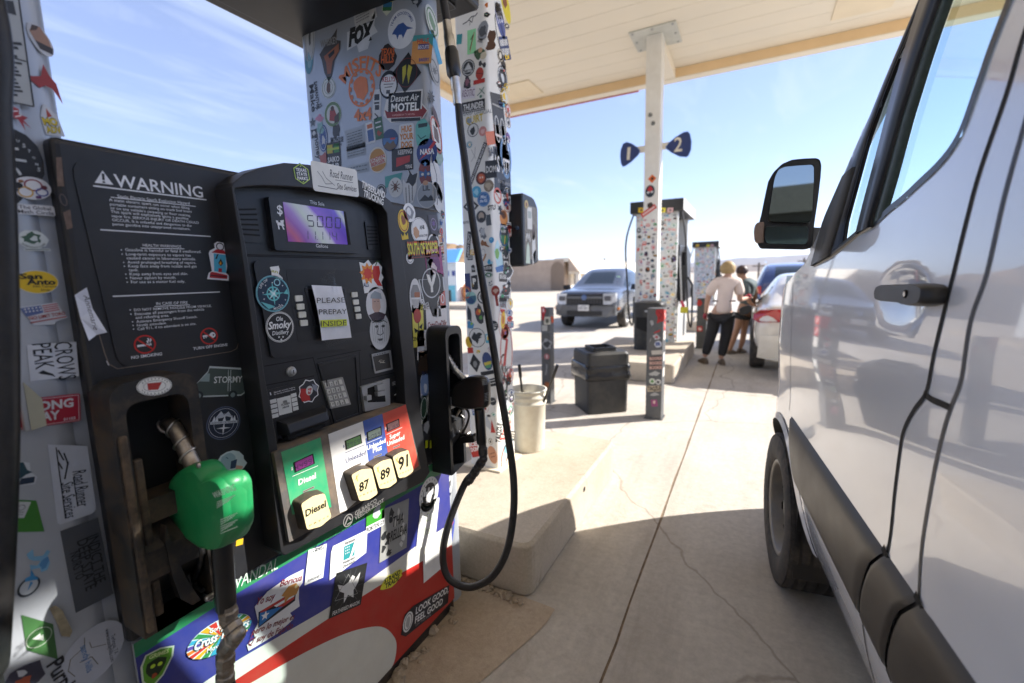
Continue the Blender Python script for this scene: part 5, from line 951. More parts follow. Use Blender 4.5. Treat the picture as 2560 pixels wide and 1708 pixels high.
sk.put(157, 132, 329, 122, [('d', '#e2e2de', 0, 0, .5, .31), ('o', '#24262a', 0, 0, .48, .295, .012), ('o', '#24262a', 0, 0, .32, .185, .01), ('p', '#a83430', [(-.22, .1), (.2, .12), (.14, -.02), (.1, -.12), (-.18, -.12), (-.2, 0)]), *[('r', '#24262a', .4*cos(R_(a))-.012, .245*sin(R_(a))-.02, .4*cos(R_(a))+.012, .245*sin(R_(a))+.02) for a in (30, 45, 60, 75, 90, 105, 120, 135, 150, 210, 225, 240, 255, 270, 285, 300, 315, 330)]], 'white round sticker with a red map on the boot')
# lower printed panel
sk = Stick(pump, PX(X0-.002), Z8)
sk.put(120, 822, 400, 690, [('t', '#cfe0d4', 'VANDAL', -.62, .5, -.1, .3, 0, .2)], 'thin white graffiti')
sk.put(612, 705, 750, 650, [('r', '#dfe3e4', -.5, -.8, .5, .72, .01), ('t', '#22262a', 'LA MURGA', -.34, .36, .52, .12, .02), ('r', '#cfe8d4', -.3, -.42, .34, .4), ('t', '#22262a', 'SONGSHEET', -.36, .36, -.7, .11, .02)], 'white card reading LA MURGA SONGSHEET')
sk.put(790, 672, 1058, 540, [('p', '#e3e5e4', [(-.5, -.37), (-.3, -.34), (.5, -.18), (.5, .34), (-.46, .32), (-.5, .2)]), ('r', '#2f8f94', -.16, -.1, .15, .2), *[('p', WH, star(-.11+.045*(k % 3), .15-.06*(k//3), .02)) for k in range(9)], ('p', WH, [(.0, -.1), (.05, .02), (.12, .2), (.15, .2), (.14, .05), (.06, -.1)]), ('t', '#22262a', 'Vermont', -.16, .15, .23, .07, .01), ('t', '#22262a', 'Veterans', -.17, .16, -.17, .06, .01), ('t', '#22262a', 'Outreach', -.17, .16, -.25, .06, .01)], 'white sticker reading Vermont Veterans Outreach')
EG = ['#c8cac8', '#8c908e']
sk.put(806, 914, 1040, 822, [('r', '#26282a', -.5, -.52, .5, .48), ('p', '#dfe0de', [(-.4, .2), (-.2, .12), (-.06, .16), (.04, .3), (.14, .24), (.1, .12), (.3, .32), (.28, .08), (.16, -.08), (.2, -.26), (0, -.14), (-.1, -.3), (-.14, -.06), (-.3, .02)]), ('l', '#9a9c9a', [(-.1, .36), (.32, -.2), (-.4, -.16), (-.1, .36)], .012), *[('l', '#55585a', [(.3*cos(R_(a)), .3*sin(R_(a))), (.46*cos(R_(a)), .44*sin(R_(a)))], .012) for a in range(0, 360, 24)], ('t', '#e2e2e0', 'FEATHERED MASON', -.42, .42, -.47, .09, .01)], 'black sticker of a white eagle reading FEATHERED MASON')
sk.put(1056, 352, 1192, 286, [('r', '#3f9a34', -.5, -.3, .5, .52), ('r', WH, -.5, -.58, .5, -.3), ('t', '#1c1e20', 'PROMOTIONS GUY', -.48, .48, -.53, .17, .03), ('p', '#c8ccd0', wob(rgs, .06, .1, .22, .28, 9, .3))], 'green sticker reading PROMOTIONS GUY')
sk.put(1163, 470, 1364, 370, [('r', '#9c9d9a', -.5, -.68, .5, .62)]+[('p', '#2c2e30', wob(rgs, rgs.uniform(-.42, -.1), rgs.uniform(-.6, .5), .08, .1, 8, .6)) for k in range(7)]+[('p', '#d0d0cc', wob(rgs, rgs.uniform(-.35, .4), rgs.uniform(-.6, .5), .06, .09, 7, .5)) for k in range(7)]+[('t', '#1c1e20', 'THA', -.1, .3, .06, .26, .01, .2), ('t', '#1c1e20', 'RELLEVA', -.16, .46, -.28, .26, .01, .2)], 'grey cow skull sticker reading THA RELLEVA')
gear = [('d', '#e6e6e2', 0, 0, .5, .56), ('d', '#1e2022', 0, 0, .33, .37), ('p', '#e6e6e2', [(-.2, .1), (.2, .1), (.1, -.28), (-.1, -.28)]), *[('r', '#e6e6e2', -.3+.2*k, -.04, -.2+.2*k, .22) for k in range(4)], *[('r', '#8a8c8c', .42*cos(R_(a))-.015, .47*sin(R_(a))-.03, .42*cos(R_(a))+.015, .47*sin(R_(a))+.03) for a in range(0, 360, 20)]]
sk.put(1450, 184, 1590, 146, gear, 'white and black round gear sticker')
sk.put(1444, 400, 1584, 345, [('r', '#e4e5e2', -.5, -.75, .5, .7, .05), ('t', '#b8c8a8', 'Club', -.16, .36, .02, .3), ('t', '#b8c8a8', 'Mosto', -.3, .38, -.4, .3)], 'white square sticker with faded green lettering')
sk.poly([(1476, 612), (1606, 570), (1606, 722), (1482, 826)], '#e6e6e2', 'blank white sticker over the red stripe')
sk.put(1164, 850, 1322, 752, [('p', '#d6d23a', wob(rgs, 0, 0, .5, .22, 16, .16)), ('t', '#26302a', 'STRAND', -.36, .4, .02, .15, .04, .1), ('t', '#26302a', 'TRADE', -.3, .38, -.16, .15, .04, .1)], 'yellow graffiti style sticker')
BO = [(-.5, .14), (-.3, .34), (.1, .5), (.42, .56), (.46, .3), (.4, .22), (.44, .02), (.5, -.14), (.3, -.2), (.42, -.34), (.1, -.5), (-.44, -.6), (-.5, -.48), (-.36, -.42), (-.42, -.3), (-.36, -.16)]
sk.put(214, 1064, 572, 940, [('p', '#dfdfe0', BO), ('p', '#1a1c24', [(-.4, .02), (.34, .2), (.36, .0), (-.34, -.26)]), ('p', '#b83a34', [(-.36, .03), (.32, .19), (.32, .14), (-.36, -.02)]), ('p', '#e0e0e2', [(-.1, .04), (.32, .14), (.32, .09), (-.04, .0)]), ('p', '#b83a34', [(.0, .01), (.32, .09), (.33, .04), (.02, -.06)]), ('p', '#2f74b8', [(-.37, .0), (.1, -.02), (-.33, -.24)]), ('p', WH, star(-.25, -.08, .085)), ('p', '#c08a4a', [(.02, .18), (.14, .32), (.3, .34), (.4, .24), (.36, .12), (.2, .1), (.12, .02), (.1, .14)]), ('d', '#e8d8a0', .32, .27, .035, .035), ('t', '#8a2a3a', 'Yo soy', -.48, -.12, .16, .13, .012, .2), ('t', '#8a2a3a', 'Boricua', -.06, .42, .36, .12, .012, .2), ('t', '#7a2a2e', 'pero lo mejor es', -.46, .42, -.34, .11, .012, .2), ('t', '#7a2a2e', "Q' soy de Fajardo", -.48, .42, -.5, .11, .012, .2)], 'white cut-out sticker with frog and flag reading Yo soy Boricua')
sk.put(1318, 1146, 1668, 902, [('p', '#24262e', [(-.5, -.1), (-.4, -.17), (.5, -.13), (.5, .12), (-.3, .16), (-.46, .12)]), ('d', '#d8d8d6', -.38, 0, .095, .12), ('o', '#55585e', -.38, 0, .075, .1, .01), ('p', '#a8a8a8', wob(rgs, -.38, 0, .05, .07, 9, .4)), ('t', '#eaeaea', 'LOOK GOOD,', -.24, .48, .03, .085, .022), ('t', '#eaeaea', 'FEEL GOOD', -.24, .36, -.085, .085, .022), ('t', '#9a9ca2', 'ON THIS RIDE', -.22, .1, -.13, .03)], 'dark banner sticker reading LOOK GOOD FEEL GOOD')
sk = Stick(pump, PX(X0-.002), Z5)
TD = ['#c83a30', '#e6a42a', '#3a8a4a', '#3aa0c0', '#5a4a9a', '#d8742a']
sk.put(400, 1412, 712, 1270, [('d', '#cfe0e4', 0, 0, .5, .27), *[('p', TD[k % 6], [(0, 0), (.5*cos(R_(a)), .26*sin(R_(a))), (.5*cos(R_(a+13)), .26*sin(R_(a+13)))]) for k, a in enumerate(range(0, 360, 17))], ('t', '#30505a', 'Cross Timbers', -.41, .47, -.05, .15, .06, .15), ('t', WH, 'Cross Timbers', -.4, .46, -.045, .14, .03, .15), ('t', '#e8ecec', "Gordon's", -.2, .12, .12, .07, .02), ('t', '#e8ecec', 'Movers', -.2, .1, -.17, .07, .02)], 'tie-dye oval sticker reading Cross Timbers')
sk.put(164, 1512, 338, 1448, [('p', '#cfd8c4', [(-.4, .42), (.0, .5), (.42, .42), (.46, .1), (.3, -.4), (0, -.72), (-.3, -.4), (-.46, .1)]), ('p', '#5f9a2c', [(-.36, .38), (.0, .45), (.37, .38), (.4, .1), (.26, -.36), (0, -.62), (-.26, -.36), (-.4, .1)]), ('p', '#1f3018', wob(rgs, 0, -.02, .26, .3, 12, .3)), ('d', '#b8d83a', -.1, 0, .07, .06), ('d', '#b8d83a', .1, 0, .07, .06), ('p', '#a84a2a', wob(rgs, 0, -.3, .08, .1, 7, .3)), ('t', '#d8e8a0', 'GRIMES', -.28, .28, .26, .12, .03)], 'green shield sticker')
# the end column above the pump, facing the camera
Z1 = (700, 0, 2.904); pc = PY(1.548-.0006)
sk = Stick(pump, pc, Z1)
sk.put(538, 142, 698, 58, [('r', '#c9c9c6', -.5, -.28, .5, .32), *lines_block('#77797c', -.4, .2, -.2, .24, 5, rgs, .3), ('r', '#3a3c40', .36, .0, .44, .3)], 'pale printed label')
sk.put(742, 42, 820, 38, [('p', '#d8dcc8', [(-.5, .6), (.5, .6), (.48, -.3), (0, -.66), (-.48, -.3)]), ('r', '#c8b83a', -.42, .2, .42, .5), ('r', '#3a78a0', -.42, -.1, .42, .2), ('r', '#3a7a4a', -.42, -.34, .42, -.1)])
sk.put(945, 14, 1036, 10, [('p', '#3a4048', wob(rgs, 0, 0, .5, .3, 12, .5)), ('p', '#b0b4b8', wob(rgs, 0, 0, .2, .1, 8, .5))])
sk.put(482, 288, 700, 216, [('p', '#d9dbdd', [(-.5, -.26), (-.46, .16), (-.1, .18), (.3, .2), (.5, .42), (.44, .1), (.54, -.06), (.34, -.1), (.2, -.36), (-.1, -.38), (-.16, -.2)]), ('t', BK, 'FOX', -.44, .44, -.16, .36, .07, .3), ('p', '#dfe1e3', [(-.16, -.2), (.1, -.1), (.36, -.04), (.14, -.32), (-.06, -.32)])], 'black and white FOX sticker')
sk.put(784, 220, 986, 204, disc('#e6e8ea', arc('#39548c', 'TEAM GOODTIMES', .36, 96, .105, .012), ('p', '#3f5f9c', [(-.34, -.12), (-.26, .0), (-.14, .12), (.04, .16), (.18, .06), (.42, -.0), (.2, -.02), (.14, -.12), (.08, -.24), (.02, -.14), (-.08, -.14), (-.12, -.26), (-.18, -.14), (-.26, -.12)])), 'white round sticker with a blue armadillo reading TEAM GOODTIMES')
sk.put(288, 420, 444, 380, [('p', '#4a4440', [(-.5, .1), (-.4, -.1), (-.3, -.5), (-.1, -.82), (.06, -.6), (.2, -.2), (.46, .1), (.5, .34), (.3, .4), (.36, .74), (.2, .6), (-.2, .34)]), ('p', '#a86440', [(-.3, .0), (.4, .28), (.4, .04), (.1, -.2), (0, -.56), (-.16, -.56), (-.2, -.2)]), ('p', '#2a2624', [(-.1, .02), (.2, .14), (.2, .02), (-.04, -.1)]), ('t', '#9a9690', 'WHISKEY', -.44, .36, .3, .2, .03)], 'orange and black map shaped sticker')
o_ = sk.put(430, 640, 720, 590, [('a', OR, 'MISFITS', .07, -.26, .52, 90, .30, .025), ('o', OR, .07, -.06, .33, .33, .035), ('p', OR, wob(rgs, .07, -.05, .2, .2, 14, .25)), *[('p', OR, [(.07+r*cos(R_(a+b)), -.06+r*sin(R_(a+b))) for r, b in ((.25, -8), (.25, 8), (.29, 8), (.29, -8))]) for a in range(0, 360, 30)], ('t', OR, '4x4', -.12, .32, -.62, .2, .035)], 'orange MISFITS 4x4 lettering')
sk.put(714, 420, 850, 408, [('p', '#28211e', [(-.48, -.16), (-.46, .1), (-.2, .44), (.0, .5), (.3, .28), (.5, .0), (.4, -.3), (.1, -.5), (-.26, -.46)]), ('t', '#d8682a', 'TEXAS', -.38, .36, .06, .26, .03), ('t', '#d8682a', 'HILLS', -.34, .34, -.22, .26, .03)], 'black pebble sticker reading TEXAS HILLS')
sk.put(816, 530, 1026, 528, [('p', '#1e1e1e', [(-.5, 0), (0, .5), (.5, 0), (0, -.5)]), ('p', '#b8b040', [(-.16, .14), (-.04, .2), (-.02, -.02), (-.1, -.28), (-.14, -.04)]), ('p', '#b8b040', [(.04, .2), (.18, .14), (.14, -.06), (.1, -.28), (.02, -.02)]), ('o', '#7a2a2a', 0, 0, .36, .36, .015)], 'black diamond sticker with two yellow figures')
sk.put(722, 620, 856, 612, [('d', '#1d1e22', 0, 0, .5, .54), ('d', '#dfe1e3', 0, -.03, .43, .42), ('t', '#a82a30', 'KELLYS', -.34, .34, .12, .18, .02), ('l', '#55585c', [(-.26, .02), (.26, .02)], .03), ('l', '#55585c', [(-.2, -.1), (.2, -.08)], .03), ('r', '#55585c', -.1, -.34, .1, -.2)], 'white and black oval sticker reading KELLYS')
sk.put(748, 790, 1080, 770, [('p', '#dcdcda', [(-.47, .0), (-.4, .25), (.36, .27), (.36, .05), (.5, -.07), (.38, -.2), (-.3, -.24), (-.48, -.12)]), ('r', '#1d1d1f', -.38, -.06, .33, .24), ('p', '#8a2a26', [(-.46, -.02), (-.4, -.16), (.36, -.16), (.36, -.2), (.47, -.07), (.36, .02), (.36, -.04), (-.38, -.06)]), ('t', '#eaeae6', 'Desert Air', -.33, .29, .1, .105, .012, .2), ('t', '#f2f2ee', 'MOTEL', -.31, .3, -.055, .125, .03), ('t', '#e8b0a8', 'SANDERSON TX MOTEL', -.28, .22, -.13, .03, .01), ('r', '#1d1d1f', -.3, -.22, .34, -.17)], 'black and red sign sticker reading Desert Air MOTEL')
sk.put(958, 366, 1106, 356, [('r', '#4fa0a0', -.5, -.5, .5, .52, .03), ('p', '#d89a5a', [(-.5, -.5), (-.5, .3), (-.2, .34), (.3, .24), (.5, .1), (.5, -.5)]), ('r', '#5a4a80', -.2, .0, .34, .2), ('t', '#c84a3a', 'HILLS', -.26, .3, .22, .17, .02), ('t', '#d8dce8', 'BISCUITS', -.2, .34, .03, .12, .02), ('t', '#4a5aa0', 'BAKERY', -.1, .4, -.42, .12, .02)], 'teal and orange HILLS BISCUITS sticker')
sk.put(302, 642, 404, 634, disc('#e0e2de', ('o', '#5a7a68', 0, 0, .46, .46, .03), ('o', '#5a7a68', 0, 0, .3, .3, .02), ('p', '#6a4a3a', wob(rgs, 0, 0, .2, .22, 9, .4))))
sk.put(322, 836, 446, 824, disc('#d8dad4', ('o', '#6a8a5c', 0, 0, .48, .48, .12), ('p', '#a83a34', [(-.16, .16), (.1, .18), (.24, -.06), (.3, -.3), (-.2, -.24)]), ('d', '#5a3a2a', -.02, .22, .1, .1), ('p', '#4a3a30', [(.1, -.1), (.36, .06), (.36, -.3), (.1, -.36)])), 'round green rimmed sticker of a man in red')
sk.put(366, 1022, 460, 1014, [('p', '#3a3c40', wob(rgs, 0, .5, .28, .42, 13, .4)), ('t', '#2f3338', 'SMITHHOUSE', -.5, .5, -.1, .26, .02), ('t', '#2f3338', 'TAVERN', -.36, .36, -.3, .12, .02)], 'black lettering with a tree reading SMITHHOUSE')
sk.put(282, 1008, 346, 1002, [('d', '#3a5a98', 0, 0, .5, 1.02), ('o', '#c8d0dc', 0, 0, .42, .9, .06), ('p', '#d0d4dc', wob(rgs, 0, -.1, .2, .4, 8, .4))])
sk.put(282, 1158, 350, 1150, [('p', '#b06058', wob(rgs, 0, 0, .5, .4, 10, .3))]); sk.put(338, 1150, 442, 1134, [('r', '#232426', -.5, -.7, .5, .7), ('r', '#c4b42a', -.42, .2, -.04, .6), ('r', '#3a8a3a', .04, .2, .42, .62), ('r', '#b0c83a', -.42, .34, .42, .44), ('t', '#eaeaea', 'SAIKO', -.42, .4, -.22, .24, .03), ('t', '#eaeaea', 'HUB', -.3, .36, -.56, .26, .03)], 'black SAIKO HUB sticker with green and yellow blocks')
sk.put(672, 775, 733, 770, [('r', '#d3d6d8', -.5, -1.35, .5, 1.4), ('r', '#33373c', -.3, .5, .3, 1.0), ('r', '#33373c', -.2, -.3, .3, .1), ('l', '#33373c', [(-.2, -.6), (.2, -.9), (-.1, -1.1)], .1), ('r', '#33373c', -.3, .2, .3, .35)])
sk.put(628, 968, 748, 930, [('r', '#dcdee0', -.5, -.5, -.02, .42), ('r', '#4868a0', -.44, -.4, -.08, .1), ('r', '#c87040', -.42, .16, -.1, .34), ('r', '#3a6a50', .02, -.42, .5, .5), ('l', '#dcdee0', [(.1, .3), (.4, .3)], .06), ('l', '#dcdee0', [(.1, .1), (.4, .1)], .06), ('p', '#a84a3a', wob(rgs, .26, -.18, .12, .12, 7, .4))])
sk.put(742, 1022, 860, 1014, disc('#2f4a78', ('p', '#4a78b0', [(-.46, .1), (.46, .1), (.4, -.2), (-.4, -.2)]), ('p', '#6a5a48', [(-.4, -.3), (-.2, -.04), (0, -.16), (.2, -.02), (.4, -.3), (.0, -.48)]), ('r', '#c84a4a', .0, .02, .3, .1)), 'blue round mountain sticker')
sk.put(862, 1000, 974, 988, [('r', '#d3d8dc', -.48, -.62, .48, .62, .12), ('t', '#c8843c', 'HUG', -.32, .34, .24, .28, .05), ('t', '#c8843c', 'YOUR', -.44, .46, -.12, .28, .05), ('t', '#c8843c', 'DOG', -.34, .36, -.5, .28, .05)], 'white cut-out sticker reading HUG YOUR DOG')
sk.put(650, 1185, 770, 1140, [('d', '#dcd6c8', 0, 0, .52, .56), ('p', '#c08a34', [(.44*cos(R_(a)), .1+.38*sin(R_(a))) for a in range(0, 181, 15)]), ('p', '#c08a34', [(.44*cos(R_(a)), -.22+.26*sin(R_(a))) for a in range(180, 361, 15)]), ('r', '#dcd6c8', -.48, -.2, .48, .14), ('t', '#b83a30', 'LICHTEN', -.44, .44, -.0, .15, .03), ('t', '#b83a30', 'BERGER', -.42, .42, -.19, .15, .03)], 'burger shaped sticker reading LICHTEN BERGER')
sk.put(812, 1168, 968, 1150, [('r', '#232324', -.5, -.38, .5, .4), ('t', '#d0d0d0', 'KEEPING', -.2, .44, .18, .16, .02), ('p', '#b8322c', [(-.3, -.24), (-.28, .08), (.36, .12), (.34, -.1), (-.1, -.2)]), ('t', '#e0e0e0', 'TEXAS', .12, .44, -.32, .12, .02)], 'black and red KEEPING TEXAS sticker')
sk.put(992, 1112, 1142, 1100, disc('#2a4286', ('p', '#c0343a', [(-.4, -.3), (-.1, -.04), (.34, .4), (.46, .34), (.1, -.02)]), ('t', '#eef0f4', 'NASA', -.32, .36, -.07, .2, .03), *[('d', '#eef0f4', x, y, .012, .012) for x, y in ((-.2, .3), (.1, -.3), (-.3, .1), (.2, -.2), (-.05, .38), (.3, -.08))]), 'blue round sticker reading NASA')
sk.put(978, 966, 1096, 958, [('p', '#69b8b0', wob(rgs, 0, 0, .5, .66, 14, .16)), ('p', '#2a3a3c', [(-.3, .4), (.28, .44), (.26, .26), (-.28, .22)]), ('l', '#2f6a66', [(-.3, -.1), (-.1, -.3), (.2, -.16)], .05)])
sk.put(1008, 1266, 1106, 1258, [('p', '#7e3a3c', [(-.5, .3), (-.3, .78), (.1, .84), (.42, .6), (.5, .1), (.36, -.5), (.1, -.8), (-.2, -.76), (-.44, -.3)]), ('p', '#2f5f9a', [(-.48, .2), (-.1, .1), (.0, .3), (.12, .1), (.48, .18), (.4, -.2), (.1, -.1), (0, -.3), (-.1, -.1), (-.44, -.2)]), ('p', '#5a90c8', star(-.02, .54, .18)), ('d', '#d8d8d4', -.22, -.02, .1, .08), ('d', '#d8d8d4', .22, -.02, .1, .08), ('d', '#c89a7a', 0, -.52, .2, .14)], 'red and blue wrestling mask sticker')
sk.put(890, 1350, 1012, 1336, [('p', '#d7dadc', [(-.4, -.9), (-.5, -.2), (-.46, .3), (-.3, .1), (-.1, .5), (-.2, .86), (.1, .5), (.3, .4), (.48, .6), (.36, .1), (.3, -.3), (.1, -.8)]), ('p', BK, [(-.3, .1), (-.06, .5), (-.16, .8), (.12, .44), (.42, .5), (.3, .1), (.1, -.1), (-.1, .1)]), ('l', '#3a3c40', [(-.3, -.8), (-.3, -.1)], .04), ('l', '#3a3c40', [(-.1, -.8), (-.12, 0)], .04), ('l', '#3a3c40', [(.06, -.7), (.08, -.1)], .04)], 'black and white hand sticker')
sk.put(764, 1352, 892, 1340, [('p', '#48a09c', [(-.5, .4), (.5, .5), (.4, .2), (-.5, -.1)]), ('d', '#dadddd', .08, -.1, .4, .42), ('p', '#7a4a2e', wob(rgs, .08, -.08, .1, .16, 9, .2)), *[('l', '#5a3a26', [(.08, -.06), (.08+.26*cos(R_(a)), -.06+.28*sin(R_(a)))], .035) for a in (20, 55, 125, 160, 200, 235, 305, 340)]], 'teal and white tarantula sticker')
sk.put(994, 1422, 1142, 1412, [('o', '#d8dadc', 0, 0, .5, .5, .03), ('d', '#a2aab4', 0, 0, .47, .47), ('p', '#22262c', [(-.4, -.22), (-.1, .02), (.06, -.1), (.2, .0), (.4, -.22)]), ('t', '#262a30', 'LIL', -.2, .16, .18, .18, .03), ('o', '#d8dadc', 0, 0, .5, .5, .03)], 'grey ring sticker with a black ridge reading LIL')
sk.put(698, 1392, 772, 1386, disc('#33383e', ('o', '#c8ccd0', 0, 0, .44, .44, .05), ('p', '#c8ccd0', wob(rgs, 0, 0, .22, .22, 9, .4))))
sk.put(476, 1010, 612, 968, [('r', '#a9b2bb', -.5, -.5, .5, .3), *lines_block('#6a727a', -.4, .4, -.4, .2, 6, rgs, .35)], 'faded paper label'); sk.put(484, 1110, 620, 1075, [('r', '#a6b0ba', -.5, -.24, .5, .22), *lines_block('#747c84', -.45, .45, -.2, .18, 4, rgs, .3)]); sk.put(488, 1230, 640, 1200, [('r', '#a6b0ba', -.5, -.2, .5, .1), *lines_block('#747c84', -.45, .45, -.18, .08, 2, rgs, .3)])
sk.put(180, 300, 252, 290, [('d', '#cfcfcb', 0, 0, .5, 1.45), ('o', '#8a8c8a', 0, 0, .42, 1.3, .05), ('p', '#5a5c5a', wob(rgs, 0, .1, .12, .5, 9, .3))]); sk.put(182, 440, 240, 436, [('d', '#5596aa', 0, 0, .5, 1.1), ('p', '#8ab8c4', wob(rgs, 0, 0, .25, .6, 9, .4))])
sk.put(212, 620, 268, 1160, [('t', '#2c3036', 'Make', -.5, -.14, .0, .09, .02), ('t', '#2c3036', 'money', .16, .5, .0, .09, .02), ('t', '#2c3036', 'SAMANTHA', -.52, -.16, .1, .06, .02)], 'black lettering running down the column edge'); sk.put(264, 876, 318, 868, [('p', '#cf8aa6', wob(rgs, 0, .2, .46, .3, 11, .5)), ('p', '#8ab8b8', wob(rgs, 0, -.7, .5, .6, 11, .3))]); sk.put(216, 895, 258, 885, [('p', '#55606a', star(0, 0, .6, 5, .42))])
sk.put(228, 975, 268, 965, [('p', '#2a2c30', star(0, 0, .75, 4, .6, 45)), ('d', '#d0d4d8', 0, 0, .3, .3)]); sk.put(256, 800, 306, 760, [('t', '#4a5056', 'YES', -.5, .5, -.1, .3, .03)])
# narrow outer side of the same column
sk = Stick(pump, PX(XR+.0006), Z1)
sk.put(1068, 162, 1140, 158, [('d', '#d3d8d3', 0, 0, .5, .8), ('o', '#6a8a70', 0, 0, .42, .68, .08), ('p', '#7a9a80', wob(rgs, 0, 0, .22, .4, 9, .4))]); sk.put(1118, 352, 1148, 345, [('r', '#4aa4d0', -.5, -1.8, .5, 1.9, .2)]); sk.put(1092, 520, 1152, 512, [('d', '#a8acb0', 0, 0, .5, .9), ('o', '#70757a', 0, 0, .4, .72, .1), ('p', '#70757a', star(0, 0, .3, 8, .5))])
sk.put(1078, 705, 1116, 700, [('p', '#4a5056', star(0, 0, .7, 8, .5))]); sk.put(1100, 985, 1168, 978, [('d', '#d6d6d4', 0, 0, .5, 1.1), ('o', '#b0584a', 0, 0, .49, 1.06, .13), ('p', '#6a5a54', wob(rgs, 0, 0, .22, .55, 9, .3))]); sk.put(1106, 850, 1150, 845, [('p', '#5a4a52', [(-.3, -.9), (-.3, .4), (0, 1.0), (.3, .3), (.4, -.9)])]); sk.put(1126, 1140, 1172, 1130, [('p', '#8fa8a0', HX(.8))])
sk.put(1098, 1300, 1172, 1290, [('p', '#c9cacb', wob(rgs, 0, .1, .45, 1.3, 13, .15)), ('l', '#5a5c60', [(-.1, 1.0), (.05, .2), (-.1, -.6)], .06)]); sk.put(1110, 1440, 1180, 1430, [('d', '#d0d2d3', 0, 0, .5, .9), ('l', '#5a5c60', [(-.2, -.4), (.1, .2), (.3, -.3)], .08)])
for k in range(16):
    yy = 1500+k*62; L = rnd_layers(rgs, 1.3); a = (1150-k*.2)/1; sk.put(1166+rgs.uniform(-8, 2)-k*1.2, yy, 1186-k*.6+rgs.uniform(0, 10), yy-6, L) if 1500 < yy < 2400 else None
for px, py, c in ((1122, 1215, '#c8cacc'), (1124, 1310, '#c85a7a'), (1127, 1330, '#4a5ab0'), (1120, 1262, '#a8adb0')): sk2 = Stick(pump, PX(XR+.0006)); sk2.put(px-7, py, px+8, py-3, [('p', c, wob(rgs, 0, 0, .5, 1.2, 9, .3)), ('p', '#5a5c60', wob(rgs, 0, 0, .25, .5, 7, .4))])
# the near end column
ZA = (0, 570, 2.75); ZB = (0, 1140, 2.76); ZC = (0, 0, 2.7516)
pn_ = PX(XR-.0014); sk = Stick(pump, pn_, ZC)
sk.poly([(-60, -60), (128, -70), (232, 735), (-60, 660)], '#a9adad', 'white printed notice with a black border'); sk.n += 1
mb = MB(); NK = ink('#2b2e30')
for a, c in (((120, -60), (232, 735)), ((232, 735), (20, 690)), ((40, 385), (180, 425))): px_line(mb, pn_, *zz(ZC, a, c), .0022, NK, .0007)
quad(mb, pn_, ZC, [(10, 0), (90, 8), (112, 108), (20, 80)], NK, .0007)
for k, (x0, x1, yb_) in enumerate(((-20, 64, 196), (-20, 74, 240), (-20, 148, 300), (-20, 124, 328), (-20, 70, 342), (-20, 118, 386))): px_line(mb, pn_, *zz(ZC, (x0, yb_-12), (x1, yb_+4)), .0048, NK, .0007)
for k in range(9): px_line(mb, pn_, *zz(ZC, (-20, 412+k*29), (150-(k*37 % 50)+k*2, 440+k*27)), .0036, NK, .0007)
mb.build('notice_print', pump)
sk.put(60, 800, 175, 778, [('p', '#a03038', [(-.2, .9), (.1, .9), (.0, .6), (.3, .3), (.1, .0), (.45, -.3), (.1, -.4), (.2, -1.0), (.0, -.5), (-.2, -1.0), (-.15, -.3), (-.45, 0), (-.1, .2), (-.3, .5)]), ('l', WH, [(-.2, .25), (.15, .2)], .06), ('l', WH, [(-.2, -.1), (.15, -.1)], .06)], 'red figure print')
bo = [(-60, 860), (78, 878), (180, 930), (260, 1010), (300, 1110), (306, 1200), (280, 1250), (100, 1420), (-60, 1420)]
sk.poly(bo, '#17181b', 'large black round sticker with a dial'); 
mb = MB(); WQ = ink('#c4c8ca')
for s, x, y, r_ in (('C', 80, 950, -10), ('U', 122, 968, 12), ('S', 164, 1006, 30), ('T', 200, 1040, 40), ('O', 232, 1084, 52), ('M', 252, 1130, 62), ('S', 266, 1170, 74)): px_text(mb, PX(XR-.001), s, *zz(ZC, (x-11, y+6), (x+11, y+12)), WQ, bold=.02)
for a, c in (((78, 1020), (128, 1026)), ((106, 1098), (182, 1110)), ((90, 1150), (120, 1170)), ((120, 1170), (142, 1204))): px_line(mb, PX(XR-.001), *zz(ZC, a, c), .004, WQ)
mb.build('dial_print', pump)
sk.put(84, 1300, 352, 1300, [('d', '#dcdde0', 0, .02, .5, .38), ('o', '#8a2c34', .06, .12, .24, .2, .045), ('d', '#e4e4e6', .06, .12, .19, .155), ('o', '#c89a34', -.2, -.1, .2, .18, .04), ('o', '#3a4a90', .22, -.12, .17, .14, .04), ('d', '#1c1c1e', -.33, .12, .12, .1), ('d', '#8a5a2a', -.22, .25, .07, .05), ('d', '#6a2a34', .32, .04, .08, .07), ('d', '#2a4a6a', -.42, -.02, .06, .06), ('d', '#5a2a5a', .08, -.28, .08, .05)], 'white oval sticker of coloured rings')
sk.put(110, 1440, 372, 1458, [('r', '#d6d7da', -.5, -.16, .52, .2, .05), ('t', '#26282c', 'The Global', -.42, .42, .04, .12, .012), ('t', '#26282c', 'Math Circle', -.46, .48, -.12, .12, .012)], 'white label reading The Global Math Circle')
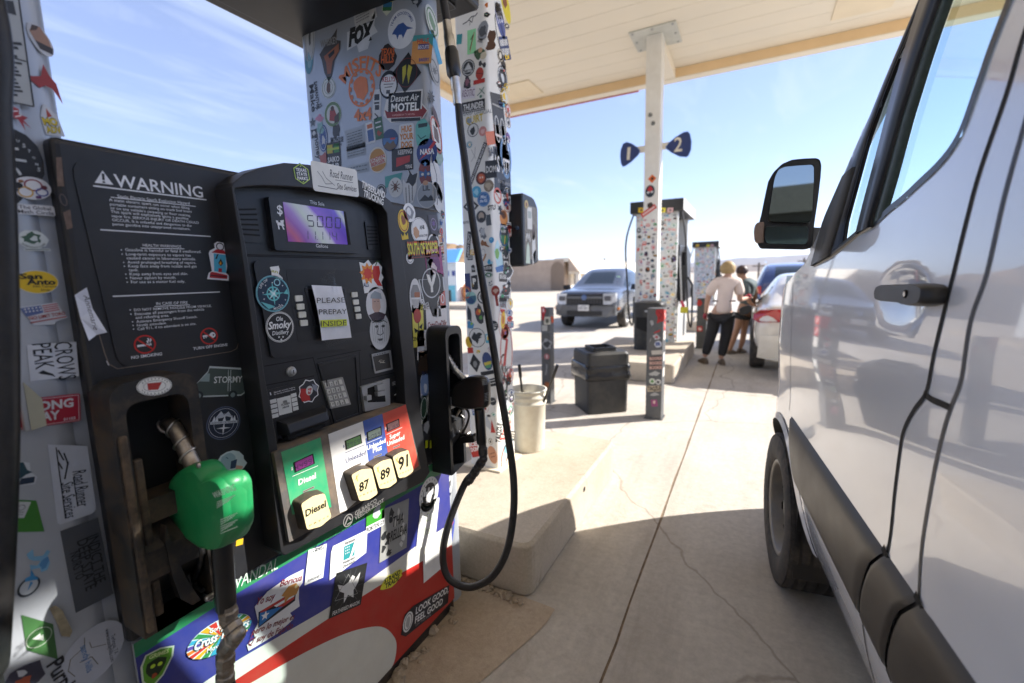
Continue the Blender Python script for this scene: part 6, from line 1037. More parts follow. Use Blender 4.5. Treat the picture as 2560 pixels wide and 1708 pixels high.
# rounded inner column above the cabinet
ski = Stick(pump, PX(XR-.0114), ZC)
ski.put(205, 262, 334, 262, [('d', '#c3c5c8', 0, -.1, .5, .95), ('p', '#a07c66', [(-.3, .4), (0, .72), (.36, .6), (.44, -.1), (.3, -.7), (-.1, -.6), (-.3, -.2)]), ('p', '#3a3432', [(-.3, -.1), (.1, -.4), (.4, -.6), (.2, -.95), (-.3, -.6)]), ('p', '#4a3a30', [(-.26, .4), (0, .74), (.3, .64), (.1, .44)])], 'portrait sticker on the near column')
ski.put(165, 545, 375, 560, [('p', '#9c3230', [(-.5, .2), (-.2, .14), (.1, .16), (.36, .64), (.4, .2), (.52, -.1), (.44, -.9), (.3, -.3), (.1, -.2), (-.12, -.3), (-.3, -.04)])], 'dark red winged creature sticker')
ski.put(292, 860, 420, 868, [('p', '#c9ccd0', [(-.5, -.6), (-.44, .5), (-.1, 1.3), (.06, 1.4), (.3, .9), (.5, .7), (.5, -.7)]), ('p', '#a8402c', [(-.1, .5), (.02, 1.1), (.2, .6)]), ('t', '#1e2022', 'MO', -.42, .38, .02, .46, .07), ('t', '#d8c02c', 'MO', -.4, .36, .04, .42, .04), ('t', '#1e2022', 'ADV', -.42, .42, -.48, .42, .06), ('t', '#d8c02c', 'ADV', -.4, .4, -.46, .38, .03)], 'yellow lettering MO ADV on the near column')
sk = Stick(pump, pn_, ZA)
sk.put(104, 78, 340, 84, [('p', '#ccd2d0', wob(rgs, 0, .0, .46, .38, 16, .08)), ('p', '#3a5a48', wob(rgs, 0, .06, .28, .22, 17, .35)), ('p', '#ccd2d0', wob(rgs, .05, .05, .12, .1, 9, .4)), ('a', '#3a4a42', 'BARBERSHOP & DEN', 0, .1, .44, 270, .09, .01, True), ('r', '#ccd2d0', -.32, -.44, .46, -.34, .02), ('l', '#3a4a42', [(-.28, -.39), (.42, -.39)], .03)], 'white sticker with a green portrait')
sk.put(104, 372, 404, 372, [('d', '#cfd0c8', 0, 0, .5, .37), ('d', '#d8b41e', 0, 0, .48, .35), ('t', '#221c10', 'San', -.4, .12, .1, .16, .04), ('t', '#221c10', 'Anto', -.26, .42, -.08, .17, .04), ('t', '#221c10', 'Film Camera', -.12, .42, -.17, .065, .01), ('t', '#221c10', 'Shop', .04, .26, -.28, .065, .01)], 'yellow oval sticker reading San Anto Film Camera Shop')
sk.put(142, 618, 452, 572, [('p', '#c6cacf', [(-.5, .3), (.36, .3), (.42, .0), (.5, -.2), (.2, -.26), (.16, -.34), (-.3, -.26), (-.36, 0)]), ('p', '#5a6a98', [(-.46, .27), (.0, .27), (.0, .05), (-.38, .0)]), *[('p', '#a84a4a', [(.02, .26-.06*k), (.36, .27-.06*k), (.37, .24-.06*k), (.02, .23-.06*k)]) for k in range(4)], *[('p', WH, star(-.36+.08*(k % 5), .22-.08*(k//5), .03)) for k in range(10)], ('t', '#a03a3a', 'NO LIMIT TORO', -.34, .46, -.1, .1, .02), ('l', '#a03a3a', [(-.34, -.18), (.46, -.16)], .03)], 'flag sticker reading NO LIMIT TORO')
sk.put(196, 935, 540, 905, [('r', '#c9ced6', -.5, -.46, .48, .5), ('p', '#1e2228', [(-.34, -.26), (-.28, -.3), (-.1, -.36), (0, -.42), (-.06, -.32), (-.16, -.26), (-.24, -.2)])], 'white square sticker reading CROWS PEAK')
mb = MB(); ppk = PX(XR-.0008)
px_text(mb, ppk, 'CROWS', *zz(ZA, (368, 790), (405, 1050)), ink('#1e2228'), h=.026); px_text(mb, ppk, 'PEAK', *zz(ZA, (218, 800), (245, 975)), ink('#1e2228'), h=.026); mb.build('crows_lettering', pump)
sk.put(40, 1300, 552, 1235, [('r', '#a8243a', -.5, -.26, .5, .28, .03), ('o', '#d4d6dc', 0, 0, .001, .001, .0), ('l', '#d4d6dc', [(-.48, .25), (.475, .25), (.475, -.235), (-.48, -.235)], .008), ('t', '#d9dbe2', 'WRONG', -.46, .4, .04, .16, .035), ('t', '#d9dbe2', 'WAY', -.24, .2, -.16, .16, .035), ('t', '#d9dbe2', '01103', .25, .42, -.21, .05, .02), ('p', '#3a55a0', [(-.08, -.18), (-.04, -.22), (-.08, -.22)])], 'red sign sticker reading WRONG WAY')
mb = MB(); mb.box((XR-.001, .292, 1.245), (XR+.012, .300, 1.335), M_silver); mb.prism([(XR+.012, .300, 1.335), (XR+.02, .318, 1.30), (XR+.02, .318, 1.25), (XR+.012, .300, 1.245)], (-.008, -.004, 0), mat('old_plastic', (.35, .35, .28), .4)); mb.build('bracket_tab', pump, bevel=.002)
sk = Stick(pump, pn_, ZB)
sk.put(40, 130, 262, 128, [('p', '#c3cacf', [(-.5, .6), (.1, .5), (.24, .1), (.5, -.1), (.5, -.4), (-.1, -.5), (-.5, -.2)]), ('p', '#20424e', [(-.46, .5), (-.1, .52), (.1, .2), (.3, .1), (.12, .0), (.0, -.16), (-.46, -.06)]), ('p', '#1d2f44', [(.0, -.16), (.42, -.08), (.46, -.34), (.0, -.44)])])
sk.poly([(328, -80), (604, -68), (664, 368), (640, 396), (420, 472), (396, 466)], '#b9c0cc', 'white sign set on end reading Road Runner Site Services')
mb = MB(); DK = ink('#262a30'); px_text(mb, ppk, 'Road Runner', *zz(ZB, (498, 110), (532, 362)), DK, h=.021, shear=.3); px_text(mb, ppk, 'Site Services', *zz(ZB, (420, 190), (452, 438)), DK, h=.018, shear=.3); px_line(mb, ppk, *zz(ZB, (386, -60), (452, 434)), .0016, DK); px_line(mb, ppk, *zz(ZB, (506, 150), (536, 350)), .0014, DK)
for a, c in (((400, -40), (440, 30)), ((440, -20), (470, 60)), ((470, 40), (446, 160)), ((400, 40), (430, 90))): px_line(mb, ppk, *zz(ZB, a, c), .0022, DK)
sk.poly([(414, 520), (676, 424), (782, 950), (522, 1084)], '#4d5157', 'grey square sticker reading INDICT THE DEEP STATE')
BKI = ink('#17181a'); px_text(mb, ppk, 'INDICT THE', *zz(ZB, (604, 560), (660, 890)), BKI, h=.017, bold=.01); px_text(mb, ppk, 'DEEP STATE', *zz(ZB, (530, 590), (592, 936)), BKI, h=.017, bold=.01); px_text(mb, ppk, 'NO/RS TO', *zz(ZB, (482, 676), (522, 862)), BKI, h=.014, bold=.01); mb.build('end_lettering', pump)
sk.poly([(60, 300), (250, 308), (306, 522), (60, 528)], '#3a7a2c', 'green leaf sticker'); sk.put(90, 372, 190, 372, [('r', '#b8bdc0', -.5, -.72, .5, .72), ('o', '#5a6064', 0, .2, .26, .26, .05), ('l', '#5a6064', [(-.3, -.2), (.3, -.2)], .06), ('l', '#5a6064', [(-.2, -.45), (.3, -.4)], .05)])
sk.put(158, 730, 356, 720, [('p', '#7aaed0', [(-.5, .3), (-.36, .52), (-.2, .2), (.1, .22), (.16, .46), (.3, .4), (.28, .2), (.48, -.1), (.5, -.4), (.3, -.5), (.2, -.3), (-.1, -.36), (-.22, -.14), (.06, -.2), (.1, .0), (-.16, .02), (-.34, .1)]), ('p', '#4f86b8', wob(rgs, .28, -.1, .16, .24, 9, .3))], 'blue lizard sticker')
sk.put(134, 890, 276, 884, [('o', '#26303a', 0, -.12, .5, .6, .12), ('d', '#b8c0c8', 0, -.12, .4, .48), ('p', '#3f8cc4', [(-.34, .9), (-.2, .5), (-.4, .36), (-.3, .16), (.3, .3), (.2, .4), (.0, .5)]), ('p', '#3f8cc4', [(-.06, .2), (.1, .1), (.04, -.4)])], 'round sticker with a blue bird')
sk.poly([(146, 1096), (366, 1160), (398, 1404), (184, 1340)], '#3f6a3c', 'green square sticker with a white mountain'); sk.put(190, 1252, 346, 1250, [('o', '#b8c4b4', 0, 0, .5, .5, .03), ('p', '#c4ccc4', [(-.26, -.08), (-.06, .2), (.02, .06), (.1, .14), (.28, -.14)])], lift=.0004)
sk.put(454, 1366, 822, 1356, [('d', '#b2b7c2', 0, -.02, .5, .62, 36), ('l', '#6a6458', [(-.34, .28), (-.24, .12), (-.36, -.1), (-.28, -.3), (-.1, -.4)], .014), ('l', '#6a6458', [(-.2, .2), (-.1, .1), (.14, .16)], .014), ('l', '#6a6458', [(-.16, -.16), (.0, -.06), (.2, -.2)], .014)], 'white pebble sticker with thin hills')
mb = MB(); px_text(mb, ppk, 'sandy hills', *zz(ZB, (552, 1320), (600, 1500)), ink('#4a7ab0'), h=.011); px_text(mb, ppk, 'www.txsandyhills.com', *zz(ZB, (724, 1200), (764, 1424)), DK, h=.007); px_text(mb, ppk, 'Terlingua, TX', *zz(ZB, (764, 1240), (790, 1370)), DK, h=.007); px_text(mb, ppk, 'Purple', *zz(ZB, (320, 1450), (440, 1680)), ink('#22242a'), h=.024, bold=.02); mb.build('fine_lettering', pump)
mb = MB(); mb.add([pn_.at(*p)+Vector((k, 0, 0)) for p, k in zip(zz(ZB, (336, 1050), (370, 1024), (410, 1050), (478, 1190), (470, 1240), (420, 1240), (390, 1150)), (.002, .006, .012, .014, .008, .003, .002))], [tuple(range(7))], mat('torn_label', (.26, .22, .15), .6, var=.4, scale=40)); o = mb.build('sticker', pump); o['label'] = 'torn brown label curling off the near column'
sk.put(60, 1500, 260, 1560, [('p', '#3a3a4a', wob(rgs, 0, 0, .5, .4, 12, .3)), ('p', '#a8543a', wob(rgs, .1, -.1, .2, .16, 9, .4)), ('p', '#c8ccd4', wob(rgs, -.16, .1, .16, .1, 8, .4))])
# ------------------------------------------------------------------ stickered steel columns carrying the canopy
M_col = mat('column_white', (.76, .755, .72), .42, var=.05, scale=4, dust=.16, dustcol=(.40, .31, .2), dscale=5)
def post(mb, x0, x1, y0, y1, z0, z1, r, m): 
    L = rrect(x0, y0, x1, y1, r, 4); n = len(L); mb.add([(x, y, z) for z in (z0, z1) for x, y in L], [(i, (i+1) % n, n+(i+1) % n, n+i) for i in range(n)], m, True); mb.add([(x, y, z1) for x, y in L], [tuple(range(n))], m)
def fill(sk, rg, n, x0, x1, y0, y1, s0, s1, taken, name=None, merge=False):
    """many small stickers without overlaps; coordinates in the photo's pixels"""
    mbm = MB() if merge else None; k = 0; t = 0; sk.z = (0, 0, 1)
    while k < n and t < n*60:
        t += 1; f = rg.random(); y = y0+(y1-y0)*f; a = x0(y) if callable(x0) else x0; b = x1(y) if callable(x1) else x1
        s = rg.uniform(s0, s1); x = rg.uniform(a+s/2, max(a+s/2+.1, b-s/2)); asp = rg.choice((1, 1, 1, .6, .5, 1.3, .8))
        if any(abs(x-q[0]) < (s+q[2])*.46 and abs(y-q[1]) < (s*max(asp, .6)+q[3])*.48 for q in taken): continue
        taken.append((x, y, s, s*asp)); tilt = rg.uniform(-.3, .3)*s*.5; L = rnd_layers(rg, asp)
        if merge: fr, wd = pxframe(sk.pl, x-s/2, y-tilt/2, x+s/2, y+tilt/2); layers(mbm, fr, L)
        else: sk.put(x-s/2, y-tilt/2, x+s/2, y+tilt/2, L)
        k += 1
    if merge and k: tag(mbm.build(name or 'sticker_covering', sk.parent), kind='stuff')
def cols(t, x0, x1, y0, y1, zb, r):
    mb = MB(); post(mb, x0, x1, y0, y1, zb, ZS-.001, r, M_col); mb.build('shaft', t)
    mb = MB(); mb.box((x0-.03, y0-.03, zb+.001), (x1+.03, y1+.03, zb+.012), M_cream2); mb.build('base_plate', t)
    mb = MB(); mb.box(((x0+x1)/2-.34, (y0+y1)/2-.34, ZS-.02), ((x0+x1)/2+.34, (y0+y1)/2+.34, ZS-.003), M_greyplate); cp = mb.build('cap_plate', t)
    mb = MB()
    for sx in (-.29, 0, .29):
        for sy in (-.29, 0, .29):
            if sx or sy: mb.lathe([(0, .012), (.018, .012), (.018, 0)], ((x0+x1)/2+sx, (y0+y1)/2+sy, ZS-.02), (0, 0, -1), M_silver, 6, False)
    mb.build('bolts', cp)
c1 = thing('canopy_column', (-1.485, 2.53, .272), 'white square column plastered with stickers, right behind the hanging hose', 'column', 'columns under the canopy')
CXa, CXb, CYa, CYb = -1.593, -1.378, 2.404, 2.655
cols(c1, CXa, CXb, CYa, CYb, .272, .03)
rg = random.Random(21)
ZM = (1080, 0, 2.24); ZL = (960, 480, 2.24); ZK = (1100, 560, 7.84)
sL = Stick(c1, PY(CYa-.0004), ZM); sR = Stick(c1, PX(CXb+.0004), ZM); taken = []
def P(sk, z, x1, y1, x2, y2, L, label=None, asp=1.):
    sk.z = z; o = sk.put(x1, y1, x2, y2, L, label); a, b = sk.q(x1, y1), sk.q(x2, y2); taken.append(((a[0]+b[0])/2, (a[1]+b[1])/2, abs(b[0]-a[0]), abs(b[0]-a[0])*asp)); return o
# camera-facing side
P(sL, ZM, 176, 34, 256, 22, [('r', '#8a6a80', -.5, -.34, .5, .3), ('r', '#d8ccd4', -.42, -.2, .42, .16), ('t', '#7a5a70', 'GARDENS', -.36, .36, -.1, .2, .03)], asp=.6)
P(sL, ZM, 172, 126, 256, 90, [('l', '#3a3e44', [(-.5, -.1), (-.2, -.06), (.1, .1), (.36, .06), (.5, .16)], .05), ('l', '#3a3e44', [(-.1, .0), (.1, -.2), (.24, .1)], .04), ('l', '#3a3e44', [(.0, -.06), (-.06, -.3)], .03)], 'black line drawing of a running bird', .6)
P(sL, ZM, 138, 222, 168, 218, [('r', '#2f8f98', -.5, -.7, .5, .7)])
P(sL, ZM, 198, 240, 246, 228, [('r', '#8ad29a', -.5, -1.1, .5, 1.1), ('l', '#2a6a40', [(-.2, -.7), (.2, .6), (-.1, .2)], .1), ('l', '#b03a3a', [(-.2, -.9), (.3, .8)], .06)], asp=2)
P(sL, ZM, 256, 176, 316, 168, [('p', '#8c9096', wob(rg, 0, 0, .5, .75, 15, .14)), ('p', '#4a4e54', wob(rg, 0, 0, .3, .45, 12, .35))], asp=1.6)
P(sL, ZM, 304, 225, 366, 212, [('p', '#6a4a36', wob(rg, 0, .2, .4, .45, 12, .2)), ('p', '#6a4a36', wob(rg, 0, -.5, .45, .35, 11, .3))], 'brown gingerbread shaped sticker', 2)
P(sL, ZM, 240, 310, 306, 300, [('p', '#3a5a3c', wob(rg, -.1, .1, .4, .4, 11, .35)), ('p', '#c8a080', wob(rg, -.05, .3, .16, .18, 8, .2)), ('p', '#c8c0a8', wob(rg, .2, -.1, .3, .3, 9, .3))], asp=1.2)
P(sL, ZM, 166, 386, 240, 376, disc('#2c3238', ('o', '#c0c4c6', 0, 0, .44, .44, .05), ('p', '#c0c4c6', [(-.3, -.1), (0, .3), (.3, -.1)]), ('t', '#c0c4c6', 'CLIMB', -.3, .3, -.26, .14, .02)))
P(sL, ZM, 262, 362, 302, 358, [('d', '#3a3d42', -.3, .1, .22, .3), ('d', '#3a3d42', .3, -.1, .22, .3), ('l', '#3a3d42', [(-.1, .1), (.1, -.1)], .14)], asp=.7)
P(sL, ZM, 234, 428, 298, 420, [('d', '#a83a30', 0, .15, .34, .42), ('l', '#5a1a18', [(-.3, .2), (.3, .1)], .05), ('p', '#b8302a', [(-.5, -.3), (.5, -.2), (.5, -.5), (-.5, -.6)])], asp=1.3)
P(sL, ZM, 168, 472, 224, 466, [('p', '#3a3440', wob(rg, 0, 0, .45, .5, 13, .4)), ('p', '#8a5a6a', wob(rg, 0, .1, .2, .24, 9, .3))], asp=1.1)
P(sL, ZM, 166, 526, 242, 516, [('r', '#d8d4dc', -.5, -.34, .5, .34), ('t', '#6a4a70', 'KEOTIC', -.46, .46, -.2, .4, .01, .2)], 'pale sticker reading KEOTIC', .7)
P(sL, ZM, 250, 518, 300, 512, [('l', '#4a7a6a', [(-.4, -.3), (0, .0), (.3, .4)], .08), ('l', '#4a7a6a', [(-.2, .3), (.4, -.2)], .07), ('d', '#4a7a6a', 0, -.4, .14, .14)], asp=1)
P(sL, ZM, 168, 608, 296, 582, [('r', '#26272a', -.5, -.19, .5, .19), ('t', '#dcdcdc', 'THUNDER', -.44, .44, -.1, .21, .03, .2), ('l', '#dcdcdc', [(-.46, -.15), (.46, -.15)], .02)], 'black banner reading THUNDER', .4)
P(sL, ZM, 176, 640, 336, 622, [('t', '#5a6a74', 'EARP OFFICIAL', -.5, .5, -.05, .11)], asp=.2); P(sL, ZM, 190, 680, 286, 656, [('t', '#c8b03a', 'QUIRT', -.5, .5, -.16, .34, .03), ('p', '#8a98a8', wob(rg, -.3, 0, .16, .14, 9, .3))], asp=.4)
P(sL, ZM, 198, 732, 262, 726, disc('#d4d4d0', ('o', '#2a2c30', 0, 0, .48, .48, .05), ('p', '#2a2c30', wob(rg, .0, -.05, .2, .24, 10, .5)))); P(sL, ZM, 262, 738, 306, 732, disc('#c88a86', ('p', '#e0b8b4', wob(rg, 0, 0, .26, .26, 9, .3))))
P(sL, ZM, 214, 1034, 300, 800, [('r', '#232426', -.5, -.05, .5, .05), ('t', '#d8d8d8', 'TEXAS CHAINLUBE MASSACRE', -.48, .48, -.025, .055, .02)], 'long black sticker reading TEXAS CHAINLUBE MASSACRE', 2.2)
P(sL, ZM, 212, 870, 250, 860, [('l', '#a8a8a8', [(-.4, -.8), (.2, -.2), (.4, .8)], .08), ('l', '#a8a8a8', [(-.2, .6), (.3, -.6)], .07)])
P(sL, ZM, 298, 952, 352, 946, [('r', '#33353a', -.5, -.75, .7, .75), ('t', '#e4e4e2', 'DOM', -.42, .62, -.26, .56, .02)], 'dark sign reading DOMAS VITT wrapping the corner', 1.5)
P(sL, ZM, 246, 1002, 306, 994, disc('#7a2f24', ('p', '#c8643a', wob(rg, 0, .0, .32, .34, 12, .2)), ('d', '#e0d0c0', -.1, .05, .06, .08), ('d', '#e0d0c0', .12, .05, .06, .08), ('o', '#2a1c1a', 0, 0, .5, .5, .08)))
P(sL, ZM, 222, 1078, 276, 1072, disc('#4aa6cc', ('p', '#9ad0e4', wob(rg, 0, 0, .28, .28, 10, .4)))); P(sL, ZM, 254, 1120, 324, 1112, disc('#3a6ca8', ('o', '#8ab0d8', 0, 0, .45, .45, .03), ('t', '#dfe8f4', 'Mac', -.24, .26, .06, .22, .02, .2), ('t', '#dfe8f4', 'the RS', -.3, .3, -.2, .2, .02, .2)), 'blue round sticker with script lettering'); P(sL, ZM, 290, 1044, 346, 1038, disc('#8a7c6a', ('p', '#b8aa94', wob(rg, 0, 0, .3, .3, 10, .4))))
P(sL, ZM, 174, 1160, 262, 1152, [('p', '#2a2b2e', [(-.5, 0), (0, .42), (.5, 0), (0, -.42)]), ('p', '#d4d4d0', [(-.34, 0), (0, .28), (.34, 0), (0, -.28)])]); P(sL, ZM, 312, 1168, 356, 1162, [('t', '#3a3c40', 'STU', -.5, .5, -.2, .5, .04)])
P(sL, ZM, 246, 1218, 306, 1210, disc('#3a3d42', ('d', '#b0a090', 0, .04, .26, .3), ('p', '#2a2b2e', wob(rg, 0, -.2, .2, .14, 8, .2)), ('o', '#c4c4c0', 0, 0, .5, .5, .04))); P(sL, ZM, 302, 1236, 330, 1230, [('r', '#4a5258', -.5, -.9, .5, .9)])
P(sL, ZM, 174, 1250, 206, 1246, [('t', '#4a4c50', 'ELITE', -.5, .5, -.1, .3, .03)]); P(sL, ZM, 200, 1440, 210, 1300, [('r', '#232427', -.52, -.09, .52, .09), ('t', '#d8d8d6', 'HEAVY DUTY', -.46, .46, -.045, .1, .03, .2)], 'upright black sticker reading HEAVY DUTY')
P(sL, ZK, 756, 190, 916, 176, [('p', '#6a7078', wob(rg, 0, 0, .4, .62, 14, .5)), ('p', '#b8bcc0', wob(rg, 0, .1, .24, .4, 11, .4))], asp=1.4); P(sL, ZK, 960, 320, 1060, 312, disc('#4a9ed0', ('d', '#9cd0ec', -.1, .16, .14, .14)), 'small blue ball sticker'); P(sL, ZK, 796, 420, 980, 400, [('p', '#8a5a34', [(-.5, .2), (-.3, .5), (-.1, .3), (.1, .3), (.2, -.02), (.5, -.24), (.2, -.2), (-.1, -.06), (-.4, -.05)])], 'brown deer shaped sticker', .8)
P(sL, ZK, 800, 560, 890, 552, [('o', '#7a7c80', 0, 0, .46, .6, .06)], asp=1.3); P(sL, ZK, 820, 680, 926, 640, [('p', '#a87850', [(-.5, -.4), (-.3, -.1), (.3, .5), (.5, .4), (.2, .0), (-.3, -.5)])]); P(sL, ZK, 924, 740, 1044, 744, [('p', '#2f9cc8', [(-.5, -.1), (-.3, .36), (0, .3), (.1, -.3), (-.3, -.36)]), ('p', '#a8d4e4', [(.1, .1), (.5, .0), (.4, -.3), (.1, -.3)])])
P(sL, ZK, 616, 880, 690, 872, [('p', '#2a2c30', [(-.5, -.8), (-.5, .6), (0, .9), (.4, .6), (.5, -.8)]), ('t', '#d4d4d0', 'PAN', -.4, .4, -.3, .5, .03)]); P(sL, ZK, 840, 876, 1030, 860, [('p', '#2e3034', [(-.5, .2), (.5, .36), (.46, -.36), (-.42, -.2)]), ('t', '#d0d0cc', 'KUSTOM', -.4, .4, -.1, .24, .04)], asp=.7)
P(sL, ZK, 490, 1160, 600, 1152, [('r', '#2c3a72', -.5, -1.4, .5, 1.4), ('o', '#c85a3a', -.4, -1.4, .86, .9, .12), ('o', '#d8a05a', -.4, -1.4, .66, .7, .1), ('d', '#9a9cc0', -.44, .4, .16, .2)], 'navy card with a rainbow', 2.6); P(sL, ZK, 616, 1140, 740, 1130, [('p', '#232427', [(-.5, .8), (.5, .9), (.5, -.9), (.2, -1.1), (-.5, -.96)]), ('t', '#e8e6dc', 'P', -.3, .24, -.3, .74, .06), ('r', '#c8a03a', -.34, -.64, -.24, -.2)], 'black can shaped sticker with a P', 2)
P(sL, ZK, 930, 1170, 1040, 1164, [('d', '#5a6a78', -.1, .1, .14, .14), ('d', '#5a6a78', .24, .3, .1, .1), ('l', '#5a6a78', [(-.3, -.2), (.1, -.34), (.4, -.1)], .1)]); P(sL, ZK, 1008, 1320, 1170, 1306, [('d', '#9a3426', 0, 0, .5, .56), ('p', '#d0b0a0', wob(rg, 0, 0, .3, .26, 10, .4)), ('p', '#9a3426', [(-.16, -.4), (.2, -.4), (.24, -1.6), (-.06, -1.6)])], 'red brown key shaped sticker', 1.6)
P(sL, ZK, 498, 1460, 716, 1450, disc('#3a6a80', ('o', '#8fc0bc', 0, 0, .5, .5, .04), ('p', '#9fd0c8', [(-.44, .1), (.44, .2), (.3, .44), (-.2, .46)]), ('p', '#234a78', [(-.36, -.3), (-.1, .1), (.1, -.0), (.34, -.3), (0, -.46)])), 'teal round wave sticker'); P(sL, ZK, 730, 1440, 950, 1430, disc('#d6d6d2', ('o', '#26282c', 0, 0, .5, .5, .1), ('p', '#26282c', wob(rg, .0, .0, .24, .3, 12, .4))))
P(sL, ZL, 508, 690, 560, 682, [('p', '#3a3c40', wob(rg, 0, 0, .46, .8, 13, .3)), ('p', '#c85a34', wob(rg, -.1, .2, .22, .3, 9, .3)), ('p', '#5a9a4a', wob(rg, .1, -.3, .18, .22, 8, .3)), ('p', '#e0b83a', wob(rg, .1, .3, .12, .16, 8, .3))]); P(sL, ZL, 462, 690, 492, 686, [('p', '#26323c', wob(rg, 0, 0, .45, 1.2, 12, .4))]); P(sL, ZL, 462, 748, 504, 742, [('p', '#4a90c0', wob(rg, 0, 0, .5, .4, 11, .4)), ('p', '#8ac05a', wob(rg, .2, .1, .16, .16, 8, .3))])
P(sL, ZL, 476, 820, 568, 812, disc('#d8d8d4', ('o', '#3a3c40', 0, 0, .5, .5, .03), ('p', '#26282c', wob(rg, -.05, .0, .26, .24, 13, .5)), ('p', '#26282c', wob(rg, .16, .16, .14, .1, 9, .4))), 'white round sticker with a black rider'); P(sL, ZL, 464, 842, 486, 840, [('d', '#d8b02a', 0, 0, .8, 1.2), ('r', '#b83a2a', -.6, -2.4, .8, -1.2)])
P(sL, ZL, 592, 752, 640, 746, disc('#3a3d42', ('l', '#c8c8c4', [(-.4, .1), (.4, .16)], .06), ('l', '#c8c8c4', [(-.4, -.04), (.4, .02)], .06), ('p', '#c8c8c4', wob(rg, 0, -.24, .2, .12, 8, .3)))); P(sL, ZL, 480, 962, 540, 954, [('p', '#26282a', [(-.5, 0), (0, .75), (.5, 0), (0, -.75)]), ('p', '#8a8c8a', wob(rg, 0, -.1, .18, .24, 8, .3))], 'black diamond sticker low on the column', 1.5)
P(sL, ZL, 552, 952, 606, 944, [('d', '#3a4a78', 0, 0, .5, .8), ('p', '#c8b84a', [(-.4, -.1), (.4, .0), (.36, -.3), (-.34, -.4)]), ('p', '#5a9a6a', [(-.34, -.36), (.34, -.28), (.2, -.6), (-.2, -.62)])], asp=1.6); P(sL, ZL, 590, 1176, 628, 1170, disc('#2e3034', ('l', '#b8b8b4', [(-.3, .0), (.3, .04)], .1)))
P(sL, ZL, 550, 1056, 632, 1044, [('p', '#232426', [(-.5, .5), (.55, .5), (.55, .3), (-.5, .24)]), ('p', '#232426', [(-.3, .0), (.55, .06), (.55, -.4), (-.4, -.44)]), ('l', '#c8c8c4', [(-.2, -.1), (.4, -.06)], .05), ('l', '#c8c8c4', [(-.2, -.26), (.4, -.22)], .05)], asp=1.); P(sL, ZL, 570, 1310, 610, 1302, [('p', '#b8bcc0', wob(rg, -.1, .3, .4, .7, 12, .3)), ('p', '#b0322c', [(-.1, -.9), (.5, .6), (.5, -1.0)])]); P(sL, ZL, 640, 1405, 648, 1296, [('t', '#26282c', 'TAQZUJ', -.5, .5, -.12, .26, .05)], 'upright black lettering'); P(sL, ZL, 584, 1475, 632, 1470, [('d', '#c48a6a', 0, 0, .5, .9), ('l', '#7a4a36', [(-.3, .1), (.3, .2)], .08), ('l', '#7a4a36', [(-.2, -.2), (.24, -.16)], .08)]); P(sL, ZL, 482, 1440, 526, 1432, [('r', '#c23a30', -.5, -.9, .5, .8), ('t', '#e8e2e0', 'ICE', -.44, .5, .24, .4, .05), ('t', '#e8e2e0', 'DON', -.44, .5, -.3, .4, .05)], 'red square sticker with white lettering', 1.7)
fill(sL, rg, 20, lambda y: 1149+y*.027, lambda y: 1228+y*.014, 0, 1140, 11, 26, taken)
# sunny side
P(sR, ZM, 390, 22, 430, 16, [('d', '#d8c82a', 0, 0, .5, 1.0), ('p', '#7a3a1e', wob(rg, 0, .2, .3, .5, 9, .3))], asp=2); P(sR, ZM, 362, 120, 402, 112, [('d', '#4a5a9a', 0, 0, .5, .9), ('t', '#d0d4e8', 'ITS', -.36, .36, -.1, .5, .03)], asp=1.6); P(sR, ZM, 364, 206, 402, 200, [('o', '#4a4c50', 0, 0, .5, 1.2, .1)], asp=2)
P(sR, ZM, 346, 952, 440, 986, [('r', '#2c2e32', -.5, -.58, .5, .58), ('t', '#e4e4e2', 'AS VITT', -.48, .5, .0, .42, .02), ('t', '#a8a8a8', 'domasvitt', -.3, .46, -.3, .12)], asp=1.1)
P(sR, ZM, 344, 690, 410, 700, [('r', '#3a3b3e', -.5, -1.1, .5, 1.1), ('l', '#a8a8a4', [(-.4, .7), (.4, .6)], .06), ('o', '#c8c8c4', -.22, -.2, .2, .5, .06), ('o', '#c8c8c4', .24, -.26, .2, .5, .06)], asp=2.4); P(sR, ZM, 304, 776, 358, 770, [('r', '#c8683a', -.5, -.3, .5, .3), ('t', '#3a3a3e', 'BABY', -.46, .46, -.8, .4, .03)]); P(sR, ZM, 352, 780, 412, 790, [('r', '#c89088', -.5, -.6, .5, .6), ('l', '#e8d8d4', [(-.4, .2), (.4, .1)], .1)]); P(sR, ZM, 348, 860, 440, 890, [('r', '#6a7480', -.5, -.3, .5, .2), ('o', '#6a90b8', .2, 0, .34, .6, .1)], asp=.8)
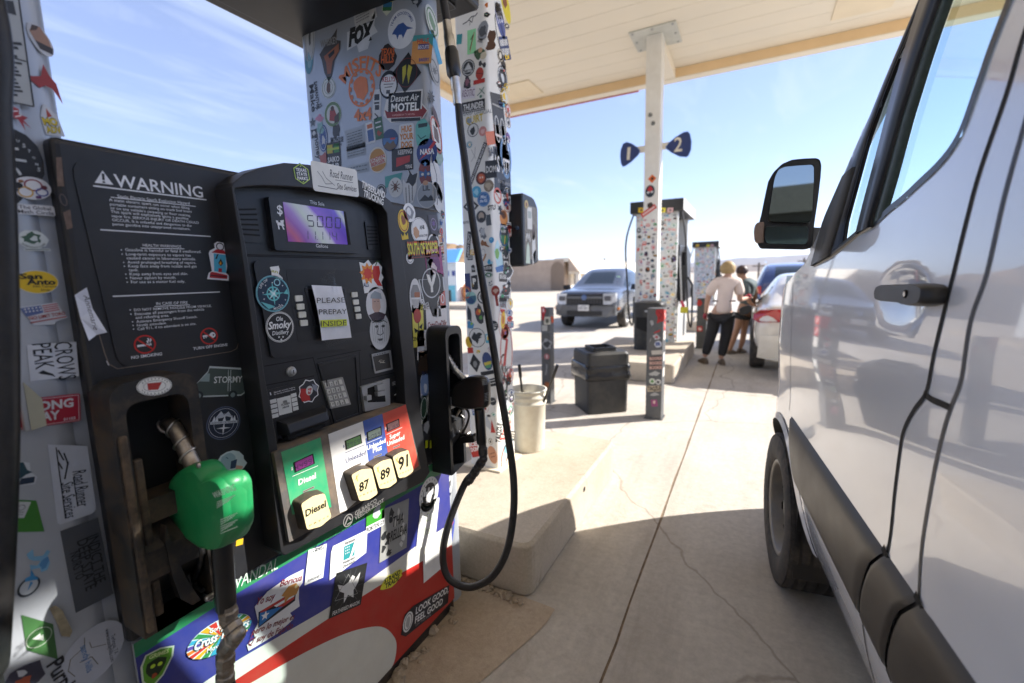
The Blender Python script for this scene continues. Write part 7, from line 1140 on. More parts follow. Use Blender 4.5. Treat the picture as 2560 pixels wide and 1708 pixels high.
P(sR, ZM, 346, 1100, 388, 1094, disc('#d8d4cc', ('o', '#c85a44', 0, 0, .5, .5, .12), ('l', '#c85a44', [(-.3, .3), (.3, -.3)], .1))); P(sR, ZM, 380, 1230, 424, 1236, [('d', '#d08a4a', 0, .1, .5, .5), ('d', '#7a4a2a', 0, .3, .3, .24), ('p', '#3a3a3e', [(-.5, -.5), (.5, -.5), (.4, -.9), (-.4, -.9)])]); P(sR, ZM, 388, 1350, 426, 1346, [('r', '#2f7a50', -.5, -.9, .5, .5, .1), ('l', '#c8a03a', [(-.2, -.6), (.1, .3)], .12), ('o', '#3a5a80', 0, .3, .7, .7, .14)], asp=2); P(sR, ZM, 350, 1440, 396, 1434, [('p', '#b8dce8', wob(rg, 0, 0, .5, .8, 12, .3)), ('p', '#7ab05a', wob(rg, -.2, .2, .24, .3, 9, .3)), ('p', '#3a70b0', [(-.5, -.6), (.5, -.5), (.4, -.9), (-.4, -.9)])]); P(sR, ZM, 396, 1455, 430, 1455, [('o', '#3a3c40', 0, 0, .5, 1.3, .12), ('r', '#3a3c40', -.5, -.1, .5, .1), ('p', '#3a3c40', wob(rg, 0, .5, .3, .4, 9, .3)), ('p', '#3a3c40', wob(rg, 0, -.6, .3, .4, 9, .3))], asp=2.4)
P(sR, ZL, 642, 715, 690, 722, disc('#ecebe4', ('o', '#c8503a', 0, 0, .5, .9, .03), ('d', '#e6c02a', 0, 0, .26, .5), ('d', '#c86a2a', 0, 0, .12, .24))); P(sR, ZL, 648, 905, 722, 880, [('d', '#dcdad4', 0, 0, .5, 1.0), ('o', '#b8383a', 0, 0, .46, .94, .05), ('p', '#b03030', [(-.3, -.5), (.0, .5), (.14, .4), (-.1, -.5)])], 'white oval sticker with a red feather', 2); P(sR, ZL, 642, 1000, 680, 1004, [('o', '#c8644a', 0, 0, .5, 1.2, .14), ('p', '#8a8a88', wob(rg, 0, 0, .24, .5, 8, .4))]); P(sR, ZL, 668, 1090, 708, 1094, [('p', '#3a3c40', [(-.5, .5), (.5, .7), (.4, .2), (.1, .1), (.1, -1.0), (-.2, -.9), (-.1, .1)])]); P(sR, ZL, 714, 1200, 726, 1198, [('t', '#8a2a2a', 'TEXAS', -3.4, 3.4, -.4, 1.2, .04)] if False else [('r', '#8a5a54', -.4, -1.6, .4, 1.6)]); P(sR, ZL, 660, 1480, 690, 1484, [('o', '#c85a4a', 0, 0, .6, 1.0, .2)])
fill(sR, rg, 60, lambda y: 1237+y*.01, lambda y: 1273+y*.014, 20, 1130, 12, 27, taken, merge=True)
# second column with the pump number signs
XA, XB, YA2, YB2 = -1.585, -1.345, 7.7, 7.95
c2_ = thing('canopy_column', (-1.465, 7.82, .27), 'cream square column with the blue 1 and 2 signs, stickers on its lower part', 'column', 'columns under the canopy')
cols(c2_, XA, XB, YA2, YB2, .272, .02)
sP = Stick(c2_, PY(YA2-.0006)); ZP = (1540, 160, 3.92); sP.z = ZP; tk = []
def P2(x1, y1, x2, y2, L, label=None): sP.z = ZP; sP.put(x1, y1, x2, y2, L, label); tk.append((1540+(x1+x2)/2/3.92, 160+(y1+y2)/2/3.92, (x2-x1)/3.92, (x2-x1)/3.92))
P2(312, 1130, 396, 1120, [('p', '#d8682c', [(-.5, 0), (0, .5), (.5, 0), (0, -.5)]), ('p', '#3a2a20', wob(rg, 0, 0, .18, .2, 8, .3))], 'orange diamond sticker on the cream column'); P2(286, 1252, 382, 1244, [('d', '#d8d8d4', 0, 0, .52, .66), ('d', '#26323c', 0, 0, .48, .62), ('p', '#b83036', [(-.3, .2), (0, .56), (.3, .2), (.1, -.1), (-.1, -.1)]), ('p', '#d0d4d4', wob(rg, -.2, -.1, .14, .12, 8, .3)), ('p', '#d0d4d4', wob(rg, .2, -.1, .14, .12, 8, .3))], 'dark oval sticker with a red shape'); P2(250, 1490, 390, 1390, [('r', '#c84038', -.5, -.14, .5, .14), ('t', '#e8d0cc', 'STICKERS', -.44, .44, -.07, .15, .04)] if False else [('r', '#c84038', -.5, -.14, .5, .14), ('l', '#e0c4c0', [(-.4, 0), (.4, 0)], .1)]); P2(298, 1385, 360, 1380, [('p', '#4a3a30', wob(rg, 0, 0, .5, .45, 11, .3))])
fill(sP, rg, 46, lambda y: 1606, lambda y: 1643, 545, 760, 7, 13, tk)
mb = MB()
for q in ((335, 500), (364, 582)):
    c = onY(*zz(ZP, q)[0], YA2-.001); mb.lathe([(0, .02), (.022, .02), (.03, .012), (.03, 0)], c, (0, -1, 0), M_dark, 14); mb.lathe([(.014, .0205), (.02, .0205), (.02, .02)], c, (0, -1, 0), M_greyplate, 14)
mb.build('conduit_caps', c2_)
yS = 7.99; mb = MB(); q = [onY(*p, yS) for p in zz(ZP, (180, 850), (560, 820))]; mb.box((q[0].x, yS-.004, q[0].z-.05), (q[1].x, yS+.012, q[0].z+.055), M_cream); mb.build('sign_bar', c2_)
M_navy = mat('sign_navy', (.025, .045, .16), .4, var=.05); M_cr = mat('sign_cream', (.72, .68, .58), .5); M_rim = mat('sign_rim', (.10, .22, .55), .4)
for o, s, a, c, h in (([(40, 900), (46, 840), (68, 782), (104, 764), (156, 780), (212, 818), (236, 850), (222, 888), (152, 958), (92, 1000), (64, 1008), (46, 972)], '1', (104, 940), (134, 938), .20), ([(484, 815), (512, 776), (580, 718), (660, 668), (704, 660), (726, 684), (741, 760), (736, 840), (712, 898), (690, 914), (620, 908), (540, 868), (492, 832)], '2', (566, 862), (648, 852), .215)):
    pl = PY(yS-.012); L = loop(pl, zz(ZP, *o)); mb = MB(); mb.prism(L, (0, .016, 0), M_rim); c_ = sum(L, Vector())/len(L); mb.add([c_+(p-c_)*.955+Vector((0, -.001, 0)) for p in L], [tuple(range(len(L)))], M_navy); so_ = mb.build('number_sign', c2_); so_['label'] = 'blue pick-shaped sign with a cream '+s
    mb = MB(); px_text(mb, PY(yS-.0135), s, *zz(ZP, a, c), M_cr, bold=.012, h=h); mb.build('numeral', so_)
# ---- dark box on the back of the white column
bx = thing('towel_box', (-1.40, 2.76, 1.6), 'black wall box with stickers on its side, fixed behind the white stickered column', 'towel dispenser')
zt_, zb_ = onY(1300, 487, 2.68).z, onY(1300, 668, 2.68).z
mb = MB(); L = roundloop([(2.66, zb_), (2.90, zb_+.03), (2.90, zt_-.06), (2.84, zt_), (2.66, zt_+.01)], .025, 4); mb.prism([(-1.296, a, b_) for a, b_ in L], (-.28, 0, 0), M_blackclean, inset=.008); mb.build('housing', bx)
mb = MB(); mb.lathe([(0, .006), (.012, .006), (.014, 0)], (-1.335, 2.6595, (zt_+zb_)/2+.02), (0, -1, 0), mat('blue_lens', (.03, .06, .12), .2), 14); mb.build('lock', bx)
mb = MB(); mb.prism([(-1.2955, a, b_) for a, b_ in rrect(2.69, zb_+.05, 2.885, zt_-.06, .02)], (-.001, 0, 0), mat('faded_label', (.22, .20, .165), .5, var=.3, scale=30)); mb.build('faded_panel', bx)
sB = Stick(bx, PX(-1.2945)); tk = []
for x, y, s, L in ((1324, 545, 12, [('r', '#d8d6d0', -.5, -.95, .5, .95), ('r', '#a8b0a8', -.34, .0, .34, .6)]), (1316, 510, 9, disc('#c8b06a', ('p', '#8a5a3a', wob(rg, 0, 0, .3, .3, 8, .3)))), (1320, 590, 12, [('l', '#d8d8d4', [(-.4, -.4), (-.2, .4), (0, -.4), (.2, .4), (.4, -.4)], .14)]), (1320, 632, 11, [('p', '#c8d8c4', [(-.5, -1.0), (-.3, .6), (0, 1.1), (.3, .6), (.5, -1.0)])]), (1334, 580, 7, [('d', '#5a4636', 0, 0, .5, 1.2)]), (1334, 622, 8, [('p', '#d8d8d4', wob(rg, 0, 0, .5, 2., 9, .3))]), (1337, 640, 8, [('p', '#26282c', wob(rg, 0, 0, .5, .8, 9, .3))])): sB.put(x-s/2, y, x+s/2, y+2, L)
# ---- bucket with two squeegees on the block
cB = onZ(1313, 1128, .272); cB = Vector((cB.x, cB.y+.07, .2725)); rB = .125
bk = thing('bucket', tuple(cB), 'white plastic bucket on the concrete block beside the stickered column', 'bucket')
M_bkt = mat('bucket_white', (.70, .67, .56), .45, var=.06, scale=6, dust=.35, dustcol=(.4, .3, .18), dscale=8)
hB = onY(1340, 973, cB.y).z-.272
mb = MB(); mb.lathe([(0, 0), (rB*.86, 0), (rB*.88, .008), (rB*.97, hB*.76), (rB*1.02, hB*.77), (rB*1.02, hB*.80), (rB*.98, hB*.81), (rB*.99, hB*.86), (rB*1.03, hB*.87), (rB*1.03, hB*.9), (rB, hB*.91), (rB*1.0, hB*.97), (rB*1.05, hB*.975), (rB*1.05, hB), (rB*.96, hB), (rB*.82, .02), (0, .02)], cB, (0, 0, 1), M_bkt, 36); mb.build('pail', bk)
mb = MB(); mb.lathe([(0, hB*.5), (rB*.89, hB*.5)], cB, (0, 0, 1), mat('grey_water', (.10, .09, .07), .1), 24); mb.build('water', bk)
def squeegee(p0, p1, label):
    d = (p1-p0); t = thing('squeegee', tuple(p0), label, 'squeegee', 'squeegees standing in the bucket'); mb = MB(); mb.tube([p0, p0+d*.82, p0+d*.83, p1], [.008, .008, .012, .0115], M_nblack, 10); mb.build('handle', t)
    mb = MB(); s = d.cross(Vector((0, 1, .2))).normalized(); q = p0-d*.02; mb.box(q-Vector((.06, .01, .012)), q+Vector((.06, .01, .012)), M_nblack); mb.build('blade', t)
squeegee(cB+Vector((-.03, .02, .06)), onY(1298, 911, cB.y+.03), 'black squeegee handle standing upright in the white bucket'); squeegee(cB+Vector((.01, -.02, .06)), onY(1394, 912, cB.y), 'black squeegee handle leaning out over the bucket rim')
# ---- square trash bin with a bag
c0, cR, cL = onZ(1470, 1040), onZ(1573, 1031), onZ(1434, 1016)
e1 = (cR-c0).normalized(); e2 = Vector((-e1.y, e1.x, 0)); wB = .47; M_bin = mat('bin_plastic', (.02, .021, .022), .5, var=.3, scale=8, dust=.35, dustcol=(.14, .12, .09), dscale=5)
ctr = c0+e1*wB/2+e2*wB/2; bn = thing('trash_bin', (ctr.x, ctr.y, 0), 'black square trash bin with a bag folded over its rim, between the two sticker-covered bollards', 'trash bin')
hb = onY(1470, 885, c0.y).z
def sq(s, z, r=.04): return [Vector((ctr.x, ctr.y, z))+e1*x+e2*y for x, y in rrect(-s/2, -s/2, s/2, s/2, r, 3)]
def stack(name, prof, m, par, smooth=True, cap=True, jit=0., seed=1):
    mb = MB(); rg = random.Random(seed); rows = []
    for s, z in prof:
        r = sq(s, z); c = Vector((ctr.x, ctr.y, z)); rows.append([p+((p-c).normalized()*rg.uniform(-jit, jit)+Vector((0, 0, rg.uniform(-jit, jit))) if jit else Vector()) for p in r])
    rows = [r+[r[0]] for r in rows]; mb.grid(rows, m, smooth)
    if cap: mb.add(rows[-1][:-1], [tuple(range(len(rows[-1])-1))], m)
    return mb.build(name, par)
stack('body', [(wB*.96, .002), (wB*.98, .02), (wB, hb*.62), (wB, hb*.66)], M_bin, bn, smooth=False)
bag = mat('bag_film', (.012, .012, .013), .18, var=.2, bump=1., bscale=28)
stack('bin_bag', [(wB*1.0, hb*.55), (wB*1.07, hb*.56), (wB*1.13, hb*.6), (wB*1.10, hb*.65), (wB*1.08, hb*.71), (wB*1.10, hb*.76), (wB*1.04, hb*.80), (wB*1.0, hb*.80)], bag, bn, jit=.013, cap=False)
ld = stack('lid', [(wB*1.015, hb*.79), (wB*1.03, hb*.8), (wB*1.02, hb*.965), (wB*.96, hb*1.0)], M_bin, bn, smooth=False); 
mb = MB(); o = sq(wB*.58, hb*1.06, .02); i_ = sq(wB*.48, hb*1.06, .015); mb.ring(o, i_, (0, 0, -hb*.06), M_bin); mb.build('opening_rim', ld); mb = MB(); mb.add(sq(wB*.48, hb*1.004, .015), [tuple(range(16))], M_void); mb.build('opening', ld)
# ---- bollards
M_bol = mat('bollard_grey', (.085, .09, .095), .5, var=.15, scale=6, dust=.25, dustcol=(.2, .16, .11))
def bollard(x0, x1, y0, d, h, label):
    t = thing('bollard', ((x0+x1)/2, y0+d/2, 0), label, 'bollard', 'grey square bollards in front of the islands'); mb = MB(); post(mb, x0, x1, y0, y0+d, .004, h, .012, M_bol); mb.build('post', t, bevel=.004); mb = MB(); mb.box((x0-.012, y0-.012, .0045), (x1+.012, y0+d+.012, .012), M_bol); mb.build('foot_plate', t); return t
b2 = bollard(-.912, -.752, 4.70, .17, 1.152, 'grey bollard with a red sticker at its top, right of the black trash bin'); s2 = Stick(b2, PY(4.6992)); Z5b = (1240, 600, 3.41); s2.z = Z5b; tk = []
def P3(x1, y1, x2, y2, L, label=None): s2.put(x1, y1, x2, y2, L, label); tk.append((1240+(x1+x2)/2/3.41, 600+(y1+y2)/2/3.41, (x2-x1)/3.41, (x2-x1)/3.41*1.2))
P3(1312, 640, 1436, 636, [('p', '#a82a2c', [(-.06, .36), (.5, .38), (.46, -.5), (.2, -.5), (-.04, -.64), (.04, -.2), (-.1, .1)]), ('l', '#5a1a1c', [(.1, .2), (.3, .0), (.14, -.3)], .05)], 'red sticker'); P3(1340, 780, 1402, 774, [('p', '#a83034', [(-.5, -.2), (.5, .2), (.4, -.1), (-.3, -.3)])]); P3(1310, 710, 1350, 706, [('p', '#9a9a9a', wob(rg, 0, 0, .4, .6, 10, .3))]); P3(1340, 830, 1398, 826, [('p', '#b0aeb0', wob(rg, 0, 0, .5, .4, 12, .4)), ('p', '#a8444a', wob(rg, 0, 0, .25, .2, 9, .4))]); P3(1350, 890, 1416, 886, [('p', '#c0c4cc', wob(rg, 0, 0, .5, .45, 14, .12)), ('t', '#3a4a80', 'ER', -.34, .34, -.2, .44, .06)]); P3(1296, 860, 1330, 850, [('p', '#8a8a8a', [(-.4, -.5), (.5, .6), (.2, -.2)])])
P3(1326, 962, 1418, 956, [('r', '#b8b2a8', -.5, -.2, .5, .2)])
for k in range(3): P3(1306, 1012+39*k, 1418, 1008+39*k, [('r', '#4a2f2c', -.5, -.14, .5, .16), ('t', '#d0a89a', 'BOOKS!', -.48, .48, -.11, .22, .04)], 'brown strip reading BOOKS!')
P3(1310, 1142, 1394, 1138, [('p', '#a8a8a4', wob(rg, 0, 0, .5, .24, 14, .3))]); P3(1306, 1206, 1358, 1204, disc('#c8ccc0', ('p', '#5a8a4a', wob(rg, 0, 0, .28, .28, 9, .3)))); P3(1360, 1212, 1408, 1210, disc('#c8c8c4', ('p', '#4a4a4c', wob(rg, 0, 0, .28, .28, 9, .4)))); P3(1290, 1270, 1406, 1266, [('r', '#b8a890', -.5, -.22, .5, .22), ('t', '#2a2826', 'TAQZUJ', -.46, .46, -.14, .3, .05)], 'tan strip with dark lettering'); P3(1312, 1318, 1390, 1314, [('p', '#9a9a98', wob(rg, 0, 0, .5, .2, 12, .3))]); P3(1322, 1390, 1376, 1388, [('r', '#8a3a6a', -.5, -.6, .5, .56, .05), ('p', '#d0b0a8', wob(rg, 0, .1, .24, .26, 9, .3))])
for z_, c in ((1.09, '#c8463c'), (.98, '#b83a34'), (.88, '#d8d4cc'), (.66, '#c8c8c2'), (.5, '#d8d4c8')):
    mb = MB(); layers(mb, Fr(Vector((-.7512, 4.785, z_)), Vector((0, 1, 0)), Vector((0, 0, 1)), Vector((1, 0, 0)), .10), [('r', c, -.5, -.5, .5, .4), ('l', '#f0e4e0', [(-.3, .2), (.3, -.3)], .12)]); mb.build('sticker', b2)
b1 = bollard(-2.145, -2.03, 4.83, .13, 1.135, 'narrow grey bollard left of the black trash bin'); s2 = Stick(b1, PY(4.8292)); s2.z = Z5b
P3(388, 620, 428, 616, [('p', '#b02a30', [(-.5, 1.2), (.3, 1.1), (.5, .2), (.1, -.4), (-.1, -1.6), (-.5, -1.4)]), ('t', '#e8d8d8', 'A', -.3, .2, .1, .7, .06)], 'red triangle sticker'); P3(408, 690, 464, 688, [('r', '#c8c4b4', -.5, -.55, .5, .55, .1), ('p', '#5a5a50', wob(rg, 0, 0, .26, .36, 9, .3))]); P3(468, 680, 494, 678, [('p', '#c85a34', wob(rg, 0, 0, .5, 1.2, 10, .3))]); P3(388, 750, 440, 746, [('p', '#b8b8b4', [(-.5, -.5), (-.4, .4), (.5, .3), (.4, -.5)])]); P3(388, 790, 470, 788, [('l', '#6a6c6e', [(-.5, 0), (.5, 0)], .12)]); P3(396, 890, 474, 886, [('p', '#9a9c9e', wob(rg, 0, 0, .5, .5, 13, .3)), ('p', '#3a3c40', wob(rg, 0, 0, .36, .3, 11, .3))]); P3(410, 996, 456, 994, disc('#a86a6c', ('r', '#d0c0c0', -.12, -.3, .12, .3))); P3(426, 1150, 432, 1060, [('t', '#b0b2b4', 'Honest', -.5, .5, -.1, .26)]); P3(412, 1240, 462, 1236, disc('#a8643a', ('o', '#5a3020', 0, 0, .4, .4, .1)))
b3q = onZ(1751, 872); b3 = bollard(b3q.x-.09, b3q.x+.09, b3q.y, .17, 1.0, 'farthest grey bollard, beside the standing person in black trousers'); s2 = Stick(b3, PY(b3q.y-.0008)); s2.z = (1540, 500, 3.41); tk = []
P3(690, 1100, 738, 1098, [('r', '#b83030', -.5, -.5, .5, .5), ('p', '#e0c8c4', wob(rg, 0, 0, .28, .28, 9, .4))]); P3(690, 880, 730, 878, [('p', '#c8322e', wob(rg, 0, 0, .5, .7, 11, .4))])
# ---- tall waste unit in front of the second column
wq = onZ(1616, 876, .272); wu = thing('waste_unit', (wq.x, wq.y+.22, .272), 'tall rounded black waste and towel unit standing in front of the cream column', 'waste bin')
xw0, xw1 = onY(1582, 870, wq.y).x, onY(1652, 870, wq.y).x; zw = onY(1610, 757, wq.y).z; y0 = wq.y
mb = MB(); L = rrect(xw0, y0, xw1, y0+.42, .06, 4)
def up_(z, s=1.): c = ((xw0+xw1)/2, y0+.21); return [((x-c[0])*s+c[0], (y-c[1])*s+c[1], z) for x, y in L]
rows = [r+[r[0]] for r in (up_(.2735, .97), up_(.5), up_(zw-.08, 1.02))]; mb.grid(rows, M_bin); mb.build('body', wu)
mb = MB(); rows = [r+[r[0]] for r in (up_(zw-.08, 1.07), up_(zw-.03, 1.07), up_(zw, .98), up_(zw+.02, .6))]; mb.grid(rows, M_bin); mb.add(up_(zw+.02, .6), [tuple(range(len(L)))], M_bin); mb.build('lid', wu, bevel=.004)
mb = MB(); P_ = [(xw0+.05+(xw1-xw0-.1)*i/10, y0-.004, (zw*.42+.2)-.06*sin(pi*i/10)) for i in range(11)]+[(xw1-.05, y0-.004, zw*.62+.16), (xw0+.05, y0-.004, zw*.62+.16)]; mb.prism(P_, (0, .003, 0), M_void); mb.build('bin_mouth', wu); mb = MB(); mb.box((xw1-.26, y0-.006, zw-.15), (xw1-.14, y0-.001, zw-.12), M_silver); mb.build('label_plate', wu)
# ---- two more pumps farther down the lane
def far_pump(y, label, seed, n, zh, seen=True):
    t = thing('fuel_pump', (-1.5, y+.75, 0), label, 'fuel pump', 'pumps farther along the lane'); zb = .2715
    x0, x1 = -1.87, -1.15; M_fg = mat('far_pump_grey', (.60, .61, .60), .4, var=.1, scale=4)
    for yy in (y, y+1.42): mb = MB(); post(mb, x0, x1, yy, yy+.11, zb, zh, .03, M_fg); mb.build('end_column', t)
    mb = MB(); mb.box((x0+.01, y+.112, zb+.74), (x1+.03, y+1.418, zb+1.72), M_black); mb.build('cabinet', t, bevel=.01); mb = MB(); mb.box((x0+.02, y+.112, zb), (x1+.02, y+1.418, zb+.738), M_fg); mb.build('lower_cabinet', t)
    mb = MB(); mb.prism([(x1+.12, y+.4, zb+.75), (x1+.12, y+1.1, zb+.75), (x1+.1, y+1.08, zb+1.6), (x1+.08, y+.75, zb+1.72), (x1+.1, y+.42, zb+1.6)], (-.1, 0, 0), M_blackclean); mb.build('console', t, bevel=.01)
    mb = MB(); mb.box((x0-.08, y-.1, zh), (x1+.09, y+1.65, zh+.2), M_black); hd = mb.build('top_hood', t, bevel=.01); mb = MB(); mb.box((x1+.0915, y-.09, zh+.01), (x1+.1, y+1.64, zh+.19), mat('hood_panel', (.66, .66, .64), .5)); mb.build('light_panel', hd)
    mb = MB(); mb.box((x1+.02, y+.14, zb+.72), (x1+.14, y+.26, zb+1.35), M_blackclean); mb.build('nozzle_boot', t, bevel=.02)
    mb = MB(); mb.tube([(x1+.16, y+.2, zb+1.16), (x1+.24, y+.2, zb+1.02), (x1+.24, y+.2, zb+.8)], .02, M_nblack, 8); mb.build('nozzle', t)
    for xx, k in ((x1+.16, .3), (x0-.14, -.2)):
        mb = MB(); mb.tube(catmull([(xx-.1*(1 if k > 0 else -1), y+.0, zh-.01), (xx-.02, y-.04, zh-.5), (xx+.02, y-.05, zb+1.0), (xx+.06, y-.06, zb+.45), (xx+.1, y+.06, zb+.3), (xx+.09, y+.18, zb+.8)], 6), .016, M_rubber, 8); mb.build('hose', t)
    sk = Stick(t, PY(y-.0008)); tk = []; rg = random.Random(seed); a = [proj2((x, y, z)) for x, z in ((x0, zb), (x1, zb), (x0, zh), (x1, zh))]
    s = (a[3][0]-a[2][0])
    fill(sk, rg, n, lambda yy: a[2][0]+2, lambda yy: a[3][0]-2, a[3][1]+4, a[1][1]-4, s*.07, s*.17, tk); fill(sk, rg, 160, lambda yy: a[2][0]+1, lambda yy: a[3][0]-1, a[3][1]+2, a[1][1]-2, s*.05, s*.12, tk, merge=True)
    hk = Stick(t, PY(y-.1008)); 
    for f, c in ((.12, '#d8b02a'), (.62, '#d8c83a'), (.8, '#c8a0a0')): hx = a[2][0]+(a[3][0]-a[2][0])*f; hk.put(hx-s*.06, a[2][1]-s*.1, hx+s*.08, a[2][1]-s*.1, [('r', c, -.5, -.4, .5, .4, .1), ('p', '#3a3a3a', wob(rg, 0, 0, .2, .2, 8, .3))])
    return t
def proj2(p):
    d = Vector(p)-CAM; z = d.dot(fw); return (1280+FPX*d.dot(rt)/z, 854-FPX*d.dot(up)/z)
far_pump(8.45, 'second pump along the lane, grey and stickered under a black hood, behind the cream column', 5, 85, 2.55)
far_pump(18.2, 'farthest pump, stickered all over, left of the person in the pink shirt', 6, 60, 2.40)
sv = thing('squeegee', (-1.02, 8.4, .3), 'squeegee with a red and yellow handle leaning at the second pump', 'squeegee'); q0, q1 = onY(1704, 752, 8.36), onY(1714, 783, 8.36)
mb = MB(); mb.tube([onY(1700, 640, 8.36), q0], .012, mat('pole_white', (.6, .6, .58), .4), 8); mb.build('pole', sv); mb = MB(); mb.tube([q0, q0.lerp(q1, .5)], [.02, .03], mat('handle_red', (.6, .05, .08), .4), 8); mb.build('grip', sv); mb = MB(); mb.box(q0.lerp(q1, .5)-Vector((.05, .02, .0)), q1+Vector((.03, .02, 0)), mat('head_yellow', (.6, .55, .05), .4)); mb.build('head', sv)
# ------------------------------------------------------------------ other cars
M_tyre = mat('tyre_rubber', (.025, .024, .023), .75, var=.3, scale=20, dust=.6, dustcol=(.16, .13, .10), dscale=10)
M_glassd = mat('car_glass', (.02, .028, .032), .03, var=.1, spec=.8)
M_chrome = mat('bright_metal', (.62, .62, .62), .18, metal=1.)
M_rimgrey = mat('rim_grey', (.42, .41, .39), .35, metal=.6, var=.15)
def lens(n, c, r=.12): return mat(n, c, r, coat=1.)
def wheel(par, c, R, wd, ax, spokes=10, rimm=None, name='wheel'):
    """ax: outward axis"""
    ax = Vector(ax).normalized(); mb = MB(); h = wd/2
    mb.lathe([(R*.62, -h), (R*.86, -h*1.02), (R*.97, -h*.86), (R, -h*.6), (R, h*.6), (R*.97, h*.86), (R*.88, h*1.02), (R*.7, h*1.0), (R*.64, h*.86)], c, ax, M_tyre, 40); w_ = mb.build(name, par)
    mb = MB(); m = rimm or M_rimgrey; mb.lathe([(R*.655, h*.9), (R*.63, h*.94), (R*.60, h*.86), (R*.57, h*.35), (R*.57, -h)], c, ax, m, 40); mb.lathe([(0, h*.55), (R*.12, h*.55), (R*.17, h*.42), (R*.24, h*.40)], c, ax, m, 24); mb.lathe([(0, h*.1), (R*.57, h*.1)], c, ax, M_void, 24)
    u = ax.cross(Vector((0, 0, 1))).normalized(); v = ax.cross(u)
    for k in range(spokes):
        a = 2*pi*k/spokes; d = u*cos(a)+v*sin(a); e = ax.cross(d); s = R*1.0/spokes*.9
        mb.prism([c+d*R*.2+ax*h*.42-e*s*.6, c+d*R*.58+ax*h*.6-e*s*.9, c+d*R*.58+ax*h*.6+e*s*.9, c+d*R*.2+ax*h*.42+e*s*.6], -ax*h*.2, m)
    mb.build('rim', w_); return w_
def car_loft(par, sts, m, gl, name='body', sub=2):
    """sts: (y, half width, floor, belt, roof, roof half width, glass from this station to the next: '' | 's' side | 't' top | 'st')"""
    secs = []
    for (y, w, zf, zb, zr, wr, g) in sts:
        R = [(w*.82, zf), (w*.97, zf+.10), (w, (zf+zb)*.5), (w*.985, zb-.10), (w*.94, zb), (wr, zr-.05), (wr*.86, zr)]
        secs.append([(-x, y, z) for x, z in R]+[(x, y, z) for x, z in reversed(R)])
    mb = MB(); n = len(secs[0])
    for i in range(len(secs)-1):
        g = sts[i][6]
        for j in range(n):
            k = (j+1) % n; side = j in (4, 8); top = j == 6; mm = gl if (side and 's' in g) or (top and 't' in g) else m
            mb.add([secs[i][j], secs[i+1][j], secs[i+1][k], secs[i][k]], [(0, 1, 2, 3)], mm, True)
    mb.add(secs[0], [tuple(range(n))], m, True); mb.add(secs[-1], [tuple(reversed(range(n)))], m, True)
    # weld
    key = {}; V = []; mp = []
    for p in mb.v:
        k = (round(p.x, 4), round(p.y, 4), round(p.z, 4))
        if k not in key: key[k] = len(V); V.append(p)
        mp.append(key[k])
    mb.v = V; mb.f = [[mp[i] for i in f] for f in mb.f]
    o = mb.build(name, par); s = o.modifiers.new('subdivision', 'SUBSURF'); s.levels = s.render_levels = sub; return o
def part(name, par, f, bevel=0.): mb = MB(); f(mb); return mb.build(name, par, bevel)
# --- grey pickup, nose to the camera
pk0 = onZ(1489, 824); pkx, pky = -4.02, 12.05
pk = thing('pickup_truck', (pkx, pky, 0), 'grey pickup truck parked nose towards us beside the second pump', 'pickup truck', world=False)
M_pk = mat('pickup_paint', (.10, .115, .14), .2, metal=.3, var=.05, coat=1., dust=.1, dustcol=(.35, .3, .24))
car_loft(pk, [(0, .80, .42, .86, 1.0, .72, ''), (.12, .92, .36, .98, 1.08, .82, ''), (.9, .935, .34, 1.06, 1.13, .80, ''), (1.12, .935, .34, 1.08, 1.16, .78, 'ts'), (1.95, .93, .34, 1.10, 1.66, .62, 's'), (2.4, .93, .34, 1.10, 1.72, .62, 's'), (3.1, .93, .34, 1.10, 1.70, .62, 's'), (3.42, .93, .34, 1.10, 1.62, .62, 't'), (3.5, .93, .36, 1.08, 1.14, .80, ''), (5.0, .93, .40, 1.06, 1.12, .80, '')], M_pk, M_glassd)
gm = mat('grille_black', (.012, .012, .013), .45)
part('grille', pk, lambda b: (b.box((-.52, -.035, .70), (.52, .06, .98), gm), [b.box((-.5+.085*i, -.042, .72), (-.47+.085*i, -.036, .83), mat('grille_bar', (.05, .05, .052), .4)) for i in range(12)]), .01)
part('grille_bar', pk, lambda b: b.box((-.53, -.06, .855), (.53, -.03, .925), mat('bar_grey', (.12, .125, .13), .35)), .01)
part('badge', pk, lambda b: b.lathe([(0, .012), (.06, .012), (.075, .006), (.075, 0)], (0, -.06, .89), (0, -1, 0), mat('badge_blue', (.10, .16, .32), .2), 20)).scale = (1, 1, 1)
for s in (-1, 1):
    part('headlight', pk, lambda b: (b.prism([(s*.53, -.03, .99), (s*.84, .05, 1.0), (s*.86, .08, .78), (s*.72, -.02, .70), (s*.53, -.04, .70)], (0, .12, 0), lens('lamp_white', (.62, .64, .66))), b.box((min(s*.56, s*.74), -.046, .80), (max(s*.56, s*.74), -.03, .93), mat('lamp_dark', (.12, .12, .13), .2))), .012)
    part('side_marker', pk, lambda b: b.box((min(s*.88, s*.935), .12, .55), (max(s*.88, s*.935), .2, .62), lens('amber', (.7, .22, .03))), .01)
    part('door_mirror', pk, lambda b: b.prism([(s*.93, 1.35, 1.05), (s*1.12, 1.3, 1.05), (s*1.14, 1.32, 1.2), (s*.96, 1.38, 1.22)], (0, .1, 0), gm), .02)
    part('fog_surround', pk, lambda b: b.box((min(s*.56, s*.84), -.012, .46), (max(s*.56, s*.84), .05, .58), mat('trim_grey', (.10, .10, .10), .6)), .01)
    for yy in (.95, 4.1): wheel(pk, Vector((s*.84, yy, .36)), .365, .23, (s, 0, 0), 9)
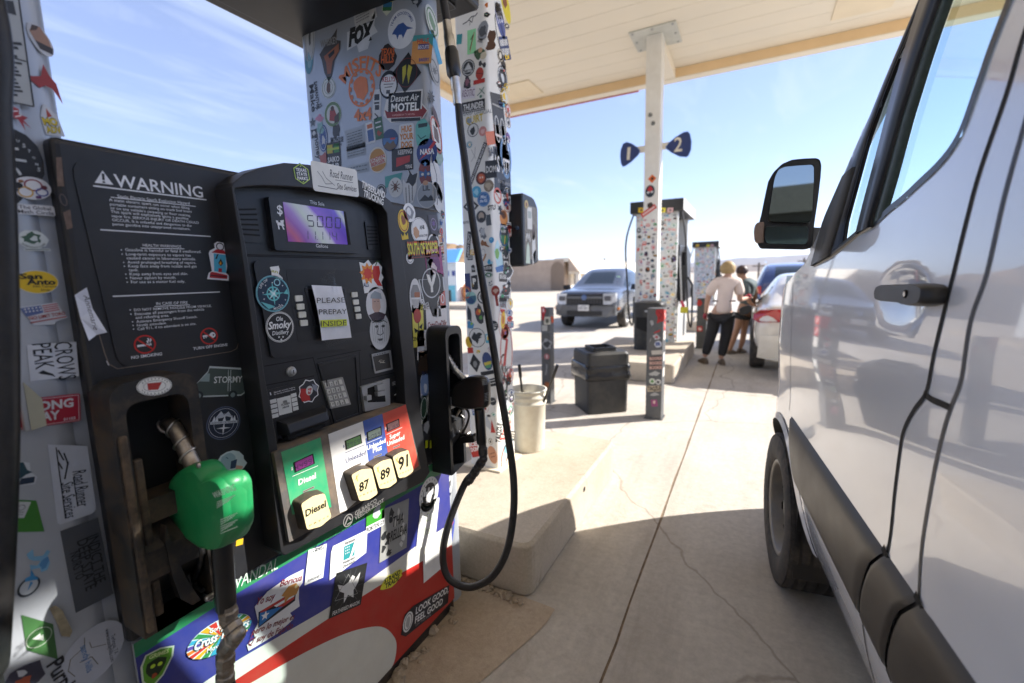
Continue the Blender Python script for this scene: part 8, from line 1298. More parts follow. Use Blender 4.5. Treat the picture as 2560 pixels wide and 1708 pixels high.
part('bumper', pk, lambda b: b.prism([(-.86, .0, .68), (-.86, .03, .40), (-.6, -.06, .36), (.6, -.06, .36), (.86, .03, .40), (.86, 0, .68), (.6, -.09, .68), (-.6, -.09, .68)], (0, .14, 0), mat('bumper_grey', (.14, .145, .15), .5)), .02)
part('intake', pk, lambda b: b.box((-.5, -.078, .40), (.5, -.05, .52), gm), .01)
npl = part('licence_plate', pk, lambda b: b.box((-.155, -.115, .53), (.155, -.1, .69), mat('plate_white', (.7, .7, .68), .4)), .005)
def plate_txt(b):
    fr = Fr(Vector((0, -.1153, .58)), Vector((1, 0, 0)), Vector((0, 0, 1)), Vector((0, -1, 0)))
    for x in (-.11, -.075, -.04, .02, .055, .09): layers(b, fr, [('r', '#3a4a60', x-.011, 0, x+.011, .055), ('r', '#d4d4d0', x-.004, .018, x+.004, .04)])
    layers(b, fr, [('r', '#5a6a80', -.07, .075, .07, .085)])
part('plate_print', npl, plate_txt)
part('windscreen_sticker', pk, lambda b: b.prism([(.42, 1.44, 1.27), (.58, 1.40, 1.25), (.56, 1.62, 1.43), (.46, 1.64, 1.44)], (0, -.012, .012), ink('#a8d0a0')))
# --- white saloon seen from its back left
sd_ = thing('white_car', (.945, 7.05, 0), 'dusty white saloon car seen from behind, fuelling beside the two people', 'car', world=False)
M_sd = mat('saloon_white', (.70, .66, .57), .28, var=.05, scale=3, coat=1., dust=.3, dustcol=(.48, .38, .24), dscale=3.5)
car_loft(sd_, [(0, .74, .42, .80, .98, .66, ''), (.10, .86, .34, .92, 1.06, .72, ''), (.42, .885, .30, .98, 1.10, .70, 't'), (1.15, .89, .28, .99, 1.42, .56, 's'), (1.9, .89, .28, .98, 1.48, .55, 's'), (2.6, .89, .28, .97, 1.44, .55, 'st'), (3.3, .89, .28, .96, 1.04, .66, ''), (4.3, .86, .30, .84, .90, .66, ''), (4.65, .72, .38, .66, .72, .55, '')], M_sd, M_glassd)
part('rear_window', sd_, lambda b: b.prism([(-.52, .50, 1.125), (.52, .50, 1.125), (.46, 1.05, 1.405), (-.46, 1.05, 1.405)], (0, -.010, .016), mat('rear_glass', (.16, .20, .21), .05, spec=.8)))
for s in (-1, 1):
    part('tail_light', sd_, lambda b: b.prism([(s*.89, .30, .86), (s*.885, .20, .90), (s*.80, .05, .965), (s*.62, -.01, .985), (s*.46, -.03, .98), (s*.46, -.04, .815), (s*.82, .04, .80), (s*.885, .16, .825)], (0, .10, 0), lens('tail_red', (.42, .012, .015))), .015)
    for yy in (1.02, 3.72): wheel(sd_, Vector((s*.80, yy, .325)), .33, .21, (s, 0, 0), 8)
    part('door_mirror', sd_, lambda b: b.box((min(s*.88, s*1.06), 2.75, .98), (max(s*.88, s*1.06), 2.86, 1.12), M_sd), .03)
    part('window_strip', sd_, lambda b: b.prism([(s*.80, .95, 1.05), (s*.80, 2.9, 1.03), (s*.79, 2.9, 1.055), (s*.79, .95, 1.075)], (s*.03, 0, 0), gm))
part('rear_bumper', sd_, lambda b: b.prism([(-.80, .05, .62), (-.82, .12, .30), (-.5, -.04, .27), (.5, -.04, .27), (.82, .12, .30), (.80, .05, .62), (.5, -.06, .64), (-.5, -.06, .64)], (0, .12, 0), M_sd), .03)
part('licence_plate', sd_, lambda b: b.box((-.155, -.045, .76), (.155, -.02, .90), mat('plate_white', ())), .004)
part('boot_badge', sd_, lambda b: b.box((-.42, -.012, 1.0), (-.3, .0, 1.02), gm)); part('fuel_door', sd_, lambda b: b.box((-.905, .62, .80), (-.89, .80, .95), M_sd), .01)
# --- dark blue car beyond it
sv_ = thing('blue_car', (.95, 13.2, 0), 'dark blue car beyond the white saloon, only its roof and glass showing', 'car', world=False)
M_sv = mat('suv_blue', (.03, .05, .14), .25, var=.05, coat=1.)
car_loft(sv_, [(0, .80, .45, .95, 1.10, .72, ''), (.1, .9, .40, 1.02, 1.30, .70, 't'), (.5, .92, .36, 1.04, 1.66, .64, 's'), (1.6, .92, .36, 1.04, 1.72, .64, 's'), (2.6, .92, .36, 1.04, 1.66, .62, 'st'), (3.3, .92, .36, 1.02, 1.10, .70, ''), (4.4, .86, .40, .92, .96, .66, '')], M_sv, M_glassd)
for s in (-1, 1):
    for yy in (.95, 3.6): wheel(sv_, Vector((s*.83, yy, .36)), .36, .22, (s, 0, 0), 6)
    part('roof_rail', sv_, lambda b: b.tube([(s*.6, .5, 1.68), (s*.6, 1.4, 1.75), (s*.58, 2.4, 1.70)], .018, M_chrome, 8)); part('tail_light', sv_, lambda b: b.box((min(s*.70, s*.87), -.005, .92), (max(s*.70, s*.87), .06, 1.12), lens('tail_red', ())), .01)
# ------------------------------------------------------------------ people
M_skin = mat('skin', (.52, .31, .22), .55, var=.06); M_skin2 = mat('skin_tanned', (.40, .22, .14), .55, var=.06)
def skin(name, V, E, m, par, sub=2, root=0):
    off = WL[par.name]; me = bpy.data.meshes.new(name); me.from_pydata([tuple(Vector(p)-off) for p, r in V], E, []); me.materials.append(m)
    o = bpy.data.objects.new(name, me); COL.objects.link(o); o.parent = par; WL[o.name] = off
    md = o.modifiers.new('skin', 'SKIN'); md.use_smooth_shade = True; sv = me.skin_vertices[0].data
    for i, (p, r) in enumerate(V): sv[i].radius = r if isinstance(r, tuple) else (r, r); sv[i].use_root = (i == root)
    s = o.modifiers.new('subdivision', 'SUBSURF'); s.levels = s.render_levels = sub
    return o
class Body:
    def __init__(s): s.V, s.E = [], []
    def v(s, p, r, frm=None):
        s.V.append((Vector(p), r)); i = len(s.V)-1
        if frm is not None: s.E.append((frm, i))
        return i
    def chain(s, frm, *pr):
        for p, r in pr: frm = s.v(p, r, frm)
        return frm
    def hand(s, frm, wrist, d, side, up_):
        """palm with four fingers and a thumb that leaves the side of the palm; slightly curled"""
        d = Vector(d).normalized(); side = Vector(side).normalized(); up_ = Vector(up_).normalized(); w = Vector(wrist)
        p = s.v(w+d*.05, (.026, .016), frm)
        for k, (o, l) in enumerate(((-.026, .062), (-.009, .074), (.009, .070), (.026, .054))):
            a = s.v(w+d*.088+side*o, .0095, p); b = s.v(w+d*(.088+l*.55)+side*o*1.1+up_*.010, .0085, a); s.v(w+d*(.088+l*.9)+side*o*1.1+up_*.032, .007, b)
        t = s.v(w+d*.045-side*.036+up_*.008, .0105, p); s.v(w+d*.082-side*.05+up_*.022, .0085, t)
def shoe(par, heel, toe, m, name='shoe'):
    h, t = Vector(heel), Vector(toe); d = (t-h).normalized(); n = Vector((-d.y, d.x, 0)); mb = MB(); L = (t-h).length; rows = []
    for f, w_, z in ((-.06, .025, .05), (.0, .036, .085), (.2, .040, .10), (.45, .042, .085), (.7, .048, .06), (.92, .042, .045), (1.03, .02, .03)):
        c = h+d*L*f; rows.append([c+n*x+Vector((0, 0, zz_)) for x, zz_ in ((-w_, .006), (-w_*1.02, z*.5), (-w_*.6, z), (w_*.6, z), (w_*1.02, z*.5), (w_, .006), (-w_, .006))])
    mb.grid(rows, m, True); mb.add(rows[0][:-1], [tuple(range(6))], m); mb.add(rows[-1][:-1], [tuple(range(6))], m); return mb.build(name, par)
Z6b = (1660, 640, 4.9)
def pj(y, x, yy): return onY(Z6b[0]+x/Z6b[2], Z6b[1]+yy/Z6b[2], y)
def lean(p, dy): return Vector((p.x*(p.y+dy)/p.y, p.y+dy, H+(p.z-H)*(p.y+dy)/p.y))
# --- standing person, back to us
yA = onZ(1795, 912).y-.05
pa = thing('person', (onZ(1775, 912).x, yA, .0), 'fair-haired person in pale pink T-shirt and black trousers, back turned', 'person')
J = lambda x, y, dy=0.: lean(pj(yA, x, y), dy)
gz = Vector((0, 0, .0))
b = Body(); pel = b.v(J(700, 700), (.135, .10)); wa = b.v(J(735, 560), (.125, .09), pel); ch = b.v(J(765, 400), (.15, .10), wa); sh = b.v(J(775, 300), (.13, .08), ch); nk = b.v(J(785, 250), .052, sh)
hb_ = b.v(J(785, 215, -.01), .06, nk); hd_ = b.v(J(785, 160, .0), (.078, .09), hb_); b.v(J(785, 112, .01), (.066, .075), hd_); b.v(J(790, 180, .10), .016, hd_)
kneeL = b.chain(pel, (J(625, 745), .10), (J(590, 930, .03), .068), (J(530, 1120, .0), .055), (J(495, 1245, -.02), .042)); kneeR = b.chain(pel, (J(785, 745), .10), (J(765, 930, .05), .068), (J(725, 1120, .02), .055), (J(695, 1265, .0), .042))
lA = b.chain(sh, (J(640, 318), .072), (J(560, 420), .052), (J(530, 560, .02), .043), (J(515, 690, .06), .031)); b.hand(lA, J(515, 690, .06), (-.02, .25, -1), (0, 1, .2), (1, 0, .1))
rA = b.chain(sh, (J(900, 325), .072), (J(935, 420), .052), (J(925, 540, -.02), .043), (J(1000, 520, .20), .031)); b.hand(rA, J(1000, 520, .20), (.5, .6, .15), (.6, -.5, 0), (0, .2, -1))
skin('body', b.V, b.E, M_skin, pa)
M_tee = mat('tee_pink', (.72, .60, .53), .85, var=.05, bump=.25, bscale=14); M_trs = mat('trousers_black', (.018, .018, .020), .8, var=.2, bump=.3, bscale=12); M_shoe = mat('shoe_brown', (.16, .12, .085), .7, var=.3)
b = Body(); k0 = b.v(J(722, 715), (.185, .14)); k01 = b.v(J(728, 640), (.176, .13), k0); k1 = b.v(J(735, 545), (.162, .118), k01); k2 = b.v(J(762, 400), (.180, .122), k1); k3 = b.v(J(775, 305), (.150, .095), k2); b.v(J(782, 262), .062, k3)
b.chain(k3, (J(640, 318), .088), (J(575, 415), .082), (J(548, 490), .078)); b.chain(k3, (J(898, 325), .088), (J(925, 415), .082), (J(930, 490), .078)); skin('t_shirt', b.V, b.E, M_tee, pa)
mb = MB(); c = J(735, 552); mb.lathe([(.168, -.008), (.172, 0), (.168, .010)], c, (0, 0, 1), mat('belt_brown', (.13, .08, .06), .7), 24); wb_ = mb.build('waist_cord', pa)
for v_ in wb_.data.vertices: v_.co.y = (v_.co.y-(c.y-WL[pa.name].y))*.74+(c.y-WL[pa.name].y)
b = Body(); k0 = b.v(J(700, 690), (.158, .120)); b.chain(k0, (J(625, 755), .118), (J(588, 930, .03), .096), (J(535, 1110), .082), (J(505, 1215, -.015), .062)); b.chain(k0, (J(785, 755), .118), (J(768, 930, .05), .096), (J(728, 1110, .02), .080), (J(703, 1235), .060)); skin('trousers', b.V, b.E, M_trs, pa)
for x, y, tx in ((495, 1290, -.09), (697, 1310, -.02)):
    g = J(x, y); h_ = Vector((g.x, yA+.05, .004)); shoe(pa, h_+Vector((.03, -.05, 0)), h_+Vector((tx, .19, 0)), M_shoe)
M_hair = mat('hair_fair', (.36, .25, .11), .6, var=.35, scale=40, var_stretch=(6, 6, 1)); c = J(783, 150)
mb = MB(); rg = random.Random(8); rows = []
for i in range(12):
    th = pi*.74*i/11; row = []
    for j in range(18): ph = 2*pi*j/18; k = 1+rg.uniform(-.05, .05); row.append(c+Vector((.112*k*sin(th)*cos(ph), -.012+.108*k*sin(th)*sin(ph), .118*cos(th)-.004)))
    rows.append(row+[row[0]])
mb.grid(rows, M_hair, True); mb.build('hair', pa)
mb = MB(); mb.blob(J(505, 735, .06), (.03, .045, .05), mat('cloth_red', (.35, .03, .05), .8), seed=3, rough=.25); mb.build('red_cloth', pa); mb = MB(); mb.blob(J(1025, 500, .26), (.05, .05, .045), MATS['cloth_red'], seed=4, rough=.25); mb.build('red_purse', pa)
# --- bending person beyond
yB = onZ(1822, 886).y
pb_ = thing('person', (onZ(1822, 886).x, yB, 0), 'dark-haired person in grey-green shirt and dark shorts bending over the white car', 'person')
J = lambda x, y, dy=0.: lean(pj(yB, x, y), dy)
b = Body(); pel = b.v(J(985, 650), (.13, .10)); wa = b.v(J(1010, 540), (.12, .09), pel); ch = b.v(J(1035, 400, .0), (.145, .10), wa); sh = b.v(J(1030, 320), (.12, .08), ch); nk = b.v(J(985, 270), .052, sh)
hd_ = b.v(J(945, 225), (.075, .085), nk); b.v(J(935, 180), (.065, .075), hd_); b.v(J(895, 240), .017, hd_)
for s, p_ in ((0, ((J(940, 720, -.02), .092), (J(900, 880, -.04), .058), (J(850, 1030, -.04), .052), (J(800, 1165, -.03), .036))), (1, ((J(1005, 720, .06), .092), (J(985, 880, .10), .058), (J(965, 1030, .12), .052), (J(930, 1140, .14), .036)))): b.chain(pel, *p_)
lA = b.chain(sh, (J(1000, 345, -.12), .062), (J(1015, 450, -.18), .046), (J(1040, 560, -.16), .038), (J(1085, 600, -.14), .028)); b.hand(lA, J(1085, 600, -.14), (.7, .1, -.3), (0, 1, 0), (0, 0, -1))
rA = b.chain(sh, (J(1085, 330, .10), .062), (J(1120, 430, .12), .046), (J(1115, 500, .1), .038), (J(1100, 560, .1), .028)); b.hand(rA, J(1100, 560, .1), (.5, .1, -.6), (0, 1, 0), (0, 0, -1))
skin('body', b.V, b.E, M_skin2, pb_)
M_sh2 = mat('shirt_grey', (.10, .13, .135), .85, var=.12, bump=.25, bscale=14); M_srt = mat('shorts_black', (.02, .021, .024), .85, var=.2)
b = Body(); k0 = b.v(J(995, 610), (.165, .125)); k1 = b.v(J(1010, 520), (.155, .115), k0); k2 = b.v(J(1035, 400), (.175, .122), k1); k3 = b.v(J(1035, 318), (.145, .095), k2); b.v(J(995, 282), .06, k3)
b.chain(k3, (J(1000, 345, -.12), .078), (J(1012, 430, -.17), .066), (J(1022, 490, -.18), .060)); b.chain(k3, (J(1085, 335, .1), .078), (J(1112, 420, .12), .066)); skin('shirt', b.V, b.E, M_sh2, pb_)
b = Body(); k0 = b.v(J(985, 650), (.155, .118)); b.chain(k0, (J(940, 715, -.02), .112), (J(915, 800, -.04), .088)); b.chain(k0, (J(1005, 715, .06), .112), (J(995, 800, .08), .088)); skin('shorts', b.V, b.E, M_srt, pb_)
for x, y, dy in ((800, 1190, -.03), (925, 1165, .14)): g = J(x, y, dy); shoe(pb_, Vector((g.x-.02, yB+dy, .004)), Vector((g.x+.1, yB+dy+.16, .004)), M_shoe)
c = J(940, 190); mb = MB(); rows = []
for i in range(12):
    th = pi*.66*i/11; row = []
    for j in range(16): ph = 2*pi*j/16; k = 1+rg.uniform(-.06, .06); row.append(c+Vector((.02+.098*k*sin(th)*cos(ph), .10*k*sin(th)*sin(ph), .10*cos(th)+.012)))
    rows.append(row+[row[0]])
mb.grid(rows, mat('hair_dark', (.05, .025, .02), .5, var=.3, scale=40), True); mb.build('hair', pb_)
# nozzle and hose at the white car, between the two people
nz_ = thing('fuel_nozzle', tuple(pj(7.72, 1010, 660)), 'black nozzle pushed into the white saloon, its hose hanging behind the people', 'fuel nozzle')
mb = MB(); shell(mb, [(q.x, q.z) for q in (pj(7.72, x, y) for x, y in ((915, 650), (960, 620), (1040, 600), (1085, 620), (1060, 690), (1010, 720), (930, 725)))], 7.72, .05, M_nblack); mb.build('cover', nz_)
mb = MB(); mb.tube([pj(7.72, 1060, 640), pj(7.72, 1110, 625)], .014, M_steel, 10); mb.build('spout', nz_)
# ------------------------------------------------------------------ the white van, close on the right
VT = R_(6.0); VO = Vector((.16, 2.45, 0)); van = thing('white_van', tuple(VO), 'large glossy white van with black side cladding and mirror, close on the right', 'van', world=False, rz=VT)
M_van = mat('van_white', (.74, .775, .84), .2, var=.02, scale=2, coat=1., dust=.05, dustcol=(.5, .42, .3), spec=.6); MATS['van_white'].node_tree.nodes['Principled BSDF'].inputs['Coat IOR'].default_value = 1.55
M_clad = mat('cladding_black', (.022, .021, .021), .42, var=.12, scale=5, dust=.35, dustcol=(.12, .09, .06), dscale=2.5)
M_trim = mat('van_trim', (.012, .012, .014), .32, var=.15)
M_vglass = glass('van_glass', (.86, .955, .945), 1.5, rough=.0)
ct, st_ = cos(VT), sin(VT)
def toL(p): q = Vector(p)-VO; return Vector((q.x*ct+q.y*st_, -q.x*st_+q.y*ct, q.z))
camL = toL(CAM)
def rayL(px, py): d = ray(px, py); return Vector((d.x*ct+d.y*st_, -d.x*st_+d.y*ct, d.z))
W_V = 1.98
PROF = [(.30, .115), (.36, .085), (.44, .05), (.55, .022), (.66, .008), (.80, .002), (.92, .008), (1.0, .004), (1.15, -.002), (1.35, .002), (1.5, .012), (1.62, .022), (1.8, .038), (2.0, .055), (2.2, .080), (2.35, .12), (2.45, .19), (2.52, .30)]
def interp(T, x):
    if x <= T[0][0]: return T[0][1]
    for (a, b), (c, d) in zip(T, T[1:]):
        if x <= c: t = (x-a)/(c-a); return b*(1-t)+d*t
    return T[-1][1]
def smooth_prof(z): return (interp(PROF, z-.04)+2*interp(PROF, z)+interp(PROF, z+.04))/4
HT = [(-6, 2.52), (-2.0, 2.52), (-1.75, 2.48), (-1.5, 2.375), (-1.02, 2.105), (-.69, 1.915), (-.22, 1.53), (.02, 1.47), (.3, 1.385), (.6, 1.25), (.80, 1.12), (.91, .95), (.96, .8), (1.02, .6)]
def hz_(y): return interp(HT, y)
DISH = None
def dS(y, z, dish=True):
    d = smooth_prof(z)+(.62*(y-.12)**2 if y > .12 else 0)
    if z < .60 and y < -.3: d += 0
    if dish and DISH:
        r2 = ((y-DISH[0])/DISH[2])**2+((z-DISH[1])/DISH[3])**2
        if r2 < 1: d += .015*(1-r2)**.8
    return d
def vs(px, py, off=0., dish=False):
    """pixel -> (y, z) on the body skin"""
    d = rayL(px, py); x = 0.02
    for _ in range(14): t = (x-camL.x)/d.x; p = camL+d*t; x = .5*x+.5*(dS(p.y, p.z, dish)+off)
    t = (x-camL.x)/d.x; p = camL+d*t; return (p.y, p.z)
ZV7 = (1820, 0, 1.823); ZV8 = (1840, 800, 1.726); ZVh = (1980, 560, 2.614)
def vz(z, *P): return [vs(*q) for q in zz(z, *P)]
c_d = vs(2257, 737); a_ = vs(2195, 737); b_ = vs(2322, 737); t_ = vs(2257, 667); u_ = vs(2257, 808)
DISH = ((a_[0]+b_[0])/2, (t_[1]+u_[1])/2, abs(a_[0]-b_[0])/2, abs(t_[1]-u_[1])/2)
MAIN = vz(ZV7, (662, 1028), (735, 958), (800, 905), (880, 830), (945, 770), (1000, 708), (1040, 650), (1072, 588), (1102, 510), (1130, 428), (1165, 330), (1200, 228), (1245, 110), (1292, -10))
topm = vz(ZV7, (986, -10)); MAIN += [(MAIN[-1][0]-.03, 2.22), (topm[0][0]-.22, 2.225), (topm[0][0]-.03, topm[0][1]+.05)]+topm
QUART = vz(ZV7, (524, 1112), (540, 1010), (575, 880), (640, 640), (700, 470), (790, 240), (865, 60), (888, 60), (840, 190), (790, 350), (700, 690), (640, 910), (602, 1048))
def inside(P, y, z):
    c = False
    for (a, b), (e, f) in zip(P, P[1:]+P[:1]):
        if (b > z) != (f > z) and y < (e-a)*(z-b)/(f-b)+a: c = not c
    return c
HOLES = [MAIN, QUART]
AR, AY, AZ = .425, 0., .36
ys = [-4.9, -4.6, -4.2, -3.8, -3.4, -3.0, -2.6, -2.3, -2.0, -1.8]+[-1.7+.0135*i for i in range(int(2.35/.0135))]+[.66, .72, .78, .84, .90, .94, .96]
zs = [.335, .36, .39, .42]+[.45+.03*i for i in range(32)]+[1.41+.0135*i for i in range(69)]+[2.36, 2.39, 2.42, 2.44, 2.46, 2.48, 2.50, 2.52]
def skin_side(mirror, name):
    mb = MB(); rows = []; cell = {}
    def snap(y, z):
        if y < -2.0 or y > .1 or z < 1.42: return y, z
        best = (.0078, y, z)
        for P in HOLES:
            for (a, b), (c, d) in zip(P, P[1:]+P[:1]):
                if min(a, c)-.01 > y or max(a, c)+.01 < y or min(b, d)-.01 > z or max(b, d)+.01 < z: continue
                l = (c-a)**2+(d-b)**2; t = max(0, min(1, ((y-a)*(c-a)+(z-b)*(d-b))/l)) if l > 1e-9 else 0; qy, qz = a+(c-a)*t, b+(d-b)*t; e = math.hypot(qy-y, qz-z)
                if e < best[0]: best = (e, qy, qz)
        return best[1], best[2]
    for i, y in enumerate(ys):
        row = []
        for j, z in enumerate(zs):
            zz_ = min(z, hz_(y)); yy = y; dy, dz = yy-AY, zz_-AZ; r = math.hypot(dy, dz)
            if abs(r-AR) < .021 and zz_ > .3: k = AR/r; yy, zz_ = AY+dy*k, AZ+dz*k
            yy, zz_ = snap(yy, zz_); cell[i, j] = (yy, zz_); d = dS(yy, zz_, not mirror); row.append(Vector((W_V-d if mirror else d, yy, zz_)))
        rows.append(row)
    gl = []
    def keep(i, j):
        q = [cell[i+a, j+b] for a in (0, 1) for b in (0, 1)]; cy = sum(p[0] for p in q)/4; cz = sum(p[1] for p in q)/4
        if max(p[1] for p in q)-min(p[1] for p in q) < 1e-5: return False
        if math.hypot(cy-AY, cz-AZ) < AR-.004: return False
        if math.hypot(cy+3.66, cz-AZ) < AR: return False
        if any(inside(P, cy, cz) for P in HOLES): gl.append((i, j)); return False
        return True
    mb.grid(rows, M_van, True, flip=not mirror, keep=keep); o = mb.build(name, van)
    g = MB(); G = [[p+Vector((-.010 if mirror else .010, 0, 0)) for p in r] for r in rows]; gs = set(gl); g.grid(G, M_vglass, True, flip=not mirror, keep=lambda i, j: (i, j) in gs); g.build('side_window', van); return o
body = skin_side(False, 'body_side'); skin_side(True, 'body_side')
# roof, windscreen, hood and the blunt front
mb = MB(); wm = MB(); rows = []; nx = 15
fs_ = [0, .022, .045, .09]+[.09+.82*k/10 for k in range(1, 10)]+[.91, .955, .978, 1]; nx = len(fs_)
tops = [y for y in ys if y < -1.7 or abs(round((y+1.7)/.0135) % 4) == 0 or y > .6]
for y in tops:
    z = hz_(y); d = dS(y, z); row = []
    for k in range(nx):
        f = fs_[k]; e = 4*f*(1-f); crown = .05*e if y < -1.1 else .035*e; fy = (.14*e*(1 if y > -1.2 else max(0, 1-(-1.2-y)*2))) if y < .2 else 0; row.append(Vector((d+(W_V-2*d)*f, y+fy*.8, z+crown)))
    rows.append(row)
ws = lambda i, j: -1.66 < tops[i] < -.16 and 0 < j < nx-2
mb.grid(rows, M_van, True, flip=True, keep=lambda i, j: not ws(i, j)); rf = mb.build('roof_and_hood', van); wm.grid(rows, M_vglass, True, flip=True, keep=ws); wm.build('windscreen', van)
mb = MB(); fr_ = [[Vector((dS(.96, z)+(W_V-2*dS(.96, z))*k/8, .96+.03*4*(k/8)*(1-k/8), z)) for k in range(9)] for z in (.335, .6, .75)]; mb.grid(fr_, M_clad, True); mb.build('front_bumper', van)
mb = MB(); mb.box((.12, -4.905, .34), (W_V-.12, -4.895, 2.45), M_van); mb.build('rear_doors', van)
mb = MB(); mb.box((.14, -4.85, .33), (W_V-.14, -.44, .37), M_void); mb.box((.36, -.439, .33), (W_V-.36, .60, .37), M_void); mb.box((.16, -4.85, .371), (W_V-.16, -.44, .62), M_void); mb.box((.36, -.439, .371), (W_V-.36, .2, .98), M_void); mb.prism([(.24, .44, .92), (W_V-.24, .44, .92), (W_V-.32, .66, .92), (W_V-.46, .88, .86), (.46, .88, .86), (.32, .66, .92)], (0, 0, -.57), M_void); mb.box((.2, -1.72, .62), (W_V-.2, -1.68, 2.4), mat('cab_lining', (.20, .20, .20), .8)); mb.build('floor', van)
mb = MB(); mb.prism([(.16, -.30, 1.36), (.16, .1, 1.42), (.16, .1, .9), (.16, -.34, .9)], (W_V-.32, 0, 0), mat('dash_black', (.02, .02, .021), .6)); mb.build('dashboard', van, bevel=.03)
for x in (.52, W_V-.52):
    mb = MB(); mb.box((x-.25, -1.25, .75), (x+.25, -.78, .92), M_clad); mb.prism([(x-.25, -1.22, .9), (x-.25, -1.1, .9), (x-.25, -1.34, 1.62), (x-.25, -1.44, 1.6)], (.5, 0, 0), M_clad); mb.box((x-.14, -1.46, 1.66), (x+.14, -1.37, 1.86), M_clad); mb.build('seat', van, bevel=.04)
# black frames, pillar and belt trim: strips lying on the skin
def on_skin(y, z, o=-.004): return Vector((dS(y, z, False)+o, y, z))
def resample(P, n):
    P = [Vector((a, b, 0)) for a, b in P]; L = [0]
    for a, b in zip(P, P[1:]): L.append(L[-1]+(b-a).length)
    out = []
    for k in range(n):
        s = L[-1]*k/(n-1)
        for i in range(len(P)-1):
            if s <= L[i+1]+1e-9: t = (s-L[i])/max(L[i+1]-L[i], 1e-9); q = P[i].lerp(P[i+1], t); out.append((q.x, q.y)); break
    return out
def strip(name, A, B, m, n=22, o=-.004, par=van):
    A, B = resample(A, n), resample(B, n); mb = MB(); rows = [[on_skin(*a, o+.012), on_skin(*a, o), on_skin(*((a[0]+b[0])/2, (a[1]+b[1])/2), o-.002), on_skin(*b, o), on_skin(*b, o+.012)] for a, b in zip(A, B)]; mb.grid(rows, m, True); return mb.build(name, par)
def seam(name, P, w, m=None, o=-.0012, par=van):
    C = catmull([Vector((a, b, 0)) for a, b in P], 5); mb = MB(); V = []
    for i, p in enumerate(C):
        t = (C[min(i+1, len(C)-1)]-C[max(i-1, 0)]).normalized(); n = Vector((-t.y, t.x, 0))*w/2; V.append([on_skin(p.x-n.x, p.y-n.y, o), on_skin(p.x+n.x, p.y+n.y, o)])
    mb.grid(V, m or M_void, False); return mb.build(name, par)
out_ = vz(ZV7, (392, 1212), (420, 1110), (452, 1000), (520, 840), (628, 592), (760, 270), (880, -10)); inn_ = vz(ZV7, (524, 1118), (540, 1010), (575, 880), (640, 640), (700, 470), (790, 240), (892, -10))
strip('pillar_trim', out_, inn_, M_trim, n=28); strip('window_divider', vz(ZV7, (602, 1066), (640, 915), (700, 695), (790, 352), (840, 192), (905, -10)), vz(ZV7, (662, 1036), (720, 830), (800, 545), (880, 290), (986, -10)), M_trim, n=28, o=-.012)
strip('window_channel', vz(ZV7, (655, 1036), (712, 830), (790, 545), (870, 290), (975, -10)), vz(ZV7, (705, 990), (752, 830), (828, 545), (906, 290), (1008, -10)), mat('channel_green', (.035, .055, .045), .5, var=.3, scale=60), n=28, o=-.003)
strip('frame_foot', vz(ZV7, (392, 1216), (470, 1176), (530, 1130), (606, 1066), (662, 1034)), vz(ZV7, (408, 1206), (472, 1150), (524, 1108), (602, 1044), (656, 1016)), M_trim, n=16)
seam('belt_seal', MAIN[:14], .017, M_trim, o=-.003); seam('quarter_seal', QUART[:7], .012, M_trim, o=-.003)
mbp = vz(ZV7, (392, 1212), (450, 1000), (540, 800)); mbq = vz(ZV7, (470, 1172), (520, 1010), (590, 760)); strip('mirror_base', mbp, mbq, mat('base_grey', (.06, .058, .055), .5), n=10, o=-.012)
G1 = vz(ZV7, (1400, 20), (1340, 190), (1270, 430), (1150, 780), (1090, 1000))+vz(ZVh, (1040, 400), (930, 850), (880, 1100))+vz(ZV8, (770, 390), (725, 480), (705, 590), (680, 800), (655, 1005))
seam('door_gap', G1, .012)
G2 = vz(ZV7, (1420, 330), (1349, 580), (1260, 900), (1180, 1250))+vz(ZV8, (1015, 0), (975, 250), (930, 375), (900, 470), (850, 690), (800, 1010), (790, 1215)); seam('sliding_door_gap', G2, .010, mat('gap_grey', (.03, .034, .045), .5))
seam('flap_gap', vz(ZV8, (812, 318), (850, 345), (890, 362), (930, 380)), .012)
M_edge = mat('edge_light', (.78, .80, .84), .2, coat=1.)
# cladding in three panels with gaps
def clad(name, A, B, z0, z1, n=26, tip=False):
    """A, B: front and rear edge as functions z -> y"""
    mb = MB(); rows = []; m = 12
    for k in range(m+1):
        f = k/m; row = []
        for i in range(n+1):
            g = i/n; zt = z1 if not callable(z1) else None; z = z0+(z1-z0)*f; y = A(z)*(1-g)+B(z)*g; zz2 = z
            edge = min(1, min(g, 1-g)*n*.9+.25) if True else 1; bulge = .0125*(1-abs(2*f-1)**4)*min(1, min(g, 1-g)*n*.5+.55)+.004; x = dS(y, zz2, False)-bulge
            if f in (0, 1): x = dS(y, zz2, False)+.006
            row.append(Vector((x, y, zz2)))
        rows.append(row)
    mb.grid(rows, M_clad, True); return mb.build(name, van)
def edgefn(P): P = sorted(P, key=lambda q: q[1]); return lambda z: interp([(b, a) for a, b in P], z)
zc1 = vs(2216, 1387)[1]; zc0 = vs(2170, 1580, )[1]; zc1 = (vs(1990, 1032)[1]+zc1+vs(2298, 1513)[1])/3
s1 = edgefn(vz(ZV8, (652, 1010), (600, 1060), (568, 1150), (552, 1260), (546, 1400))); s2 = edgefn(vz(ZV8, (792, 1232), (735, 1270), (700, 1340), (675, 1440), (664, 1560)))
zc0 = max(zc0, .60); tipf = lambda z: -math.sqrt(max(.0, (AR+.012)**2-(z-AZ)**2)) if z-AZ < AR-.16 else -.33+(z-(AZ+AR-.16))*.55
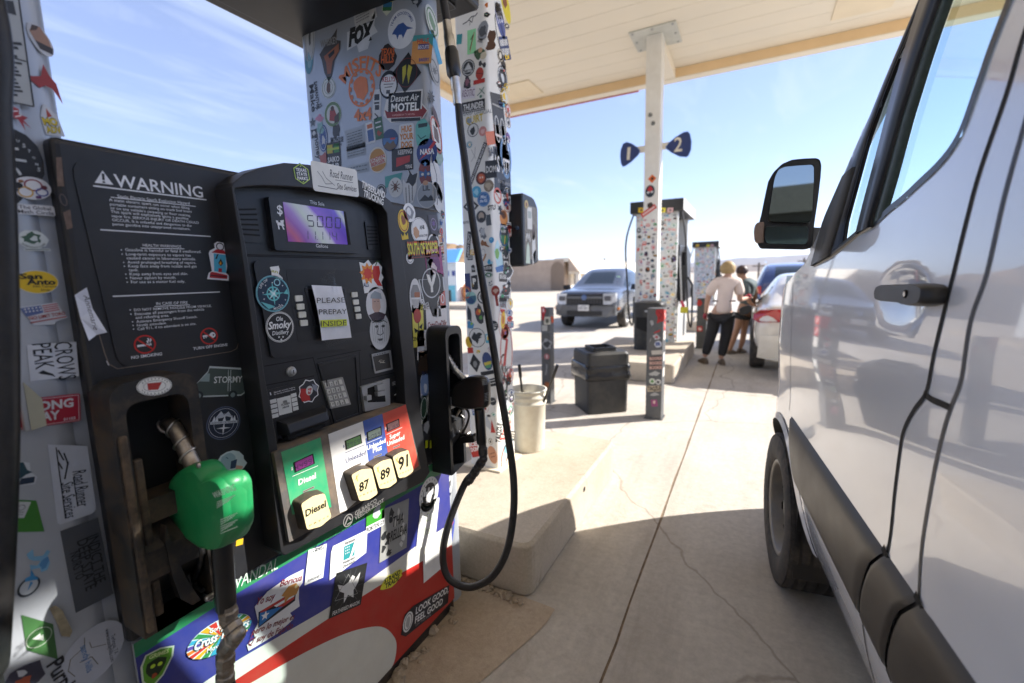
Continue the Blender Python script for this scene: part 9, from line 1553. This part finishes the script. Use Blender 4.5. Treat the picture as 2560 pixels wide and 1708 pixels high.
clad('cladding', tipf, lambda z: s1(z)+.006, zc0, zc1, 40); clad('cladding', lambda z: s1(z)-.006, lambda z: s2(z)+.006, zc0, zc1, 14); clad('cladding', lambda z: s2(z)-.006, lambda z: -3.18, zc0, zc1, 40)
seam('cladding_gap', [(s1(zc0+(zc1-zc0)*k/8), zc0+(zc1-zc0)*k/8) for k in range(9)], .03, o=-.003); seam('cladding_gap', [(s2(zc0+(zc1-zc0)*k/8), zc0+(zc1-zc0)*k/8) for k in range(9)], .03, o=-.003)
seam('sill_gap', [(s1(zc0)-.0, zc0-.01), (s1(zc0)-.02, .47), (s1(zc0)-.03, .38)], .008)
seam('fender_gap', [(tipf(zc1)+.055, zc1+.0), (tipf(zc1)+.06, 1.1), (tipf(zc1)+.10, 1.3), (tipf(zc1)+.16, 1.44)], .006, mat('gap_soft', (.16, .17, .20), .5))
# wheel arch lip and liner
mb = MB(); rows = []
for k in range(33):
    a = R_(-18+216*k/32); y, z = AY+AR*cos(a), AZ+AR*sin(a)
    if z < .33: continue
    d = dS(y, z, False); rows.append([Vector((d-.004, AY+(AR+.03)*cos(a), AZ+(AR+.03)*sin(a))), Vector((d-.012, y, z)), Vector((d+.03, AY+(AR-.012)*cos(a), AZ+(AR-.012)*sin(a))), Vector((.34, AY+(AR-.0)*cos(a), AZ+(AR-.0)*sin(a)))])
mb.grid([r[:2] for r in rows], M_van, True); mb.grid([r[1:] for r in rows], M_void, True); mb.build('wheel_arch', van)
mb = MB(); mb.prism([(.02, -.345, .20), (.02, -.355, .62), (.02, -.30, .62), (.02, -.31, .22)], (.26, 0, 0), M_clad); mb.build('mud_flap', van, bevel=.008)
# wheels: steel rims with slots
def van_wheel(y, x, ax):
    c = Vector((x, y, .355)); R = .357; h = .115; mb = MB()
    P_ = [(.215, -h), (.30, -h*1.05), (.338, -h*.9)]
    for k in range(5):
        a = -h*.78+k*h*.36; P_ += [(R, a), (R, a+h*.25), (R-.010, a+h*.27), (R-.010, a+h*.34)]
    P_ += [(R-.004, h*.9), (.338, h*1.0), (.30, h*1.08), (.27, h*1.06), (.235, h*1.0), (.222, h*.86)]
    mb.lathe(P_, c, ax, M_tyre, 72); w_ = mb.build('wheel', van); A = Vector(ax); u = A.cross(Vector((0, 0, 1))).normalized(); v = A.cross(u)
    mb = MB()                                                                   # shoulder lugs
    for k in range(64):
        a = 2*pi*k/64; d = u*cos(a)+v*sin(a); e = A.cross(d); q = c+A*h*.86+d*(R-.008); mb.prism([q-e*.006, q+e*.006, q+e*.006-d*.03+A*h*.14, q-e*.006-d*.03+A*h*.14], d*.009, M_tyre)
    mb.build('tread_lugs', w_)
    mb = MB(); rim = mat('van_rim', (.17, .165, .155), .42, metal=.5, var=.15, scale=14, dust=.5, dustcol=(.30, .24, .17), dscale=9)
    mb.lathe([(.226, h*.92), (.218, h*.96), (.206, h*.86), (.198, h*.3), (.185, h*.1)], c, ax, rim, 48); mb.lathe([(.185, h*.1), (.16, h*.34), (.13, h*.46), (.10, h*.48), (.085, h*.38), (.078, h*.3), (.07, h*.5), (.05, h*.62), (0, h*.64)], c, ax, rim, 48); mb.build('rim', w_)
    mb = MB()
    for k in range(8):
        a = 2*pi*(k+.5)/8; d = u*cos(a)+v*sin(a); e = A.cross(d); q = c+A*(h*.36+.013)+d*.158; mb.prism([q+d*.018+e*.022+A*-.008, q+d*.018-e*.022+A*-.008, q-d*.016-e*.016+A*.006, q-d*.016+e*.016+A*.006], A*.0035, M_void)
    mb.build('rim_slots', w_)
for y in (0., -3.66): van_wheel(y, .112, (-1, 0, 0)); van_wheel(y, W_V-.155, (1, 0, 0))
# door handle over its dish
hy = [vs(*q, -.03) for q in zz(ZVh, (527, 445), (540, 408), (560, 398), (700, 393), (800, 388), (860, 398), (886, 418), (880, 490), (862, 524), (800, 540), (740, 536), (690, 516), (560, 505), (532, 492))]
mb = MB(); L = roundloop(hy, .006, 3); n = len(L); cy, cz = sum(p.x for p in L)/n, sum(p.y for p in L)/n; rows = []
for x, k in ((.016, .97), (-.012, 1.0), (-.026, .97), (-.034, .86)): rows.append([Vector((dS(p.x, p.y, False)+x, cy+(p.x-cy)*k, cz+(p.y-cz)*k)) for p in L])
rows = [r+[r[0]] for r in rows]; mb.grid(rows, M_clad, True); mb.add(rows[-1][:-1], [tuple(range(n))], M_clad); hn = mb.build('door_handle', van)
q = vs(*zz(ZVh, (717, 458))[0], -.04); mb = MB(); mb.lathe([(0, .0015), (.0075, .0015), (.0085, 0)], (dS(*q, False)-.0345, q[0], q[1]), (-1, 0, 0), M_void, 16); mb.lathe([(0, .002), (.005, .002)], (dS(*q, False)-.0347, q[0], q[1]), (-1, 0, 0), M_chrome, 14); mb.build('key_lock', hn)
# mirror
Zm = (1840, 380, 5.6); yM = 2.16; plM = PY(yM)
mir = [(330, 960), (352, 880), (400, 640), (450, 410), (520, 285), (640, 168), (780, 108), (960, 90), (1130, 84), (1178, 110), (1198, 190), (1186, 360), (1150, 660), (1098, 1010), (1084, 1180), (1064, 1342), (960, 1368), (340, 1356), (306, 1300), (286, 1200)]
def toLm(mb): mb.v = [toL(p) for p in mb.v]; return mb
L = loop(plM, zz(Zm, *mir), .008, 3); c_ = sum(L, Vector())/len(L); n = len(L); mb = MB(); rows = []
for dy, k in ((0, .965), (-.006, .99), (.012, 1.), (.06, .97), (.10, .86), (.125, .6)): rows.append([c_+(p-c_)*k+Vector((0, dy, 0)) for p in L])
rows = [r+[r[0]] for r in rows]; mb.grid(rows, M_trim, True); mb.add(rows[-1][:-1], [tuple(range(n))], M_trim); mb.add(rows[0][:-1], [tuple(range(n))], M_trim); mr = toLm(mb).build('mirror', van)
M_mir = mat('mirror_glass', (.34, .38, .38), .015, metal=1., var=.02)
for P_, ang, nm in (([(500, 975), (455, 940), (462, 860), (530, 420), (552, 330), (600, 240), (690, 204), (1060, 186), (1086, 220), (1086, 420), (1060, 940), (1024, 994)], (R_(-13), 0), 'mirror_glass'), ([(405, 1190), (412, 1070), (442, 1042), (990, 1042), (1014, 1080), (1000, 1250), (964, 1294), (452, 1288), (412, 1250)], (R_(-9), R_(2)), 'mirror_glass')):
    L = loop(PY(yM-.0075), zz(Zm, *P_), .008, 3); c_ = sum(L, Vector())/len(L); mb = MB(); N_ = len(L)
    # the glass is tilted in its frame, so it mirrors the van's flank and the canopy behind us
    T = [c_+Vector(((p-c_).x, (p-c_).x*math.tan(ang[0])*.25-.004, (p-c_).z)) for p in L]; mb.add(T, [tuple(range(N_))], M_mir); o = toLm(mb).build(nm, mr)
    mb = MB(); Q = loop(PY(yM-.0125), zz(Zm, *P_), .008, 3); cq = sum(Q, Vector())/N_; mb.ring([cq+(p-cq)*1.05+Vector((0, .006, 0)) for p in Q], [cq+(p-cq)*1.0 for p in Q], (0, .012, 0), M_trim); toLm(mb).build('glass_frame', mr)
mb = MB(); L = loop(PY(yM-.008), zz(Zm, (300, 985), (395, 978), (388, 1270), (300, 1282), (256, 1240), (246, 1110), (262, 1030)), .006, 3); mb.prism(L, (0, .05, 0), mat('indicator_lens', (.34, .24, .19), .15, coat=1., var=.3, scale=60, var_stretch=(12, 1, 1)), inset=.003); toLm(mb).build('indicator', mr)
mb = MB(); A = [onY(*q, yM+.03) for q in zz(Zm, (1064, 1056), (1066, 1380), (1200, 1388), (1212, 1372), (1216, 1060))]; mb.prism(A, (0, .07, 0), M_trim); B = [onY(*q, yM+.05) for q in zz(Zm, (1200, 1060), (1200, 1386), (1330, 1350), (1330, 1030))]; mb.prism(B, (.02, .06, 0), M_trim); toLm(mb).build('mirror_arm', mr, bevel=.008)
# ------------------------------------------------------------------ the air
mb = MB(); mb.box((-15000, -400, -1.0), (12000, 15000, 420), None) if False else mb.box((-15000, -400, -1.0), (12000, 15000, 420), mat('haze_air', (.5, .5, .5)))
hm = MATS['haze_air']; t = hm.node_tree; t.nodes.clear(); o = N('ShaderNodeOutputMaterial', t); v = N('ShaderNodeVolumePrincipled', t); v.inputs['Color'].default_value = (.72, .82, 1, 1); v.inputs['Density'].default_value = .00004; v.inputs['Anisotropy'].default_value = .2; t.links.new(v.outputs[0], o.inputs['Volume'])
tag(mb.build('haze'), kind='stuff')
